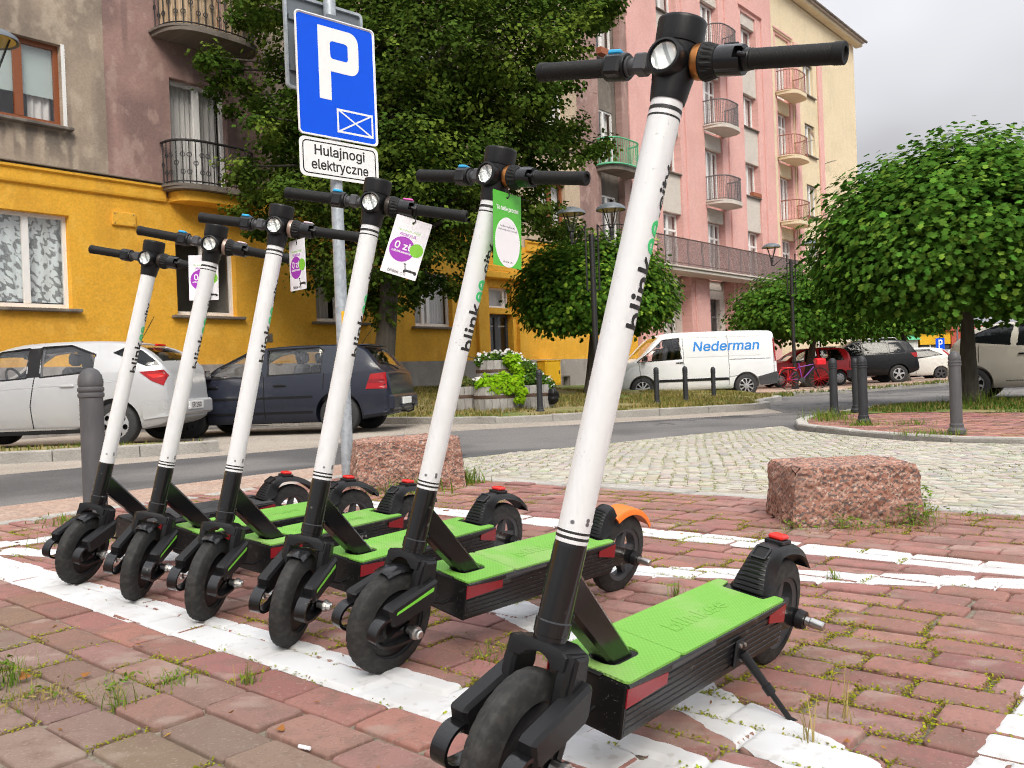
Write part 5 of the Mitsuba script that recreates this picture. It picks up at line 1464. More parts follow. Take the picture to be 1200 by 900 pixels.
def block(name_label, c, size, yaw, seed):
    rs = np.random.default_rng(seed)
    h = np.array(size) / 2
    pts = []
    for sx in (-1, 1):
        for sy in (-1, 1):
            for sz in (-1, 1):
                for ax in range(3):
                    q = np.array([sx, sy, sz]) * h * (1 - rs.uniform(0, .05, 3))
                    q[ax] -= np.sign(q[ax]) * rs.uniform(.012, .05)
                    pts.append(q)
    for ax in range(3):
        for sg in (-1, 1):
            for _ in range(3):
                q = rs.uniform(-.75, .75, 3) * h
                q[ax] = sg * h[ax] * rs.uniform(.99, 1.045)
                pts.append(q)
    b = hull(pts).subdivide_to_size(.017, max_iter=12)
    v = b.vertices.copy()
    nrm = np.array(b.vertex_normals)
    n0 = meshkit.noise(v * 11 + seed) - .5
    n1 = meshkit.noise(v * 32 + seed, 3) - .5
    n2 = meshkit.noise(v * 75 + seed, 5) - .5
    v = v + nrm * (n0 * .022 + n1 * .014 + n2 * .008)[:, None]
    v[:, :2] *= (1 - .06 * (v[:, 2:] / h[2]) * .5)
    m = trimesh.Trimesh(v, b.faces)
    m.apply_transform(tr(*c) @ rot(yaw, [0, 0, 1]))
    return single('granite_block', m, 'm_granite', name_label, 'stone', None, True)


block('rough red granite block behind the scooters, partly hidden by a stem', (-.69, 5.60, .145), (.67, .46, .33), 14, 3)
block('rough red granite block in the open at right with weeds at its foot', (1.415, 3.83, .115), (.535, .42, .27), -2, 8)

BOL = [(.0, 0), (.088, 0), (.088, .035), (.075, .05), (.066, .06), (.066, .09), (.058, .10), (.056, .655), (.062, .66), (.064, .668), (.062, .678), (.056, .682), (.062, .688), (.064, .696), (.062, .705), (.056, .71), (.060, .716), (.061, .735), (.054, .765), (.038, .79), (.018, .80), (0, .803)]
mat('m_bollard', proc(lambda p, n, uv: mix((.014, .016, .020), (.032, .034, .039), fbm(p.x * 30, p.y * 30, p.z * 9, 3))), .55)
mat('m_bollard_grey', proc(lambda p, n, uv: mix((.065, .064, .070), (.10, .096, .10), fbm(p.x * 30, p.y * 30, p.z * 9, 3))), .55)
bm_ = mikit.ply(lathe(BOL, 28), 'm_bollard', 35)
bg_ = mikit.ply(lathe(BOL, 28), 'm_bollard_grey', 35)
for x, y, z, g, lb in ((-2.02, 4.22, .0, 1, 'grey bollard with a domed top beside the leftmost scooter'), (4.24, 8.42, -.035, 1, 'grey bollard nearest the right edge, in front of the maple trunk'), (4.08, 10.25, -.03, 0, 'black bollard on the island, middle one of the close three by the kerb tip'),
                       (4.38, 12.0, -.03, 0, 'black bollard standing in tall grass at the tip of the island'), (4.98, 12.75, -.03, 0, 'black bollard of the close three that stands farthest back'),
                       (.50, 16.15, .0, 0, 'black bollard on the verge right beside the flower barrels'), (3.02, 18.4, -.03, 0, 'black bollard before the front wheel of the van'), (3.80, 19.3, -.03, 0, 'black bollard before the door of the van'), (4.85, 21.2, -.06, 0, 'black bollard before the rear half of the van')):
    k = part(None, 'bollard', bg_ if g else bm_, tw=tr(x, y, z) @ np.diag([.94, .94, .985, 1]))
    tag(k, lb, 'bollard', 'bollards')


# double lanterns
def lantern(k, o):
    o = np.array(o, float)
    t = lambda m: moved(m, tr(*o))
    q = part(k, 'lantern', t(cat([lathe([(0, .0), (.035, .01), (.05, .08), (.035, .13), (.06, .15), (.06, .17), (0, .17)], 14), tube([(.0, 0, -.1), (0, 0, .02)], .028, 8)] +
                                 [tube([(.05 * math.cos(a), .05 * math.sin(a), .15), (.19 * math.cos(a), .19 * math.sin(a), .54)], .012, 6) for a in np.arange(4) * math.pi / 2 + .4])), 'm_iron', 35)
    part(q, 'shade', t(lathe([(.30, .50), (.29, .545), (.22, .60), (.10, .645), (.0, .655), (0, .64), (.10, .63), (.215, .585), (.275, .53), (.29, .50), (.30, .50)], 28)), 'm_sign_back', 40)
    part(q, 'reflector', t(lathe([(.0, .60), (.10, .59), (.2, .555), (.26, .51)], 24)), 'm_amber', 40)
    part(q, 'glass', t(lathe([(.045, .155), (.185, .52)], 20)), 'm_glass', 40)


def street_lamp(label, x, y, z, h, dirv, reach=.52):
    k = thing('street_lamp', label, 'street lamp', 'double lantern street lamps')
    part(k, 'post', moved(lathe([(0, -.2), (.11, -.2), (.11, .5), (.09, .55), (.06, .62), (.055, h), (.045, h + .04), (0, h + .05)], 16), tr(x, y, z)), 'm_iron', 35)
    d = np.array([*dirv, 0]) / np.hypot(*dirv)
    c = np.array([x, y, z])
    for s in (1, -1):
        u = d * s
        part(k, 'arm', cat([tube([c + [0, 0, h - .08] + u * .03, c + [0, 0, h - .08] + u * .13], .022, 6), tube([c + [0, 0, h - 1.1] + u * .13, c + [0, 0, h + .22] + u * .13, c + [0, 0, h - .12] + u * (reach - .06), c + [0, 0, h - .1] + u * reach], .022, 6),
                            tube([c + [0, 0, h - 1.1] + u * .03, c + [0, 0, h - 1.1] + u * .13], .018, 6)]), 'm_iron', True)
        lantern(k, c + [0, 0, h - .02] + u * reach)
    return k


street_lamp('black double lantern street lamp in front of the round maple', 1.73, 17.9, .05, 3.42, (.93, -.36), .42)
street_lamp('black double lantern street lamp that the red bicycle leans on', 9.33, 29.0, -.08, 4.22, (.95, -.3), .6)
street_lamp('street lamp at the upper left corner, only one shade in view', -6.72, 10.62, .02, 4.48, (.98, .15), .58)

# bicycle on the far pavement
BK = thing('bicycle', 'red bicycle with purple frame tubes leaning on the far street lamp', 'bicycle')
TB = tr(9.42, 28.42, -.085) @ rot(2, [0, 0, 1]) @ rot(6, [1, 0, 0])
for x in (-.5, .5):
    a = np.linspace(0, 2 * np.pi, 33)[:-1]
    w = part(BK, 'wheel', moved(tube(np.c_[x + .33 * np.cos(a), 0 * a, .34 + .33 * np.sin(a)], .02, 6, True), TB), 'm_rubber', True)
    part(w, 'spokes', moved(cat([tube([(x, 0, .34), (x + .31 * math.cos(q), 0, .34 + .31 * math.sin(q))], .004, 4) for q in np.arange(14) * 2 * np.pi / 14] + [cyl((x, -.04, .34), (x, .04, .34), .03, n=10)]), TB), 'm_car_red', True)
mat('m_bike_purple', (.22, .05, .36), .35)
part(BK, 'frame', moved(cat([tube([(-.5, .05, .34), (-.05, .0, .30)], .014, 6), tube([(-.05, 0, .30), (-.18, 0, .85)], .017, 6), tube([(-.5, .05, .34), (-.16, 0, .74)], .012, 6), tube([(-.05, 0, .30), (.32, 0, .72)], .019, 6), tube([(-.15, 0, .72), (.31, 0, .80)], .017, 6)]), TB), 'm_bike_purple', True)
part(BK, 'fork', moved(cat([tube([(.5, .05, .34), (.38, .02, .64), (.30, 0, .86)], .013, 6), tube([(.5, -.05, .34), (.38, -.02, .64)], .013, 6)]), TB), 'm_black_satin', True)
part(BK, 'handlebar', moved(tube([(.22, -.28, .98), (.30, -.1, 1.0), (.30, .1, 1.0), (.22, .28, .98)], .013, 6), TB), 'm_black_satin', True)
part(BK, 'saddle', moved(hull([(-.34, -.07, .90), (-.34, .07, .90), (-.05, -.02, .90), (-.05, .02, .90), (-.34, -.07, .86), (-.34, .07, .86), (-.1, 0, .86)]), TB), 'm_black_matt', 40)
part(BK, 'crank', moved(cat([cyl((-.05, -.03, .30), (-.05, .03, .30), .09, n=16), tube([(-.05, -.06, .30), (.05, -.07, .16)], .01, 6), tube([(-.05, .06, .30), (-.15, .07, .44)], .01, 6)]), TB), 'm_dark_grey')
part(BK, 'basket', moved(cat([rbx(.36, .66, -.15, .15, .78, .98, .02)]), TB), 'm_car_red')
part(BK, 'rack', moved(cat([rbx(-.72, -.3, -.07, .07, .70, .72, .005), tube([(-.5, .06, .34), (-.55, .06, .70)], .008, 5), tube([(-.5, -.06, .34), (-.55, -.06, .70)], .008, 5), tube([(-.86, 0, .42), (-.74, 0, .66), (-.5, 0, .72), (-.25, 0, .62)], .02, 6)]), TB), 'm_car_red', 40)

# far parking sign
k = thing('far_sign', 'small blue parking sign on a post far down the street', 'sign')
part(k, 'post', cyl((27.3, 56, -.3), (27.3, 56, 2.2), .04, n=8), 'm_sign_back')
part(k, 'plate', bx(27.02, 27.58, 55.93, 55.96, 1.3, 2.1), 'm_sign_blue', False)
part(k, 'letter', moved(prism(unary_union([sbox(-.11, -.28, -.04, .28), rrect(-.11, -.03, .14, .28, .08)]).difference(rrect(-.04, .04, .06, .2, .03)), .01), axes((27.3, 55.925, 1.72), (1, 0, 0), (0, 0, 1))), 'm_sign_white', False)
k = thing('flagpole', 'thin grey lamp mast before the yellow shop building', 'mast')
part(k, 'pole', cyl((32.5, 64, -.3), (32.5, 64, 4.6), .06, n=8), 'm_sign_back')
part(k, 'head', rbx(32.1, 32.9, 63.8, 64.2, 4.55, 4.75, .05), 'm_sign_back')


# ---- barrel planters with flowers
def wood(p, n, uv):
    g = fbm(p.x * 30, p.y * 30, p.z * 4, 4)
    return mix((.20, .19, .18), (.46, .44, .42), g) * (.8 + .4 * noise(p.x * 4, p.y * 4, p.z * 3))


mat('m_old_wood', proc(wood), .85, proc(lambda p, n, uv: noise(p.x * 60, p.y * 60, p.z * 6) * .005, .003))
mat('m_hoop', (.10, .062, .045), .6, metallic=.4)
mat('m_soil', (.035, .025, .018), .95)


def barrel(label, x, y, z, r, h, group='half barrel planters'):
    k = thing('barrel_planter', label, 'planter', group)
    o = tr(x, y, z)
    n = 18
    for i in range(n):
        a0, a1 = 2 * np.pi * i / n + .012, 2 * np.pi * (i + 1) / n - .012
        P = []
        for zz in (0, h * .5, h):
            rr = r * (1 - .0 + .05 * math.sin(zz / h * 2.2 + .3))
            for a in (a0, a1):
                P += [(rr * math.cos(a), rr * math.sin(a), zz), ((rr - .03) * math.cos(a), (rr - .03) * math.sin(a), zz)]
        part(k, 'stave', moved(hull(P), o), 'm_old_wood', False)
    for zz in (h * .52,):
        part(k, 'hoop', moved(lathe([(r * 1.052, zz), (r * 1.065, zz + .005), (r * 1.06, zz + .06), (r * 1.045, zz + .065)], 36), o), 'm_hoop', True)
    part(k, 'soil', moved(lathe([(0, h - .05), (r * .98, h - .06), (r * .98, h - .12), (0, h - .12)], 20), o), 'm_soil')
    return k


vz = lambda x, y: float(verge_z(x, y))
barrel('grey half barrel planter at the front of the group, vines hanging over it', -.31, 16.75, vz(-.31, 16.75) - .03, .41, .47)
barrel('grey half barrel planter at the left of the group', -.98, 17.15, vz(-.9, 17.1) - .03, .40, .46)
barrel('grey half barrel planter at the right of the group beside the bollard', .40, 17.1, vz(.4, 17.1) - .03, .38, .46)
barrel('dark half barrel planter raised on top of the group', -.26, 17.45, vz(-.2, 17.4) + .40, .42, .50)
rg = np.random.default_rng(77)


def plant(name, label, blobs_, size, cols, shape=HEART, n=420, flowers=0, cat_='plant'):
    P, Nn, Tt = [], [], []
    for x, y, z, r, d in blobs_:
        kk = int(n * r * r / .04)
        o = sphere_dirs(kk, rg) * np.array([r, r * .8, r * .7]) * rg.uniform(.6, 1.05, (kk, 1))
        P.append(o + [x, y, z])
        Nn.append(o / r + [0, -.3, .7] + rg.normal(0, .4, o.shape))
        Tt.append(o / r + [0, -.2, d] + rg.normal(0, .4, o.shape))
    P, Nn, Tt = np.vstack(P), np.vstack(Nn), np.vstack(Tt)
    k = thing(name, label, cat_)
    m, c = foliage(P, Nn, Tt, size, shape, leaf_colours(len(P), rg, *cols), rg)
    part(k, 'leaves', m, 'm_leaf', False, color=c)
    part(k, 'stems', cat([tube([(x, y, z - r), (x + rg.normal(0, .04), y, z), (x + rg.normal(0, .08), y - r * .5, z + r * .5)], .008, 5) for x, y, z, r, d in blobs_]), 'm_vc' if 0 else 'm_bark', True)
    if flowers:
        i = rg.choice(len(P), flowers)
        fl = np.array([(math.cos(a) * (1 if j % 2 else .62), math.sin(a) * (1 if j % 2 else .62)) for j, a in enumerate(np.arange(10) * np.pi / 5)])
        m, c = foliage(P[i] + [0, -.03, .04], rg.normal(0, .4, (flowers, 3)) + [0, -.8, .6], rg.normal(size=(flowers, 3)), .036, fl, np.tile([.75, .74, .72], (flowers, 1)) * rg.uniform(.9, 1.05, (flowers, 1)), rg, cup=-.3)
        part(k, 'blossoms', m, 'm_blade', False, color=c)
    return k


LIME = ((.21, .40, .012), (.30, .50, .03), .2)
DARKG = ((.055, .12, .02), (.14, .24, .03), .2)
plant('petunia_bush', 'white flowering petunias in the raised barrel', [(-.55, 17.25, 1.02, .17, .1), (-.30, 17.2, 1.06, .18, .1), (-.05, 17.2, 1.06, .17, .0), (.12, 17.25, .98, .16, -.2)], .06, DARKG, n=420, flowers=150)
plant('petunia_bush', 'white flowering petunias trailing down the right side of the barrels', [(.30, 17.0, .86, .18, -.4), (.45, 16.95, .70, .17, -.5), (.62, 16.95, .58, .15, -.6), (.35, 16.95, .62, .17, -.4), (.72, 16.95, .50, .12, -.6)], .06, DARKG, n=420, flowers=80)
plant('trailing_vine', 'bright lime green vine hanging over the front barrel', [(-.42, 16.5, .60, .19, -.5), (-.18, 16.48, .62, .2, -.5), (.04, 16.5, .58, .17, -.6), (-.55, 16.55, .56, .14, -.6), (.16, 16.46, .42, .12, -.9), (.14, 16.42, .27, .09, -1), (-.3, 16.42, .46, .15, -.8), (-.1, 16.40, .46, .13, -.8)], .075, LIME, n=420)
plant('trailing_vine', 'bright lime green vine spilling from the raised barrel', [(.02, 17.02, 1.0, .17, -.3), (.13, 16.98, .86, .15, -.6), (.16, 16.95, .74, .1, -.8)], .075, LIME, n=420)
plant('leafy_shrub', 'small dull shrub in the left barrel', [(-.98, 17.0, .62, .17, .3), (-.82, 16.95, .58, .14, .3)], .05, ((.09, .12, .03), (.2, .19, .06), .25), n=400)
plant('petunia_bush', 'few white flowers at the foot of the raised barrel', [(-.62, 16.75, .60, .11, .0)], .05, DARKG, n=500, flowers=22)
sk = thing('rubbish_bag', 'small black bag slumped at the right of the barrels', 'bag')
m_ = trimesh.creation.icosphere(3, 1.0)
v_ = m_.vertices * [.11, .10, .17] * (1 + .5 * (meshkit.noise(m_.vertices * 3.1) - .5))[:, None]
m_.vertices = v_ + [.78, 16.85, .27]
part(sk, 'bag', m_, 'm_black_satin', True)
# ---------------------------------------------------------------- the rental scooters
# body axes: x forward, y left, z up, origin where the front tyre meets the ground; steering axes: origin near the axle, z up the raked stem
from scipy.interpolate import CubicSpline
RAKE, WR, TRAIL, WBASE = .193, .121, .0253, .905
O_ = np.array([-TRAIL, 0, WR])
AX = np.array([TRAIL * math.cos(RAKE), 0, -TRAIL * math.sin(RAKE)])      # the front axle in steering axes


def deg(a):
    return math.degrees(a)


def body_tw(x, y, yaw, lean):
    return tr(x, y, 0) @ rot(deg(yaw), [0, 0, 1]) @ rot(deg(lean), [1, 0, 0])


def steer_tw(B, steer):
    return B @ tr(*O_) @ rot(deg(-RAKE), [0, 1, 0]) @ rot(deg(steer), [0, 0, 1])


def grip_bump(p, n, uv):
    return dr.sin(p.x * 900) * dr.sin(p.z * 900) * .0004


def enamel(p, n, uv):
    a = smoothstep(.60, .74, fbm(p.x * 9, p.y * 9, p.z * 6, 4))
    s = smoothstep(.87, .93, noise(p.x * 260, p.y * 260, p.z * 150)) * smoothstep(.52, .66, noise(p.x * 9, p.y * 9, p.z * 9))
    return mix(mix((.66, .665, .675), (.54, .535, .53), a * .5), (.30, .29, .28), s * .4)


mat('m_ring_dark', (.05, .04, .035), .35, metallic=.5)
mat('m_ring_pale', (.42, .30, .25), .35, metallic=.6)
mat('m_stem_white', proc(enamel), .26, clearcoat=.7, clearcoat_gloss=.9)


def scuffed(p, n, uv):
    s = smoothstep(.66, .80, fbm(p.x * 50, p.y * 50, p.z * 50, 3)) * .35 + smoothstep(.86, .92, noise(p.x * 300, p.y * 300, p.z * 300)) * .8
    return mix((.007, .007, .0075), (.085, .08, .075), dr.clip(s, 0, 1))


mat('m_deck_side', proc(scuffed), .32, specular=.45)
mat('m_scuffed_black', proc(lambda p, n, uv: mix((.006, .006, .007), (.08, .075, .07), smoothstep(.74, .86, fbm(p.x * 60, p.y * 60, p.z * 60, 3)))), .16, clearcoat=.4, clearcoat_gloss=.95)


def tyre_col(p, n, uv):
    d = fbm(p.x * 70, p.y * 70, p.z * 70, 4)
    return mix((.017, .017, .017), (.032, .031, .029), smoothstep(.40, .78, d))


mat('m_tyre', proc(tyre_col), .75)


def mat_bump(p, n, uv):
    return dr.sin(uv.x * 628) * dr.sin(uv.y * 628) * .0006


def mat_col(p, n, uv):
    d = smoothstep(.48, .75, fbm(p.x * 9, p.y * 9, 0, 4))
    dots = smoothstep(.1, .6, dr.sin(uv.x * 628) * dr.sin(uv.y * 628))
    return mix(mix((.135, .345, .045), (.17, .40, .065), dots), (.25, .37, .13), d * .6)


mat('m_mat_green', proc(mat_col), .6, proc(mat_bump, .0008))
mat('m_mat_black', proc(lambda p, n, uv: mix((.018, .018, .02), (.05, .05, .052), fbm(p.x * 9, p.y * 9, 0, 4))), .6, proc(mat_bump, .0008))
mat('m_lens_inner', proc(lambda p, n, uv: mix((.80, .82, .78), (.30, .32, .30), smoothstep(.3, .8, dr.sin(uv.x * 300 + 3 * dr.sin(uv.y * 60))))), .15, metallic=.4)
scene['m_clear_lens'] = {'type': 'dielectric', 'int_ior': 1.45}


def tyre_mesh(R, w, n=150, grooves=34):
    prof = []
    for a in np.linspace(-1, 1, 25):
        b = abs(a)
        prof.append((R - (R * .30) * max(0, (b - .42) / .58) ** 1.9 - .0035 * b ** 2, a * w / 2 * (1 - .07 * max(0, b - .75) / .25)))
    prof = np.array(prof)
    ang = np.arange(n) * 2 * np.pi / n
    rad = np.repeat(prof[:, :1], n, 1)
    yy = np.repeat(prof[:, 1:], n, 1)
    u = yy / (w / 2)
    ph = (ang[None] / (2 * np.pi) * grooves + np.abs(u) * 1.5 + (u > 0) * .5) % 1
    g = np.exp(-((ph - .5) / .13) ** 2) * smooth01((.82 - np.abs(u)) / .2) * smooth01((np.abs(u) - .10) / .1)
    ring = np.exp(-(u / .035) ** 2)
    rad = rad - .0022 * g - .0015 * ring
    v = np.stack([rad * np.cos(ang), yy, rad * np.sin(ang)], -1).reshape(-1, 3)
    i, j = np.meshgrid(np.arange(24), np.arange(n), indexing='ij')
    q = np.stack([i * n + j, i * n + (j + 1) % n, (i + 1) * n + (j + 1) % n, (i + 1) * n + j], -1).reshape(-1, 4)
    return trimesh.Trimesh(v, np.vstack([q[:, [0, 2, 1]], q[:, [0, 3, 2]]]), process=False)


def ycyl(prof, c, n=28):
    """Revolved about the y axis through c: prof = (radius, y)."""
    return lathe(prof, n, (c[0], 0, c[2]), (c[0], 1, c[2]))


P = {}     # the scooter's pieces: name -> (frame, shape dict, parent piece or None)


def piece(key, fr, mesh, bsdf, smooth=35, parent=None, **kw):
    P[key] = (fr, mikit.ply(mesh, bsdf, smooth, **kw), parent)


S, B_ = 'steer', 'body'
# front wheel
piece('front_tyre', S, moved(tyre_mesh(WR, .054), tr(*AX)), 'm_tyre', True)
piece('front_rim', S, moved(cat([ycyl([(0, -.022), (.062, -.022), (.078, -.018), (.088, -.024), (.088, .024), (.078, .018), (.062, .022), (.045, .024), (.040, .030), (0, .030)], (0, 0, 0), 36)]), tr(*AX)), 'm_black_satin', 30, 'front_tyre')
for s in (1, -1):
    nut = [(0, s * .062), (.010, s * .062), (.010, s * .080), (.016, s * .080), (.0155, s * .088), (.011, s * .0885), (.0105, s * .098), (.008, s * .101), (0, s * .101)]
    piece(f'axle_nut{s}', S, moved(ycyl(nut if s > 0 else nut[::-1], (0, 0, 0), 10), tr(*AX)), 'm_steel', False)
    # fork leg: crown arch, slanted cover box, C shaped link
    y0, y1 = (.036, .058)
    leg = [(-.030, .150), (.020, .152), (.030, .118), (.026, .060), (.004, .046), (-.024, .066), (-.036, .110)]
    box_ = [(.112, .044), (.106, .052), (-.016, .114), (-.024, .110), (-.030, .066), (-.022, .052), (.082, .006), (.094, .010)]
    c0, c1 = (.045, .078)

    def slab(poly, a, b, c=.004):
        pg = Polygon(poly)
        i_ = pg.buffer(-c)
        a_, b_ = (a, b) if s > 0 else (-b, -a)
        pts = [(x, y, z) for (x, z) in pg.exterior.coords for y in (a_ + c, b_ - c)] + [(x, y, z) for (x, z) in i_.exterior.coords for y in (a_, b_)]
        return hull(pts)
    piece(f'fork_leg{s}', S, cat([slab(leg, y0, y1, .005), slab([(-.012, .150), (.016, .150), (.020, .060), (-.010, .070)], .052, .064, .004)]), 'm_black_satin', 30)
    piece(f'fork_cover{s}', S, slab(box_, c0, c1, .006), 'm_black_satin', 30)
    cpath = [(.070, .020), (.104, .024), (.124, .014), (.134, -.006), (.128, -.026), (.108, -.036), (.080, -.037), (.040, -.030), (.010, -.018), (.012, .000)]
    cq = CubicSpline(np.arange(len(cpath)), np.array(cpath))(np.linspace(0, len(cpath) - 1, 46))
    cc = LineString(cq).buffer(.0032, 4)
    a_, b_ = (.046, .074)
    piece(f'suspension_link{s}', S, cat([side(cc, a_ if s > 0 else -b_, b_ if s > 0 else -a_), side(Polygon([(.012, -.020), (.050, -.034), (.090, -.036), (.060, -.010), (.02, .012)]), .050 if s > 0 else -.058, .058 if s > 0 else -.050)]), 'm_scuffed_black', 35)
    piece(f'cover_stripe{s}', S, side(Polygon([(.092, .036), (.090, .043), (-.010, .096), (-.012, .088)]), .0775 if s > 0 else -.0790, .0790 if s > 0 else -.0775), 'm_green_stripe', False, f'fork_cover{s}')
crown = man(hull([(x, y, z) for x in (-.034, .030) for y in (-.050, .050) for z in (.128, .148)] + [(x * .9, y * .62, .158) for x in (-.034, .030) for y in (-.05, .05)]))
crown -= man(cyl((-.1, 0, .108), (.1, 0, .108), .036, n=28))
piece('fork_crown', S, tm(crown), 'm_black_satin', 30)
t_ = np.linspace(-.25, .85, 10)
mg = []
for w_, dz in ((-.026, -.008), (-.020, 0), (0, .003), (.020, 0), (.026, -.008)):
    mg.append([(AX[0] + (WR + .010 + dz) * math.sin(a), w_, AX[2] + (WR + .010 + dz) * math.cos(a)) for a in t_ * .62])
mg = np.array(mg)
i_, j_ = np.meshgrid(np.arange(4), np.arange(9), indexing='ij')
q_ = np.stack([i_ * 10 + j_, i_ * 10 + j_ + 1, (i_ + 1) * 10 + j_ + 1, (i_ + 1) * 10 + j_], -1).reshape(-1, 4)
piece('mudguard', S, trimesh.Trimesh(mg.reshape(-1, 3), np.vstack([q_[:, [0, 1, 2]], q_[:, [0, 2, 3]]]), process=False), 'm_black_gloss', True)
# stem
piece('head_tube', B_, moved(lathe([(0, .150), (.0262, .150), (.0262, .166), (.0280, .167), (.0280, .188), (.0258, .190), (.0255, .300), (.0246, .307), (0, .307)], 36), tr(*O_) @ rot(deg(-RAKE), [0, 1, 0])), 'm_scuffed_black', 40)
piece('stem', S, lathe([(0, .3075), (.0246, .3075), (.0250, .309), (.0250, .60), (.0248, .985), (.0244, .9965), (0, .9965)], 48), 'm_stem_white', 40)
for q_, (a, b) in enumerate(((.3135, .3180), (.3225, .3262), (.9665, .9695), (.9765, .9825))):
    piece(f'stem_ring{q_}', S, lathe([(.0249, a), (.0254, a), (.0254, b), (.0249, b)], 40), 'm_print_black', 40, 'stem')
sc_ = []
for az in (20, 75, 130):
    for z in (.340 + (az == 75) * .006, .95 if az == 130 else .340):
        c, s = math.cos(math.radians(az)), math.sin(math.radians(az))
        sc_.append(cyl((.0246 * c, .0246 * s, z), (.0260 * c, .0260 * s, z), .0032, n=10))
piece('stem_screws', S, cat(sc_), 'm_screw', 35, 'stem')


def wrap(mesh, z0, az0, r):
    """Lettering running up a tube: x of the text becomes height, y becomes angle."""
    m = mesh.subdivide_to_size(.0045, max_iter=8)
    v = m.vertices
    a = math.radians(az0) - v[:, 1] / r
    rr = r + .0003 + v[:, 2]
    w = np.c_[rr * np.cos(a), rr * np.sin(a), z0 + v[:, 0]]
    return trimesh.Trimesh(w, m.faces, process=False)


def letters(s, h, width):
    m = meshkit.text_mesh(s, h, .0005, True)
    m.apply_translation([-m.bounds[0][0], 0, 0])
    m.apply_transform(np.diag([width / m.bounds[1][0], 1, 1, 1]))
    return m


piece('lettering', S, cat([wrap(letters('blink', .034, .112), .640, 134, .0250)]), 'm_print_black', False, 'stem')
piece('lettering_green', S, wrap(letters('ee', .034, .052), .758, 134, .0250), 'm_print_green', False, 'stem')
piece('lettering_small', S, wrap(letters('.city', .023, .078), .818, 129, .0250), 'm_print_black', False, 'stem')
# head: housing, cap, headlight
hd = [(0, .994), (.0268, .994), (.0285, 1.004), (.0300, 1.018), (.0325, 1.036), (.0345, 1.052), (.0350, 1.070), (.0352, 1.078), (.0340, 1.0785), (.0340, 1.0800), (.0362, 1.0805), (.0372, 1.090), (.0374, 1.116), (.0368, 1.120), (.0355, 1.1215), (.0, 1.1215)]
hm = lathe(hd, 44)
v_ = hm.vertices.copy()
v_[:, 0] += np.clip(v_[:, 2] - 1.06, 0, 1) * .10
v_[:, 2] += np.clip((v_[:, 2] - 1.075) / .03, 0, 1) * v_[:, 0] * -.10
hm.vertices = v_
neck_ = lathe([(0, .0), (.0300, .0), (.0295, .018), (.0285, .029), (.0270, .0315), (.0235, .0325), (.0215, .0290), (.0215, .024), (0, .024)], 36, (.012, 0, 1.052), (.13, 0, 1.046))
piece('head', S, cat([hm, neck_]), 'm_black_satin', 40)
piece('cap_screen', S, moved(lathe([(0, 0), (.030, 0), (.030, .0008), (0, .001)], 32), tr(.006, 0, 1.1216) @ rot(5.7, [0, 1, 0])), 'm_black_gloss', 40, 'head')
fr_ = frame((.012, 0, 1.052), (.13, 0, 1.046))
lz = moved(lathe([(0, .0225), (.0245, .0225), (.0245, .0275), (.020, .0318), (.010, .0342), (0, .0348)], 32), fr_)
rl_ = moved(lathe([(.0212, .0275), (.016, .0255), (.009, .0246), (.0, .0243)], 28), fr_)
piece('headlight_reflector', S, rl_, 'm_lens_inner', True, 'head', uv=rl_.vertices[:, 1:] - [0, 1.05])
piece('headlight_glass', S, moved(lathe([(0, .0292), (.0205, .0280), (.0210, .0290), (.018, .0318), (.010, .0340), (0, .0346)], 32), fr_), 'm_clear_lens', True, 'head')
# handlebar
zb_ = 1.056


def yl(prof, n=28):
    return lathe(prof, n, (0, 0, zb_), (0, 1, zb_))


piece('handlebar', S, yl([(0, -.245), (.0108, -.245), (.0108, .245), (0, .245)], 20), 'm_black_satin', 40)
flute = np.arange(72)
cone = yl([(.0200, .0475), (.0278, .0478), (.0285, .0500), (.0268, .0560), (.0245, .0640), (.0232, .0705), (.0215, .0708)], 72)
v_ = cone.vertices.copy()
a_ = np.arctan2(v_[:, 2] - zb_, v_[:, 0])
rr_ = np.hypot(v_[:, 0], v_[:, 2] - zb_)
k_ = 1 + .035 * np.sign(np.sin(a_ * 18)) * ((v_[:, 1] > .0505) & (v_[:, 1] < .070))
v_[:, 0], v_[:, 2] = v_[:, 0] * k_, zb_ + (v_[:, 2] - zb_) * k_
cone.vertices = v_
piece('bell_ring', S, yl([(.019, .0345), (.0258, .0348), (.0266, .0370), (.0266, .0440), (.0258, .0462), (.019, .0465)], 40), 'm_bronze', 40, 'handlebar')
piece('throttle', S, cone, 'm_black_matt', 20, 'handlebar')
tc = man(yl([(0, .0708), (.0222, .0708), (.0226, .0730), (.0226, .1080), (.0218, .1110), (0, .1110)], 40)) - man(bx(-.002, .05, .101, .13, zb_ - .006, zb_ + .012))
piece('throttle_housing', S, tm(tc), 'm_black_gloss', 40, 'handlebar')
piece('throttle_button', S, bx(-.008, .008, .078, .100, zb_ + .0205, zb_ + .0240), 'm_black_gloss', False, 'throttle_housing')
piece('brake_lever', S, cat([tube([(.010, .104, zb_), (.024, .112, zb_ - .002), (.022, .122, zb_ - .004)], .0035, 8), yl([(.0, .1115), (.0158, .1115), (.0165, .1140), (.0165, .1190), (.0150, .1215), (0, .1215)], 30)]), 'm_black_satin', 40, 'handlebar')
grip_prof = [(0, .1222), (.0152, .1222), (.0158, .1240)]
for q in np.linspace(.126, .240, 58):
    grip_prof += [(.0150, q), (.0146, q + .001)]
grip_prof += [(.0158, .2425), (.0158, .2560), (.0145, .2570), (.0095, .2572), (.009, .2535), (0, .2535)]
grip = yl(grip_prof, 30)
piece('grip_left', S, grip, 'm_black_matt', 25, 'handlebar')
gr = grip.copy()
gr.apply_transform(np.diag([1, -1, 1, 1]))
gr.invert()
piece('grip_right', S, gr, 'm_black_matt', 25, 'handlebar')
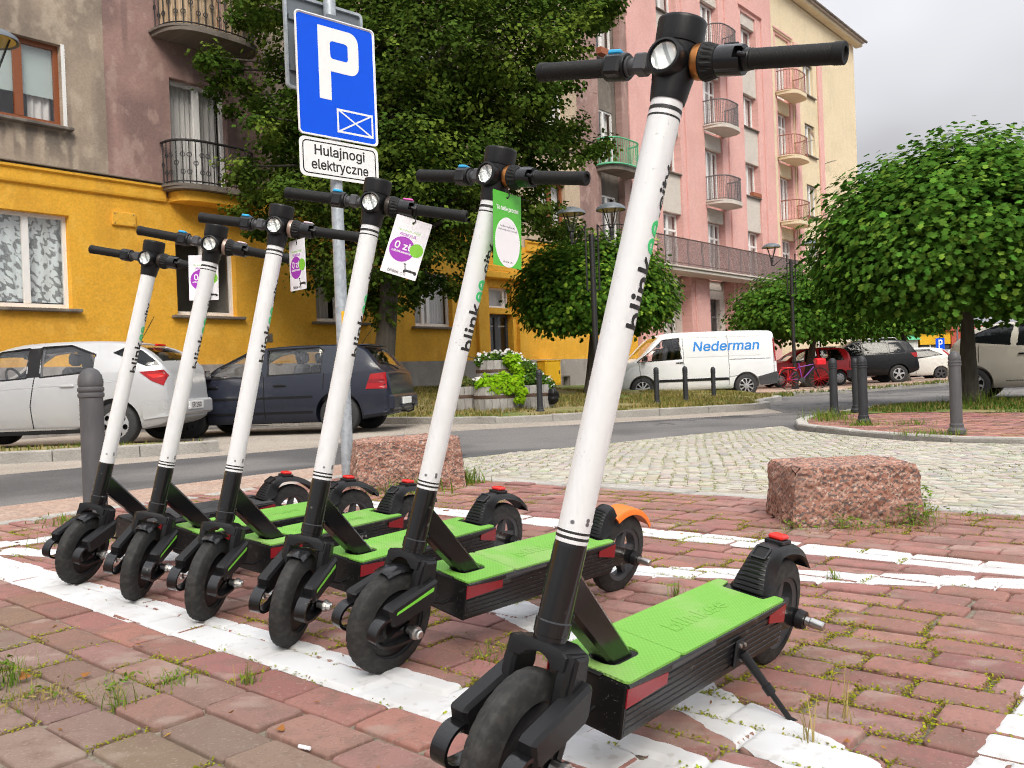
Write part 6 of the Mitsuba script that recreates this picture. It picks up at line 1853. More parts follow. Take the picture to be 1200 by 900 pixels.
piece('control_box', S, cat([yl([(0, -.1222), (.0205, -.1222), (.0218, -.1200), (.0218, -.0860), (.0205, -.0840), (0, -.0840)], 30), rbx(.002, .024, -.118, -.088, zb_ - .020, zb_ + .012, .004)]), 'm_black_satin', 35, 'handlebar')
piece('bar_clamp', S, cat([yl([(0, -.0830), (.0165, -.0830), (.0165, -.0790), (0, -.0790)], 24), rbx(-.013, .015, -.070, -.046, zb_ - .014, zb_ + .017, .004), yl([(0, -.079), (.0125, -.079), (.0125, -.03), (0, -.03)], 20)]), 'm_dark_grey', 35, 'handlebar')
piece('button_right', S, rbx(-.013, .014, -.120, -.0960, zb_ + .0175, zb_ + .0250, .002), 'm_blue_button', 35, 'control_box')
piece('button_left', S, rbx(-.012, .012, .078, .106, zb_ + .0200, zb_ + .0255, .002), 'm_pink_button', 35, 'throttle_housing')
# deck
rib = []
for i in range(6):
    z = .112 + i * .0112
    rib += [(.0748, z), (.0770, z + .0014), (.0770, z + .0082), (.0748, z + .0096)]
half = [(0, .104), (.070, .104), (.0745, .107)] + rib + [(.0765, .1835), (.0790, .1850), (.0790, .1945), (.0760, .1965), (0, .1965)]
prof_ = Polygon(half + [(-y, z) for y, z in half[::-1]])
dm = prism(prof_.buffer(0), .600)
v_ = dm.vertices.copy()
dm.vertices = np.c_[v_[:, 2] - .772, v_[:, 0], v_[:, 1]]
piece('deck', B_, dm, 'm_deck_side', False)
piece('deck_front', B_, rbx(-.1722, -.1672, -.0765, .0765, .1045, .1950, .004), 'm_deck_side', False, 'deck')
piece('charge_label', B_, bx(-.46, -.302, .0792, .0798, .1862, .1935), 'm_dark_grey', False, 'deck')
cut = unary_union([rrect(-.300, -.030, -.160, .030, .028), sbox(-.2, -.03, -.15, .03)])
tailc = Polygon([(-.80, -.05), (-.735, -.040), (-.735, .040), (-.80, .05)])


def deck_mat(x0, x1, front):
    pg = rrect(x0, -.0765, x1, .0765, .010)
    if front:
        pg = pg.difference(rrect(-.290, -.029, -.196, .029, .022))
    else:
        pg = pg.difference(tailc.buffer(.008))
    m = prism(pg, .0045)
    m.apply_translation([0, 0, .1967])
    return m


for col_, key_ in (('m_mat_green', 'green'), ('m_mat_black', 'black')):
    for a, b, f in ((-.3405, -.1705, True), (-.7700, -.3420, False)):
        m = deck_mat(a, b, f)
        piece(f'mat_{key_}_{"front" if f else "rear"}', B_, m, col_, False, 'deck', uv=m.vertices[:, :2])
    tx = letters('blinkee', .034, .215)
    m = moved(tx, axes((-.420, .018, .2012), (-1, 0, 0), (0, -1, 0)))
    m.vertices[:, 2] = .2010 + (m.vertices[:, 2] - .2012) * 2.6
    piece(f'embossing_{key_}', B_, m, col_, False, f'mat_{key_}_rear', uv=m.vertices[:, :2])
for s in (1, -1):
    a_, b_ = ((.0775, .0796) if s > 0 else (-.0796, -.0775))
    piece(f'reflector_front{s}', B_, cat([side(Polygon([(-.1665, .160), (-.1665, .1915), (-.292, .1835), (-.292, .164)]), a_ - (.0005 if s > 0 else -.0005) * 0, b_)]), 'm_red_plastic', False, 'deck')
    piece(f'reflector_rear{s}', B_, side(Polygon([(-.695, .168), (-.695, .184), (-.772, .192), (-.772, .152)]), a_, b_), 'm_red_plastic', False, 'deck')
nk = Polygon([(-.086, .383), (-.064, .326), (-.212, .194), (-.279, .194)])
nki = nk.buffer(-.006)
piece('neck', B_, hull([(x, y, z) for x, z in nk.exterior.coords for y in (-.0165, .0165)] + [(x, y, z) for x, z in nki.exterior.coords for y in (-.0225, .0225)]), 'm_black_gloss', 25)
wl = []
for i in range(9):
    t = i / 8
    wl.append(moved(trimesh.creation.icosphere(1, .0055), tr(-.080 - .004 * (i % 2), .020 * math.cos(t * 9), .365 - .07 * t)))
piece('weld', B_, cat(wl), 'm_black_gloss', True, 'neck')
piece('neck_foot', B_, cat([rbx(-.286, -.160, -.029, .029, .1966, .1990, .001)]), 'm_black_matt', False, 'neck')
# rear: drop outs, wheel, fender
RA = (-WBASE, 0, WR)
piece('rear_dropout', B_, cat([side(Polygon([(-.74, .118), (-.74, .182), (-.80, .176), (-.915, .140), (-.930, .118), (-.905, .104), (-.80, .112)]), y - .004, y + .004) for y in (-.052, .052)]), 'm_scuffed_black', 30)
piece('rear_tyre', B_, moved(tyre_mesh(WR + .001, .050), tr(*RA)), 'm_tyre', True)
spk = [ycyl([(.070, -.016), (.088, -.022), (.088, .022), (.070, .016), (.070, -.016)], (0, 0, 0), 36), ycyl([(0, -.026), (.024, -.026), (.024, .026), (0, .026)], (0, 0, 0), 20)]
for i in range(5):
    a = i * 2 * math.pi / 5 + .5
    c, s = math.cos(a), math.sin(a)
    spk.append(hull([(c * r + s * w, y, s * r - c * w) for r, w in ((.02, .012), (.072, .007)) for w in (w, -w) for y in (-.010, .010)]))
piece('rear_rim', B_, moved(cat(spk), tr(*RA)), 'm_dark_grey', 30, 'rear_tyre')
for s in (1, -1):
    nut = [(0, s * .056), (.020, s * .056), (.022, s * .060), (.020, s * .076), (.0105, s * .078), (.010, s * .088), (.0115, s * .090), (.0105, s * .116), (.008, s * .119), (0, s * .119)]
    m = ycyl(nut if s > 0 else nut[::-1], (0, 0, 0), 16)
    piece(f'rear_axle_nut{s}', B_, moved(cat([ycyl(nut[:4] + [(0, s * .078)] if s > 0 else (nut[:4] + [(0, s * .078)])[::-1], (0, 0, 0), 20)]), tr(*RA)), 'm_black_satin', 30)
    piece(f'rear_axle_bolt{s}', B_, moved(ycyl(([(0, s * .078)] + nut[4:]) if s > 0 else ([(0, s * .078)] + nut[4:])[::-1], (0, 0, 0), 12), tr(*RA)), 'm_steel', 30, f'rear_axle_nut{s}')
fp = np.array([(-.752, .1985), (-.760, .220), (-.772, .242), (-.787, .260), (-.806, .273), (-.830, .280), (-.858, .282), (-.890, .280), (-.925, .273), (-.960, .262), (-.995, .246), (-1.026, .226), (-1.043, .213)])
cs = CubicSpline(np.linspace(0, 1, len(fp)), fp)
tt = np.linspace(0, 1, 90)
cp = cs(tt)
tg = np.gradient(cp, axis=0)
tg /= np.linalg.norm(tg, axis=1, keepdims=True)
nn_ = np.c_[tg[:, 1], -tg[:, 0]]
nn_ *= np.sign((nn_ * (cp - [RA[0], RA[2]])).sum(1))[:, None]
ringsF = []
for i, t in enumerate(tt):
    w = (.0235 + .011 * smooth01((.25 - t) / .25)) * (1 - .40 * smooth01((t - .72) / .28))
    skirt = .014 + .030 * smooth01(t / .15) * (1 - smooth01((t - .20) / .28) * .95)
    rb_ = .0016 * np.sign(math.sin(i * math.pi / 1.5)) * (t < .30)
    rowF = []
    for y, d in ((-w - .012, -skirt), (-w - .005, -.008), (-w, rb_ * 0), (-w * .55, .004 + rb_), (0, .005 + rb_), (w * .55, .004 + rb_), (w, 0), (w + .005, -.008), (w + .012, -skirt), (w + .008, -skirt), (w - .003, -.010), (0, -.005), (-w + .003, -.010), (-w - .008, -skirt)):
        rowF.append((cp[i, 0] + nn_[i, 0] * d, y, cp[i, 1] + nn_[i, 1] * d))
    ringsF.append(rowF)
ringsF = np.array(ringsF)
n_, k_ = ringsF.shape[:2]
i_, j_ = np.meshgrid(np.arange(n_ - 1), np.arange(k_), indexing='ij')
q_ = np.stack([i_ * k_ + j_, (i_ + 1) * k_ + j_, (i_ + 1) * k_ + (j_ + 1) % k_, i_ * k_ + (j_ + 1) % k_], -1).reshape(-1, 4)
fv = ringsF.reshape(-1, 3)
capf = [(0, a, a + 1) for a in range(1, k_ - 1)] + [((n_ - 1) * k_, (n_ - 1) * k_ + a + 1, (n_ - 1) * k_ + a) for a in range(1, k_ - 1)]
fm_ = trimesh.Trimesh(fv, np.vstack([q_[:, [0, 1, 2]], q_[:, [0, 2, 3]], capf]), process=False)
fm_.fix_normals()
piece('rear_fender', B_, fm_, 'm_black_satin', 30)
q = int(.315 * 90)
fo = axes((cp[q, 0] + nn_[q, 0] * .0035, 0, cp[q, 1] + nn_[q, 1] * .0035), (tg[q, 0], 0, tg[q, 1]), (0, -1, 0))
piece('fender_slot', B_, moved(cat([prism(rrect(-.016, -.014, .016, .014, .004), .0026), ]), fo), 'm_black_matt', False, 'rear_fender')
piece('fender_slot_rim', B_, moved(prism(rrect(-.020, -.018, .020, .018, .005).difference(rrect(-.016, -.014, .016, .014, .004)), .0050), fo), 'm_black_gloss', False, 'rear_fender')
q = int(.56 * 90)
fo = axes((cp[q, 0] + nn_[q, 0] * .004, 0, cp[q, 1] + nn_[q, 1] * .004), (tg[q, 0], 0, tg[q, 1]), (0, -1, 0))
piece('brake_light', B_, moved(cat([rbx(-.020, .020, -.017, .017, .006, .018, .004)]), fo), 'm_bright_red', 35, 'rear_fender')
piece('brake_light_base', B_, moved(rbx(-.026, .026, -.021, .021, -.003, .0065, .002), fo), 'm_black_satin', 35, 'rear_fender')
ob = []
for a in np.linspace(math.radians(34), math.radians(120), 40):
    ob.append([(RA[0] - r * math.cos(a), y, RA[2] + r * math.sin(a)) for r, y in ((.139, -.036), (.144, -.031), (.146, 0), (.144, .031), (.139, .036), (.127, .038), (.126, .035), (.137, .031), (.140, 0), (.137, -.031), (.126, -.035), (.127, -.038))])
ob = np.array(ob)
n2, k2_ = ob.shape[:2]
i_, j_ = np.meshgrid(np.arange(n2 - 1), np.arange(k2_), indexing='ij')
q_ = np.stack([i_ * k2_ + j_, (i_ + 1) * k2_ + j_, (i_ + 1) * k2_ + (j_ + 1) % k2_, i_ * k2_ + (j_ + 1) % k2_], -1).reshape(-1, 4)
om = trimesh.Trimesh(ob.reshape(-1, 3), np.vstack([q_[:, [0, 1, 2]], q_[:, [0, 2, 3]]]), process=False)
om.fix_normals()
piece('orange_guard', B_, om, 'm_orange', 40)
fs_ = trimesh.Trimesh(ringsF[:36].reshape(-1, 3), np.vstack([q0 for q0 in (lambda i, j: [np.stack([i * k_ + j, (i + 1) * k_ + j, (i + 1) * k_ + (j + 1) % k_], -1).reshape(-1, 3), np.stack([i * k_ + j, (i + 1) * k_ + (j + 1) % k_, i * k_ + (j + 1) % k_], -1).reshape(-1, 3)])(*np.meshgrid(np.arange(35), np.arange(k_), indexing='ij'))] + [np.array([(0, a, a + 1) for a in range(1, k_ - 1)] + [(35 * k_, 35 * k_ + a + 1, 35 * k_ + a) for a in range(1, k_ - 1)])]), process=False)
fs_.fix_normals()
piece('short_fender', B_, fs_, 'm_black_satin', 30)
# kickstand, on the left
k0, k1 = np.array([-.562, .088, .146]), np.array([-.599, .184, .036])
kp = lambda t: k0 + (k1 - k0) * t
piece('kickstand', B_, cat([rbx(-.580, -.540, .079, .086, .118, .172, .003), tube([kp(0), kp(.25), kp(.52)], [.0095, .0085, .0075], 10), cyl(kp(.48), kp(.60), .0095, n=14), tube([kp(.55), kp(.97), kp(1) + [-.008, .010, -.002]], [.0055, .0055, .0045], 10)]), 'm_black_satin', 40)
piece('kickstand_bolts', B_, cat([cyl((x, .0862, z), (x, .0895, z), .0042, n=10) for x, z in ((-.552, .162), (-.570, .160), (-.561, .132))]), 'm_steel', 35, 'kickstand')
piece('brake_cable', B_, tube([(-.095, .0, .150), (-.150, .018, .135), (-.17, .02, .14)], .004, 8), 'm_black_satin', True)

SUB = {'front_tyre': 'front_wheel', 'rear_tyre': 'rear_wheel', 'grip_left': 'grip', 'grip_right': 'grip', 'button_left': 'button', 'button_right': 'button', 'lettering_green': 'lettering', 'lettering_small': 'lettering', 'front_rim': 'rim', 'rear_rim': 'rim',
       'headlight_glass': 'headlight', 'mat_green_front': 'mat', 'mat_green_rear': 'mat', 'mat_black_front': 'mat', 'mat_black_rear': 'mat', 'embossing_green': 'embossing', 'embossing_black': 'embossing', 'short_fender': 'rear_fender', 'orange_guard': 'wheel_guard', 'reflector_front': 'reflector', 'reflector_rear': 'reflector'}


def scooter(label, x, y, yaw, lean, steer, skip=(), left='m_black_gloss', right='m_blue_button', relabel={}):
    k = thing('electric_scooter', label, 'scooter', 'rental scooters standing in a row')
    TBd = body_tw(x, y, yaw, lean)
    TS = steer_tw(TBd, steer)
    made = {}
    for key in P:
        fr, d, par = P[key]
        if key in skip or (par in skip):
            continue
        base = key.rstrip('0123').rstrip('-')
        nm = SUB.get(base, base)
        d = dict(d)
        if key == 'button_left':
            d['bsdf'] = {'type': 'ref', 'id': left}
        if key == 'bell_ring':
            d['bsdf'] = {'type': 'ref', 'id': {'m_pale_button': 'm_ring_pale', 'm_black_gloss': 'm_bronze', 'm_pink_button': 'm_ring_dark'}[left] if 'stem_ring0' not in skip else 'm_ring_dark'}
        if key == 'button_right':
            d['bsdf'] = {'type': 'ref', 'id': right}
        holder = made.get(par, k)
        if holder.count('__') > 1:
            holder = '__'.join(holder.split('__')[:2])
        made[key] = part(holder, nm, d, tw=TS if fr == S else TBd, label=relabel.get(key))
    return k, TBd, TS


NOBLK = ('mat_black_front', 'mat_black_rear', 'embossing_black')
NOGRN = ('mat_green_front', 'mat_green_rear', 'embossing_green')
PLAIN = ('orange_guard', 'short_fender')
SCO = [
    ('leftmost and farthest scooter of the row, the one with a black deck', -1.557, 3.113, -2.224, -.143, .428, NOGRN + PLAIN + ('cover_stripe1', 'cover_stripe-1', 'button_left', 'button_right', 'stem_ring0', 'stem_ring1', 'stem_ring2', 'stem_ring3'), 'm_black_gloss', 'm_black_satin', {}),
    ('second scooter from the left, white tag hanging behind its stem', -1.239, 2.844, -2.227, -.140, .634, NOBLK + PLAIN, 'm_pale_button', 'm_blue_button', {}),
    ('third scooter from the left, narrow tag beside its head', -.917, 2.558, -2.159, -.105, .453, NOBLK + PLAIN, 'm_pale_button', 'm_blue_button', {}),
    ('fourth scooter from the left, with a pink button and a tilted purple tag', -.602, 2.276, -2.191, -.126, .447, NOBLK + PLAIN, 'm_pink_button', 'm_blue_button', {}),
    ('fifth scooter from the left, green tag on its bar and an orange rear wheel guard', -.318, 2.036, -2.305, -.174, .05, NOBLK + ('rear_fender', 'fender_slot', 'fender_slot_rim', 'brake_light', 'brake_light_base', 'button_left'), 'm_black_gloss', 'm_blue_button', {'orange_guard': 'orange rear wheel guard'}),
    ('nearest and tallest scooter in the picture, at the right end of the row', -.030, 1.310, -2.272, -.174, .053, NOBLK + PLAIN + ('mudguard', 'button_left', 'cover_stripe1', 'cover_stripe-1'), 'm_black_gloss', 'm_blue_button', {}),
]
SF = [scooter(*s) for s in SCO]


# ---- tags hanging from the bars
def hang_tag(name_label, i, q, w, h, tilt, face, az, green=False):
    """A card hung by a loop at steering-axes point q of scooter i; az = way it faces (degrees from -y towards +x), tilt in its plane."""
    TS = SF[i][2]
    o = (TS @ np.r_[q, 1])[:3]
    a = math.radians(az)
    nrm = np.array([math.sin(a), -math.cos(a), 0])
    X = np.array([math.cos(a), math.sin(a), 0])
    Z = np.array([0, 0, 1.0])
    t = math.radians(tilt)
    X, Z = X * math.cos(t) - Z * math.sin(t), Z * math.cos(t) + X * math.sin(t)
    m = axes(o - Z * .022, X, Z)          # x across, y up, z towards the viewer
    k = thing('hanging_tag', name_label, 'tag')
    put_ = lambda n, me, b, dz=0., lb=None: part(k, n, moved(me, m @ tr(0, 0, dz)), b, False, label=lb)
    card = rrect(-w / 2, -h + .012, w / 2, .012, .002).difference(Point(0, 0).buffer(.0035, 6))
    put_('card', prism(card, .0008), 'm_tag_green' if green else 'm_paper')
    put_('loop', tube([(0, 0, .0004), (.004, .006, .004), (.002, .016, .003), (-.002, .030, -.002), (-.002, .018, -.004), (0, .004, -.003), (0, 0, .0004)], .0014, 6), 'm_black_satin')
    if green:
        put_('oval', prism(affinity.translate(affinity.scale(Point(0, 0).buffer(1, 24), w * .44, h * .335), 0, -h * .60), .0005), 'm_paper', .0008)
        put_('heading', moved(fit('To takie proste!', .0095, w * .78, True, .0003), tr(0, -.030, 0)), 'm_sign_white', .0008)
        put_('small_print', cat([moved(fit(s, .0042, w * ww, False, .0002), tr(0, yy, 0)) for s, yy, ww in (('Pobierz aplikację,', -h * .40, .52), ('zeskanuj kod i ruszaj!', -h * .445, .66), ('blinkee.city', -h * .875, .34))]), 'm_print_black', .0013)
    else:
        c1 = affinity.translate(Point(0, 0).buffer(w * .345, 24), -w * .10, -h * .47)
        put_('purple_disc', prism(c1, .0004), 'm_print_purple', .0008)
        c2 = affinity.translate(Point(0, 0).buffer(w * .185, 20), w * .29, -h * .43)
        put_('green_disc', prism(c2, .0004), 'm_print_lime', .0013)
        put_('price', cat([moved(fit('0 zł', w * .19, w * .44, True, .0003), tr(-w * .10, -h * .47, 0)), moved(fit('odblokowanie', w * .062, w * .54, True, .0003), tr(-w * .10, -h * .535, 0))]), 'm_sign_white', .0012)
        put_('heading', moved(fit('PROMOCJA', w * .075, w * .46, True, .0003), tr(-w * .04, -h * .245, 0)), 'm_print_purple', .0008)
        put_('small_heading', moved(fit('Na minuty, hulaj!', w * .06, w * .62, False, .0003), tr(-w * .03, -h * .165, 0)), 'm_print_lime', .0008)
        put_('small_print', cat([moved(fit('blinkee', w * .085, w * .30, True, .0003), tr(-w * .16, -h * .885, 0)), moved(fit('.city', w * .085, w * .18, False, .0003), tr(w * .11, -h * .885, 0))]), 'm_print_black', .0008)
        s_ = w * .16
        put_('scooter_picture', prism(unary_union([LineString([(w * .10, -h * .70), (w * .15, -h * .80)]).buffer(.0014), LineString([(w * .15, -h * .80), (w * .42, -h * .80)]).buffer(.0032), Point(w * .14, -h * .815).buffer(.0042, 8), Point(w * .43, -h * .815).buffer(.0042, 8), LineString([(w * .07, -h * .70), (w * .13, -h * .695)]).buffer(.0014)]), .0003), 'm_print_black', .0008)
    return k


def tag_grad(p, n, uv):
    return mix((.10, .50, .03), (.02, .40, .20), smoothstep(-.02, .04, uv.x))


mat('m_tag_green', (.09, .46, .045), .5)
hang_tag('white tag with a purple disc behind the stem of the second scooter', 1, (.0, -.030, 1.025), .098, .150, 1, None, 0)
hang_tag('narrow looking white tag turned edge on beside the head of the third scooter', 2, (.0, .060, 1.034), .098, .152, 0, None, -48)
hang_tag('tilted white tag with a big purple disc on the fourth scooter', 3, (.0, .119, 1.040), .098, .158, 19, None, 4)
hang_tag('green tag with a white oval on the fifth scooter', 4, (.006, .044, 1.026), .104, .172, 3, None, 52, True)
# ---------------------------------------------------------------- weeds, moss, grass, fallen leaves
rg = np.random.default_rng(123)


def blades(P, h, w, col, lean=.5, seg=3):
    """Grass blades: curved tapering strips from points P."""
    k = len(P)
    h = np.broadcast_to(h, k) * rg.uniform(.55, 1.2, k)
    a = rg.uniform(0, 2 * np.pi, k)
    d = np.c_[np.cos(a), np.sin(a), np.zeros(k)]
    s = np.c_[-np.sin(a), np.cos(a), np.zeros(k)]
    ln = rg.uniform(.1, 1.0, k) * lean
    V, F = [], []
    for i in range(seg + 1):
        t = i / seg
        c = P + d * (ln * h * t ** 1.7)[:, None] + np.c_[np.zeros((k, 2)), h * t * (1 - .35 * ln * t)]
        ww = (np.broadcast_to(w, k) * (1 - t) ** .7 * .5 + 1e-5)[:, None]
        V += [c - s * ww, c + s * ww]
    V = np.stack(V, 1)
    f = []
    for i in range(seg):
        f += [(2 * i, 2 * i + 1, 2 * i + 3), (2 * i, 2 * i + 3, 2 * i + 2)]
    F = (np.array(f)[None] + (np.arange(k) * (2 * seg + 2))[:, None, None]).reshape(-1, 3)
    return trimesh.Trimesh(V.reshape(-1, 3), F, process=False), np.repeat(col, 2 * seg + 2, 0)


def greens(k, base=(.10, .20, .02), dry=.2):
    c = np.array(base) * rg.uniform(.6, 1.4, (k, 1)) * (1 + rg.normal(0, .1, (k, 3)))
    y = rg.random(k) < dry
    c[y] = np.array([.34, .27, .10]) * rg.uniform(.7, 1.2, (y.sum(), 1))
    return np.clip(c, .01, .6)


# moss in the joints of the square and of the cobbles
mp = []
for r in range(2, len(rows)):
    n0 = rows[r]
    e = np.arange(-5.0, 1.6, .011)
    f = meshkit.noise(np.stack([e * 1.5, np.full_like(e, n0 * 1.5), e * 0], -1), 8) * .6 + meshkit.noise(np.stack([e * 7, np.full_like(e, n0 * 7), e * 0], -1), 9) * .5
    th = .70 - .12 * (e > -1.5) * (n0 > 1.4) + .10 * (n0 < 1.15)
    for x in e[f > th]:
        mp.append((x, n0 + rg.normal(0, .003)))
    ed = row_edges[r]
    for x in ed[(ed > -5) & (ed < 1.6)]:
        v = float(meshkit.noise(np.array([x * 1.5, n0 * 1.5, 0]), 8)) * .6 + float(meshkit.noise(np.array([x * 9, n0 * 9, 3.0]), 9)) * .5
        if v > .62:
            for t in np.arange(.004, ROWH[r], .011):
                mp.append((x + rg.normal(0, .003), n0 + t))
mp = np.array(mp)
mp = mp[~((np.abs(mp[:, 1] - 1.27) < .085) & (mp[:, 0] < -.3) & (rg.random(len(mp)) < .85))]
nz_ = 11
idx = np.repeat(np.arange(len(mp)), nz_)
pw = W(mp[idx, 0] + rg.normal(0, .0085, len(idx)), mp[idx, 1] + rg.normal(0, .0085, len(idx)))
pw[:, 2] = rg.uniform(-.008, .004, len(idx))
mossc = np.array([.30, .31, .025]) * rg.uniform(.5, 1.35, (len(idx), 1)) * (1 + rg.normal(0, .08, (len(idx), 3)))
dryp = rg.random(len(idx)) < .12
mossc[dryp] = np.array([.28, .20, .07]) * rg.uniform(.6, 1.2, (dryp.sum(), 1))
m, c = foliage(pw, rg.normal(0, .5, pw.shape) + [0, 0, 1], rg.normal(size=pw.shape) + [0, 0, .5], .0058, [(0, 0), (.5, .4), (0, 1), (-.5, .4)], np.clip(mossc, .01, .6), rg)
k = part(None, 'moss', m, 'm_blade', False, color=c)
tag(k, 'yellow green moss growing in the brick joints', 'moss', kind='stuff')
cs_ = []
for x, y in setts[::1]:
    if float(meshkit.noise(np.array([x * 1.3, y * 1.3, 0.]), 4)) + .3 * rg.random() > .58:
        for _ in range(9):
            cs_.append((x + rg.choice([-1, 1]) * .046 + rg.normal(0, .006), y + rg.normal(0, .03)))
cs_ = np.array(cs_)
cz = gz(cs_[:, 0], cs_[:, 1]) + .0
m, c = blades(np.c_[cs_, cz - .005], .024, .010, greens(len(cs_), (.19, .24, .035), .15), .9, 1)
k = part(None, 'cobble_grass', m, 'm_blade', False, color=c)
tag(k, 'short grass sprouting between the grey cobbles', 'grass', kind='stuff')


def turf(name, label, polys, dens, h, zf, base, dry, w=.010):
    P = []
    for poly in polys:
        x0, y0, x1, y1 = poly.bounds
        n = int(dens * (x1 - x0) * (y1 - y0))
        q = rg.uniform((x0, y0), (x1, y1), (n, 2))
        prepare(poly)
        P.append(q[contains_xy(poly, q[:, 0], q[:, 1])])
    P = np.vstack(P)
    cl = meshkit.noise(np.c_[P * 1.6, np.zeros(len(P))], 6)
    P, cl = P[cl > .30], cl[cl > .30]
    z = zf(P[:, 0], P[:, 1])
    m, c = blades(np.c_[P, z - .005], h * (.5 + cl), w, greens(len(P), base, dry), .7, 2)
    k = part(None, name, m, 'm_blade', False, color=c)
    return tag(k, label, 'grass', kind='stuff')


turf('verge_grass', 'thin dry grass of the verge in front of the yellow house', [VER.buffer(-.2).intersection(sbox(-4, 14, 7, 24)), ], 330, .080, verge_z, (.15, .16, .04), .5, .022)
turf('island_grass', 'green grass at the back of the paved island', [GR.intersection(IPi).intersection(sbox(3, 9, 13, 17))], 800, .075, lambda x, y: gz(x, y) + .05, (.085, .14, .025), .25, .016)
turf('strip_grass', 'sparse weeds on the planted strip by the silver car', [Polygon([(-9, 9.95), (-5.9, 10.35), (-3.85, 10.75), (-3.85, 11.1), (-6, 11.1), (-9, 10.8)])], 160, .07, lambda x, y: gz(x, y) + .10, (.10, .15, .02), .4, .014)
turf('pavement_grass', 'tufts of grass along the far pavement edge', [LineString([(6.6, 21.4), (6.95, 23.6), (9.5, 24.5), (11.2, 26.8), (12.8, 28.3), (15.3, 30.9), (21, 35.4), (26, 38)]).buffer(.30)], 160, .10, lambda x, y: gz(x, y) + .06, (.10, .15, .03), .35, .03)


def weed(name, label, x, y, z, n, h, spread, base=(.15, .23, .035), dry=.1, leafy=0, w=.006, group=None):
    """A tuft: grass blades with, if leafy, broad leaves on short stalks."""
    P = np.c_[rg.normal(0, spread, n) + x, rg.normal(0, spread, n) + y, np.full(n, z)]
    m, c = blades(P, h, w, greens(n, base, dry), .75, 4)
    k = thing(name, label, 'weed', group)
    part(k, 'blades', m, 'm_blade', False, kind='stuff', color=c)
    if leafy:
        leafy = int(leafy * 1.6)
        q = np.c_[rg.normal(0, spread * .8, leafy) + x, rg.normal(0, spread * .8, leafy) + y, z + rg.uniform(.1, .9, leafy) * h]
        d = rg.normal(size=(leafy, 3)) * [1, 1, .3]
        m, c = foliage(q, rg.normal(0, .4, (leafy, 3)) + [0, 0, 1], d, .021, [(0, 0), (.16, .25), (.13, .6), (0, 1), (-.13, .6), (-.16, .25)], greens(leafy, base, dry * .5), rg)
        part(k, 'leaves', m, 'm_leaf', False, kind='stuff', color=c)
    return k


LST = [('tall weed at the far left of the foreground bricks', -1.205, 2.04, 60, .085, .025, 24), ('low patch of weeds and dry stalks left of the front line', -1.08, 1.93, 120, .032, .05, 30), ('weeds in a joint, right of the low patch', -.92, 1.98, 90, .026, .045, 14),
       ('thin upright weed right of the low patch', -.86, 1.86, 26, .075, .010, 6), ('weeds in a joint close below the front line', -.80, 2.02, 80, .03, .028, 12), ('single sprout close to the front line between the third and fourth wheels', -.62, 1.98, 26, .06, .012, 5),
       ('weeds at the foot of the grey bollard on the left', -1.98, 3.98, 150, .13, .06, 40), ('dry weeds between the bollard and the first scooter', -1.78, 4.05, 130, .08, .08, 20), ('weeds under the decks between the fifth and the nearest scooter', -.03, 2.12, 150, .035, .045, 8),
       ('broad weeds at the front of the right granite block', 1.34, 3.57, 34, .07, .045, 60), ('tall leafy weeds at the right foot of the right granite block', 1.63, 3.60, 50, .11, .05, 120), ('weeds at the left front corner of the right granite block', 1.15, 3.62, 40, .05, .05, 34), ('tallest stalk at the right of the right granite block', 1.72, 3.70, 20, .17, .022, 50),
       ('dry weeds strewn along the foot of the right granite block', 1.50, 3.54, 90, .035, .09, 24), ('weeds at the right end of the left granite block', -.32, 5.62, 120, .12, .05, 26), ('weeds at the front of the left granite block', -.62, 5.28, 150, .10, .10, 30), ('sprout behind the top of the left granite block', -.78, 5.95, 40, .36, .05, 16),
       ('sprout in the bricks right of the orange guard', .46, 2.62, 26, .05, .012, 4), ('small sprout in the painted diagonal right of the nearest fender', .98, 2.72, 24, .05, .010, 4), ('tall dry stalk in the lower right bricks', .60, 1.66, 10, .12, .012, 0), ('second dry stalk left of the lower right line', .50, 1.56, 9, .10, .010, 0),
       ('weeds at the foot of the nearest island bollard', 4.10, 8.36, 70, .10, .10, 40), ('weeds left of the nearest island bollard', 3.92, 8.6, 50, .09, .09, 30), ('weeds at the foot of the middle island bollard', 4.0, 10.1, 150, .10, .10, 20), ('tall grass round the bollard at the tip of the island', 4.15, 11.7, 120, .18, .12, 40),
       ('weeds in front of the bollard at the tip of the island', 4.05, 11.2, 160, .14, .16, 10), ('weeds right of the middle island bollard', 4.5, 10.0, 120, .08, .12, 10), ('weeds along the flush kerb at the far left', -2.3, 4.6, 120, .05, .10, 12), ('grass at the base of the maple trunk', 7.4, 13.9, 200, .28, .25, 20), ('weeds among the granite chips right of the block', 1.93, 3.75, 50, .035, .08, 20)]
for lb, x, y, n, h, sp, lf in LST:
    zz = 0 if y < 6.2 else float(gz(x, y)) + .045
    dryp_ = .9 if 'dry stalk' in lb else .45 if 'dry' in lb else .12
    weed('weed', lb, x, y, zz - .006, n, h, sp, dry=dryp_, leafy=lf, w=.0030 if y < 4 else .008)
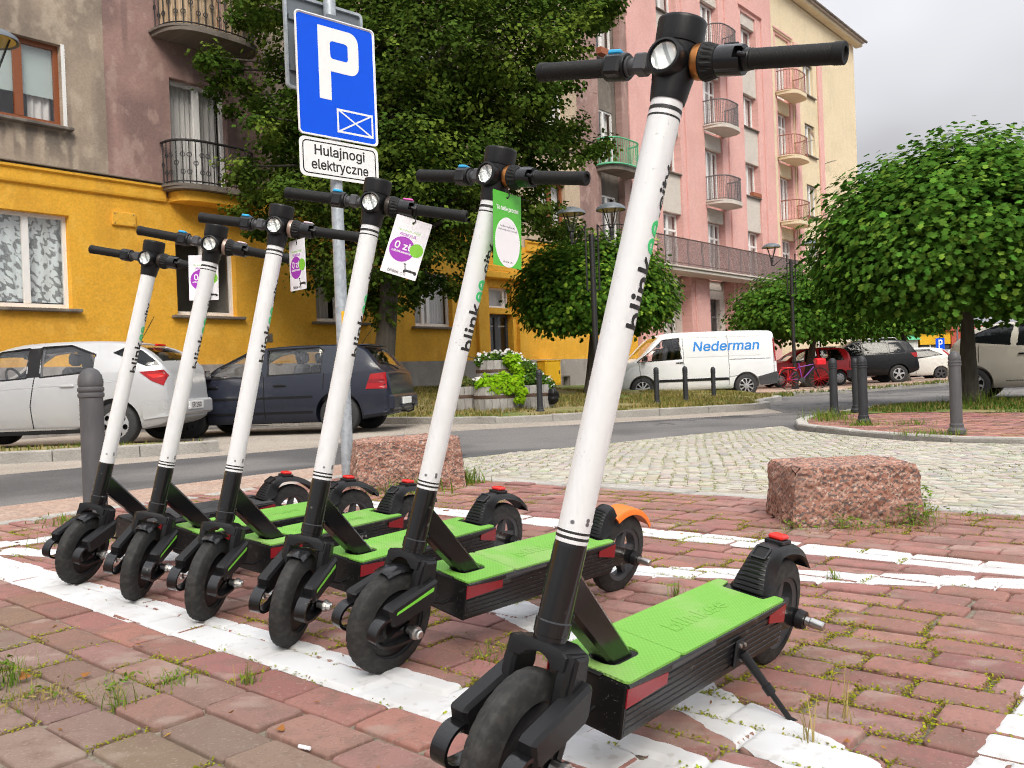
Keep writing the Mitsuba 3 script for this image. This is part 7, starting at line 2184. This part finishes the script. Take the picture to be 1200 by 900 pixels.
# a few fallen leaves
LEAFS = [(-1.00, 2.29, .028, 'orange fallen leaf lying on the front line at left'), (-.47, 1.68, .026, 'orange fallen leaf on the brown bricks below the front line'), (-.60, 1.78, .018, 'small fallen leaf on the bricks left of centre'), (.56, 1.53, .022, 'curled orange leaf on the lower right bricks'), (1.60, 3.52, .05, 'brown leaf at the foot of the right granite block'),
         (1.24, 3.50, .045, 'brown leaf left of the foot of the right granite block'), (1.42, 3.46, .045, 'pale brown leaf in front of the right granite block'), (-1.16, 2.05, .035, 'orange leaf caught in the weeds at far left'), (-1.02, 2.06, .03, 'orange leaf right of the tall weed at far left'), (-1.86, 4.10, .06, 'orange leaf beside the left bollard weeds')]
for x, y, s, lb in LEAFS:
    m, c = foliage(np.array([[x, y, .010]]), np.array([[rg.normal(0, .25), rg.normal(0, .25), 1]]), rg.normal(size=(1, 3)), s * .8, HEART, np.array([[.34, .15, .05]]), rg, cup=-.25)
    k = part(None, 'fallen_leaf', m, 'm_leaf', False, color=c)
    tag(k, lb, 'leaf')
# litter of twigs and dry bits round the stones and in the joints
n = 560
q = np.vstack([np.c_[rg.normal(1.44, .30, n // 2), rg.normal(3.56, .09, n // 2)], np.c_[rg.normal(-.68, .35, n // 4), rg.normal(5.30, .10, n // 4)], np.c_[rg.uniform(-1.5, 1.2, n // 4), rg.uniform(1.3, 3.6, n // 4)]])
col = np.array([.36, .19, .07]) * rg.uniform(.4, 1.4, (len(q), 1)) + rg.normal(0, .015, (len(q), 3))
m, c = foliage(np.c_[q, np.full(len(q), .004)], rg.normal(0, .4, (len(q), 3)) + [0, 0, 1], rg.normal(size=(len(q), 3)), .016, [(0, 0), (.18, .4), (0, 1), (-.18, .4)], np.clip(col, .02, .6), rg)
k = part(None, 'litter', m, 'm_blade', False, color=c)
tag(k, 'brown dry bits scattered round the granite blocks and in the joints', 'litter', kind='stuff')
single('cigarette_end', moved(cyl((-.013, 0, 0), (.013, 0, 0), .0036, n=10), tr(-.405, 1.605, .006) @ rot(-28, [0, 0, 1])), 'm_paper', 'white cigarette end on the brown bricks at lower left', 'cigarette end')
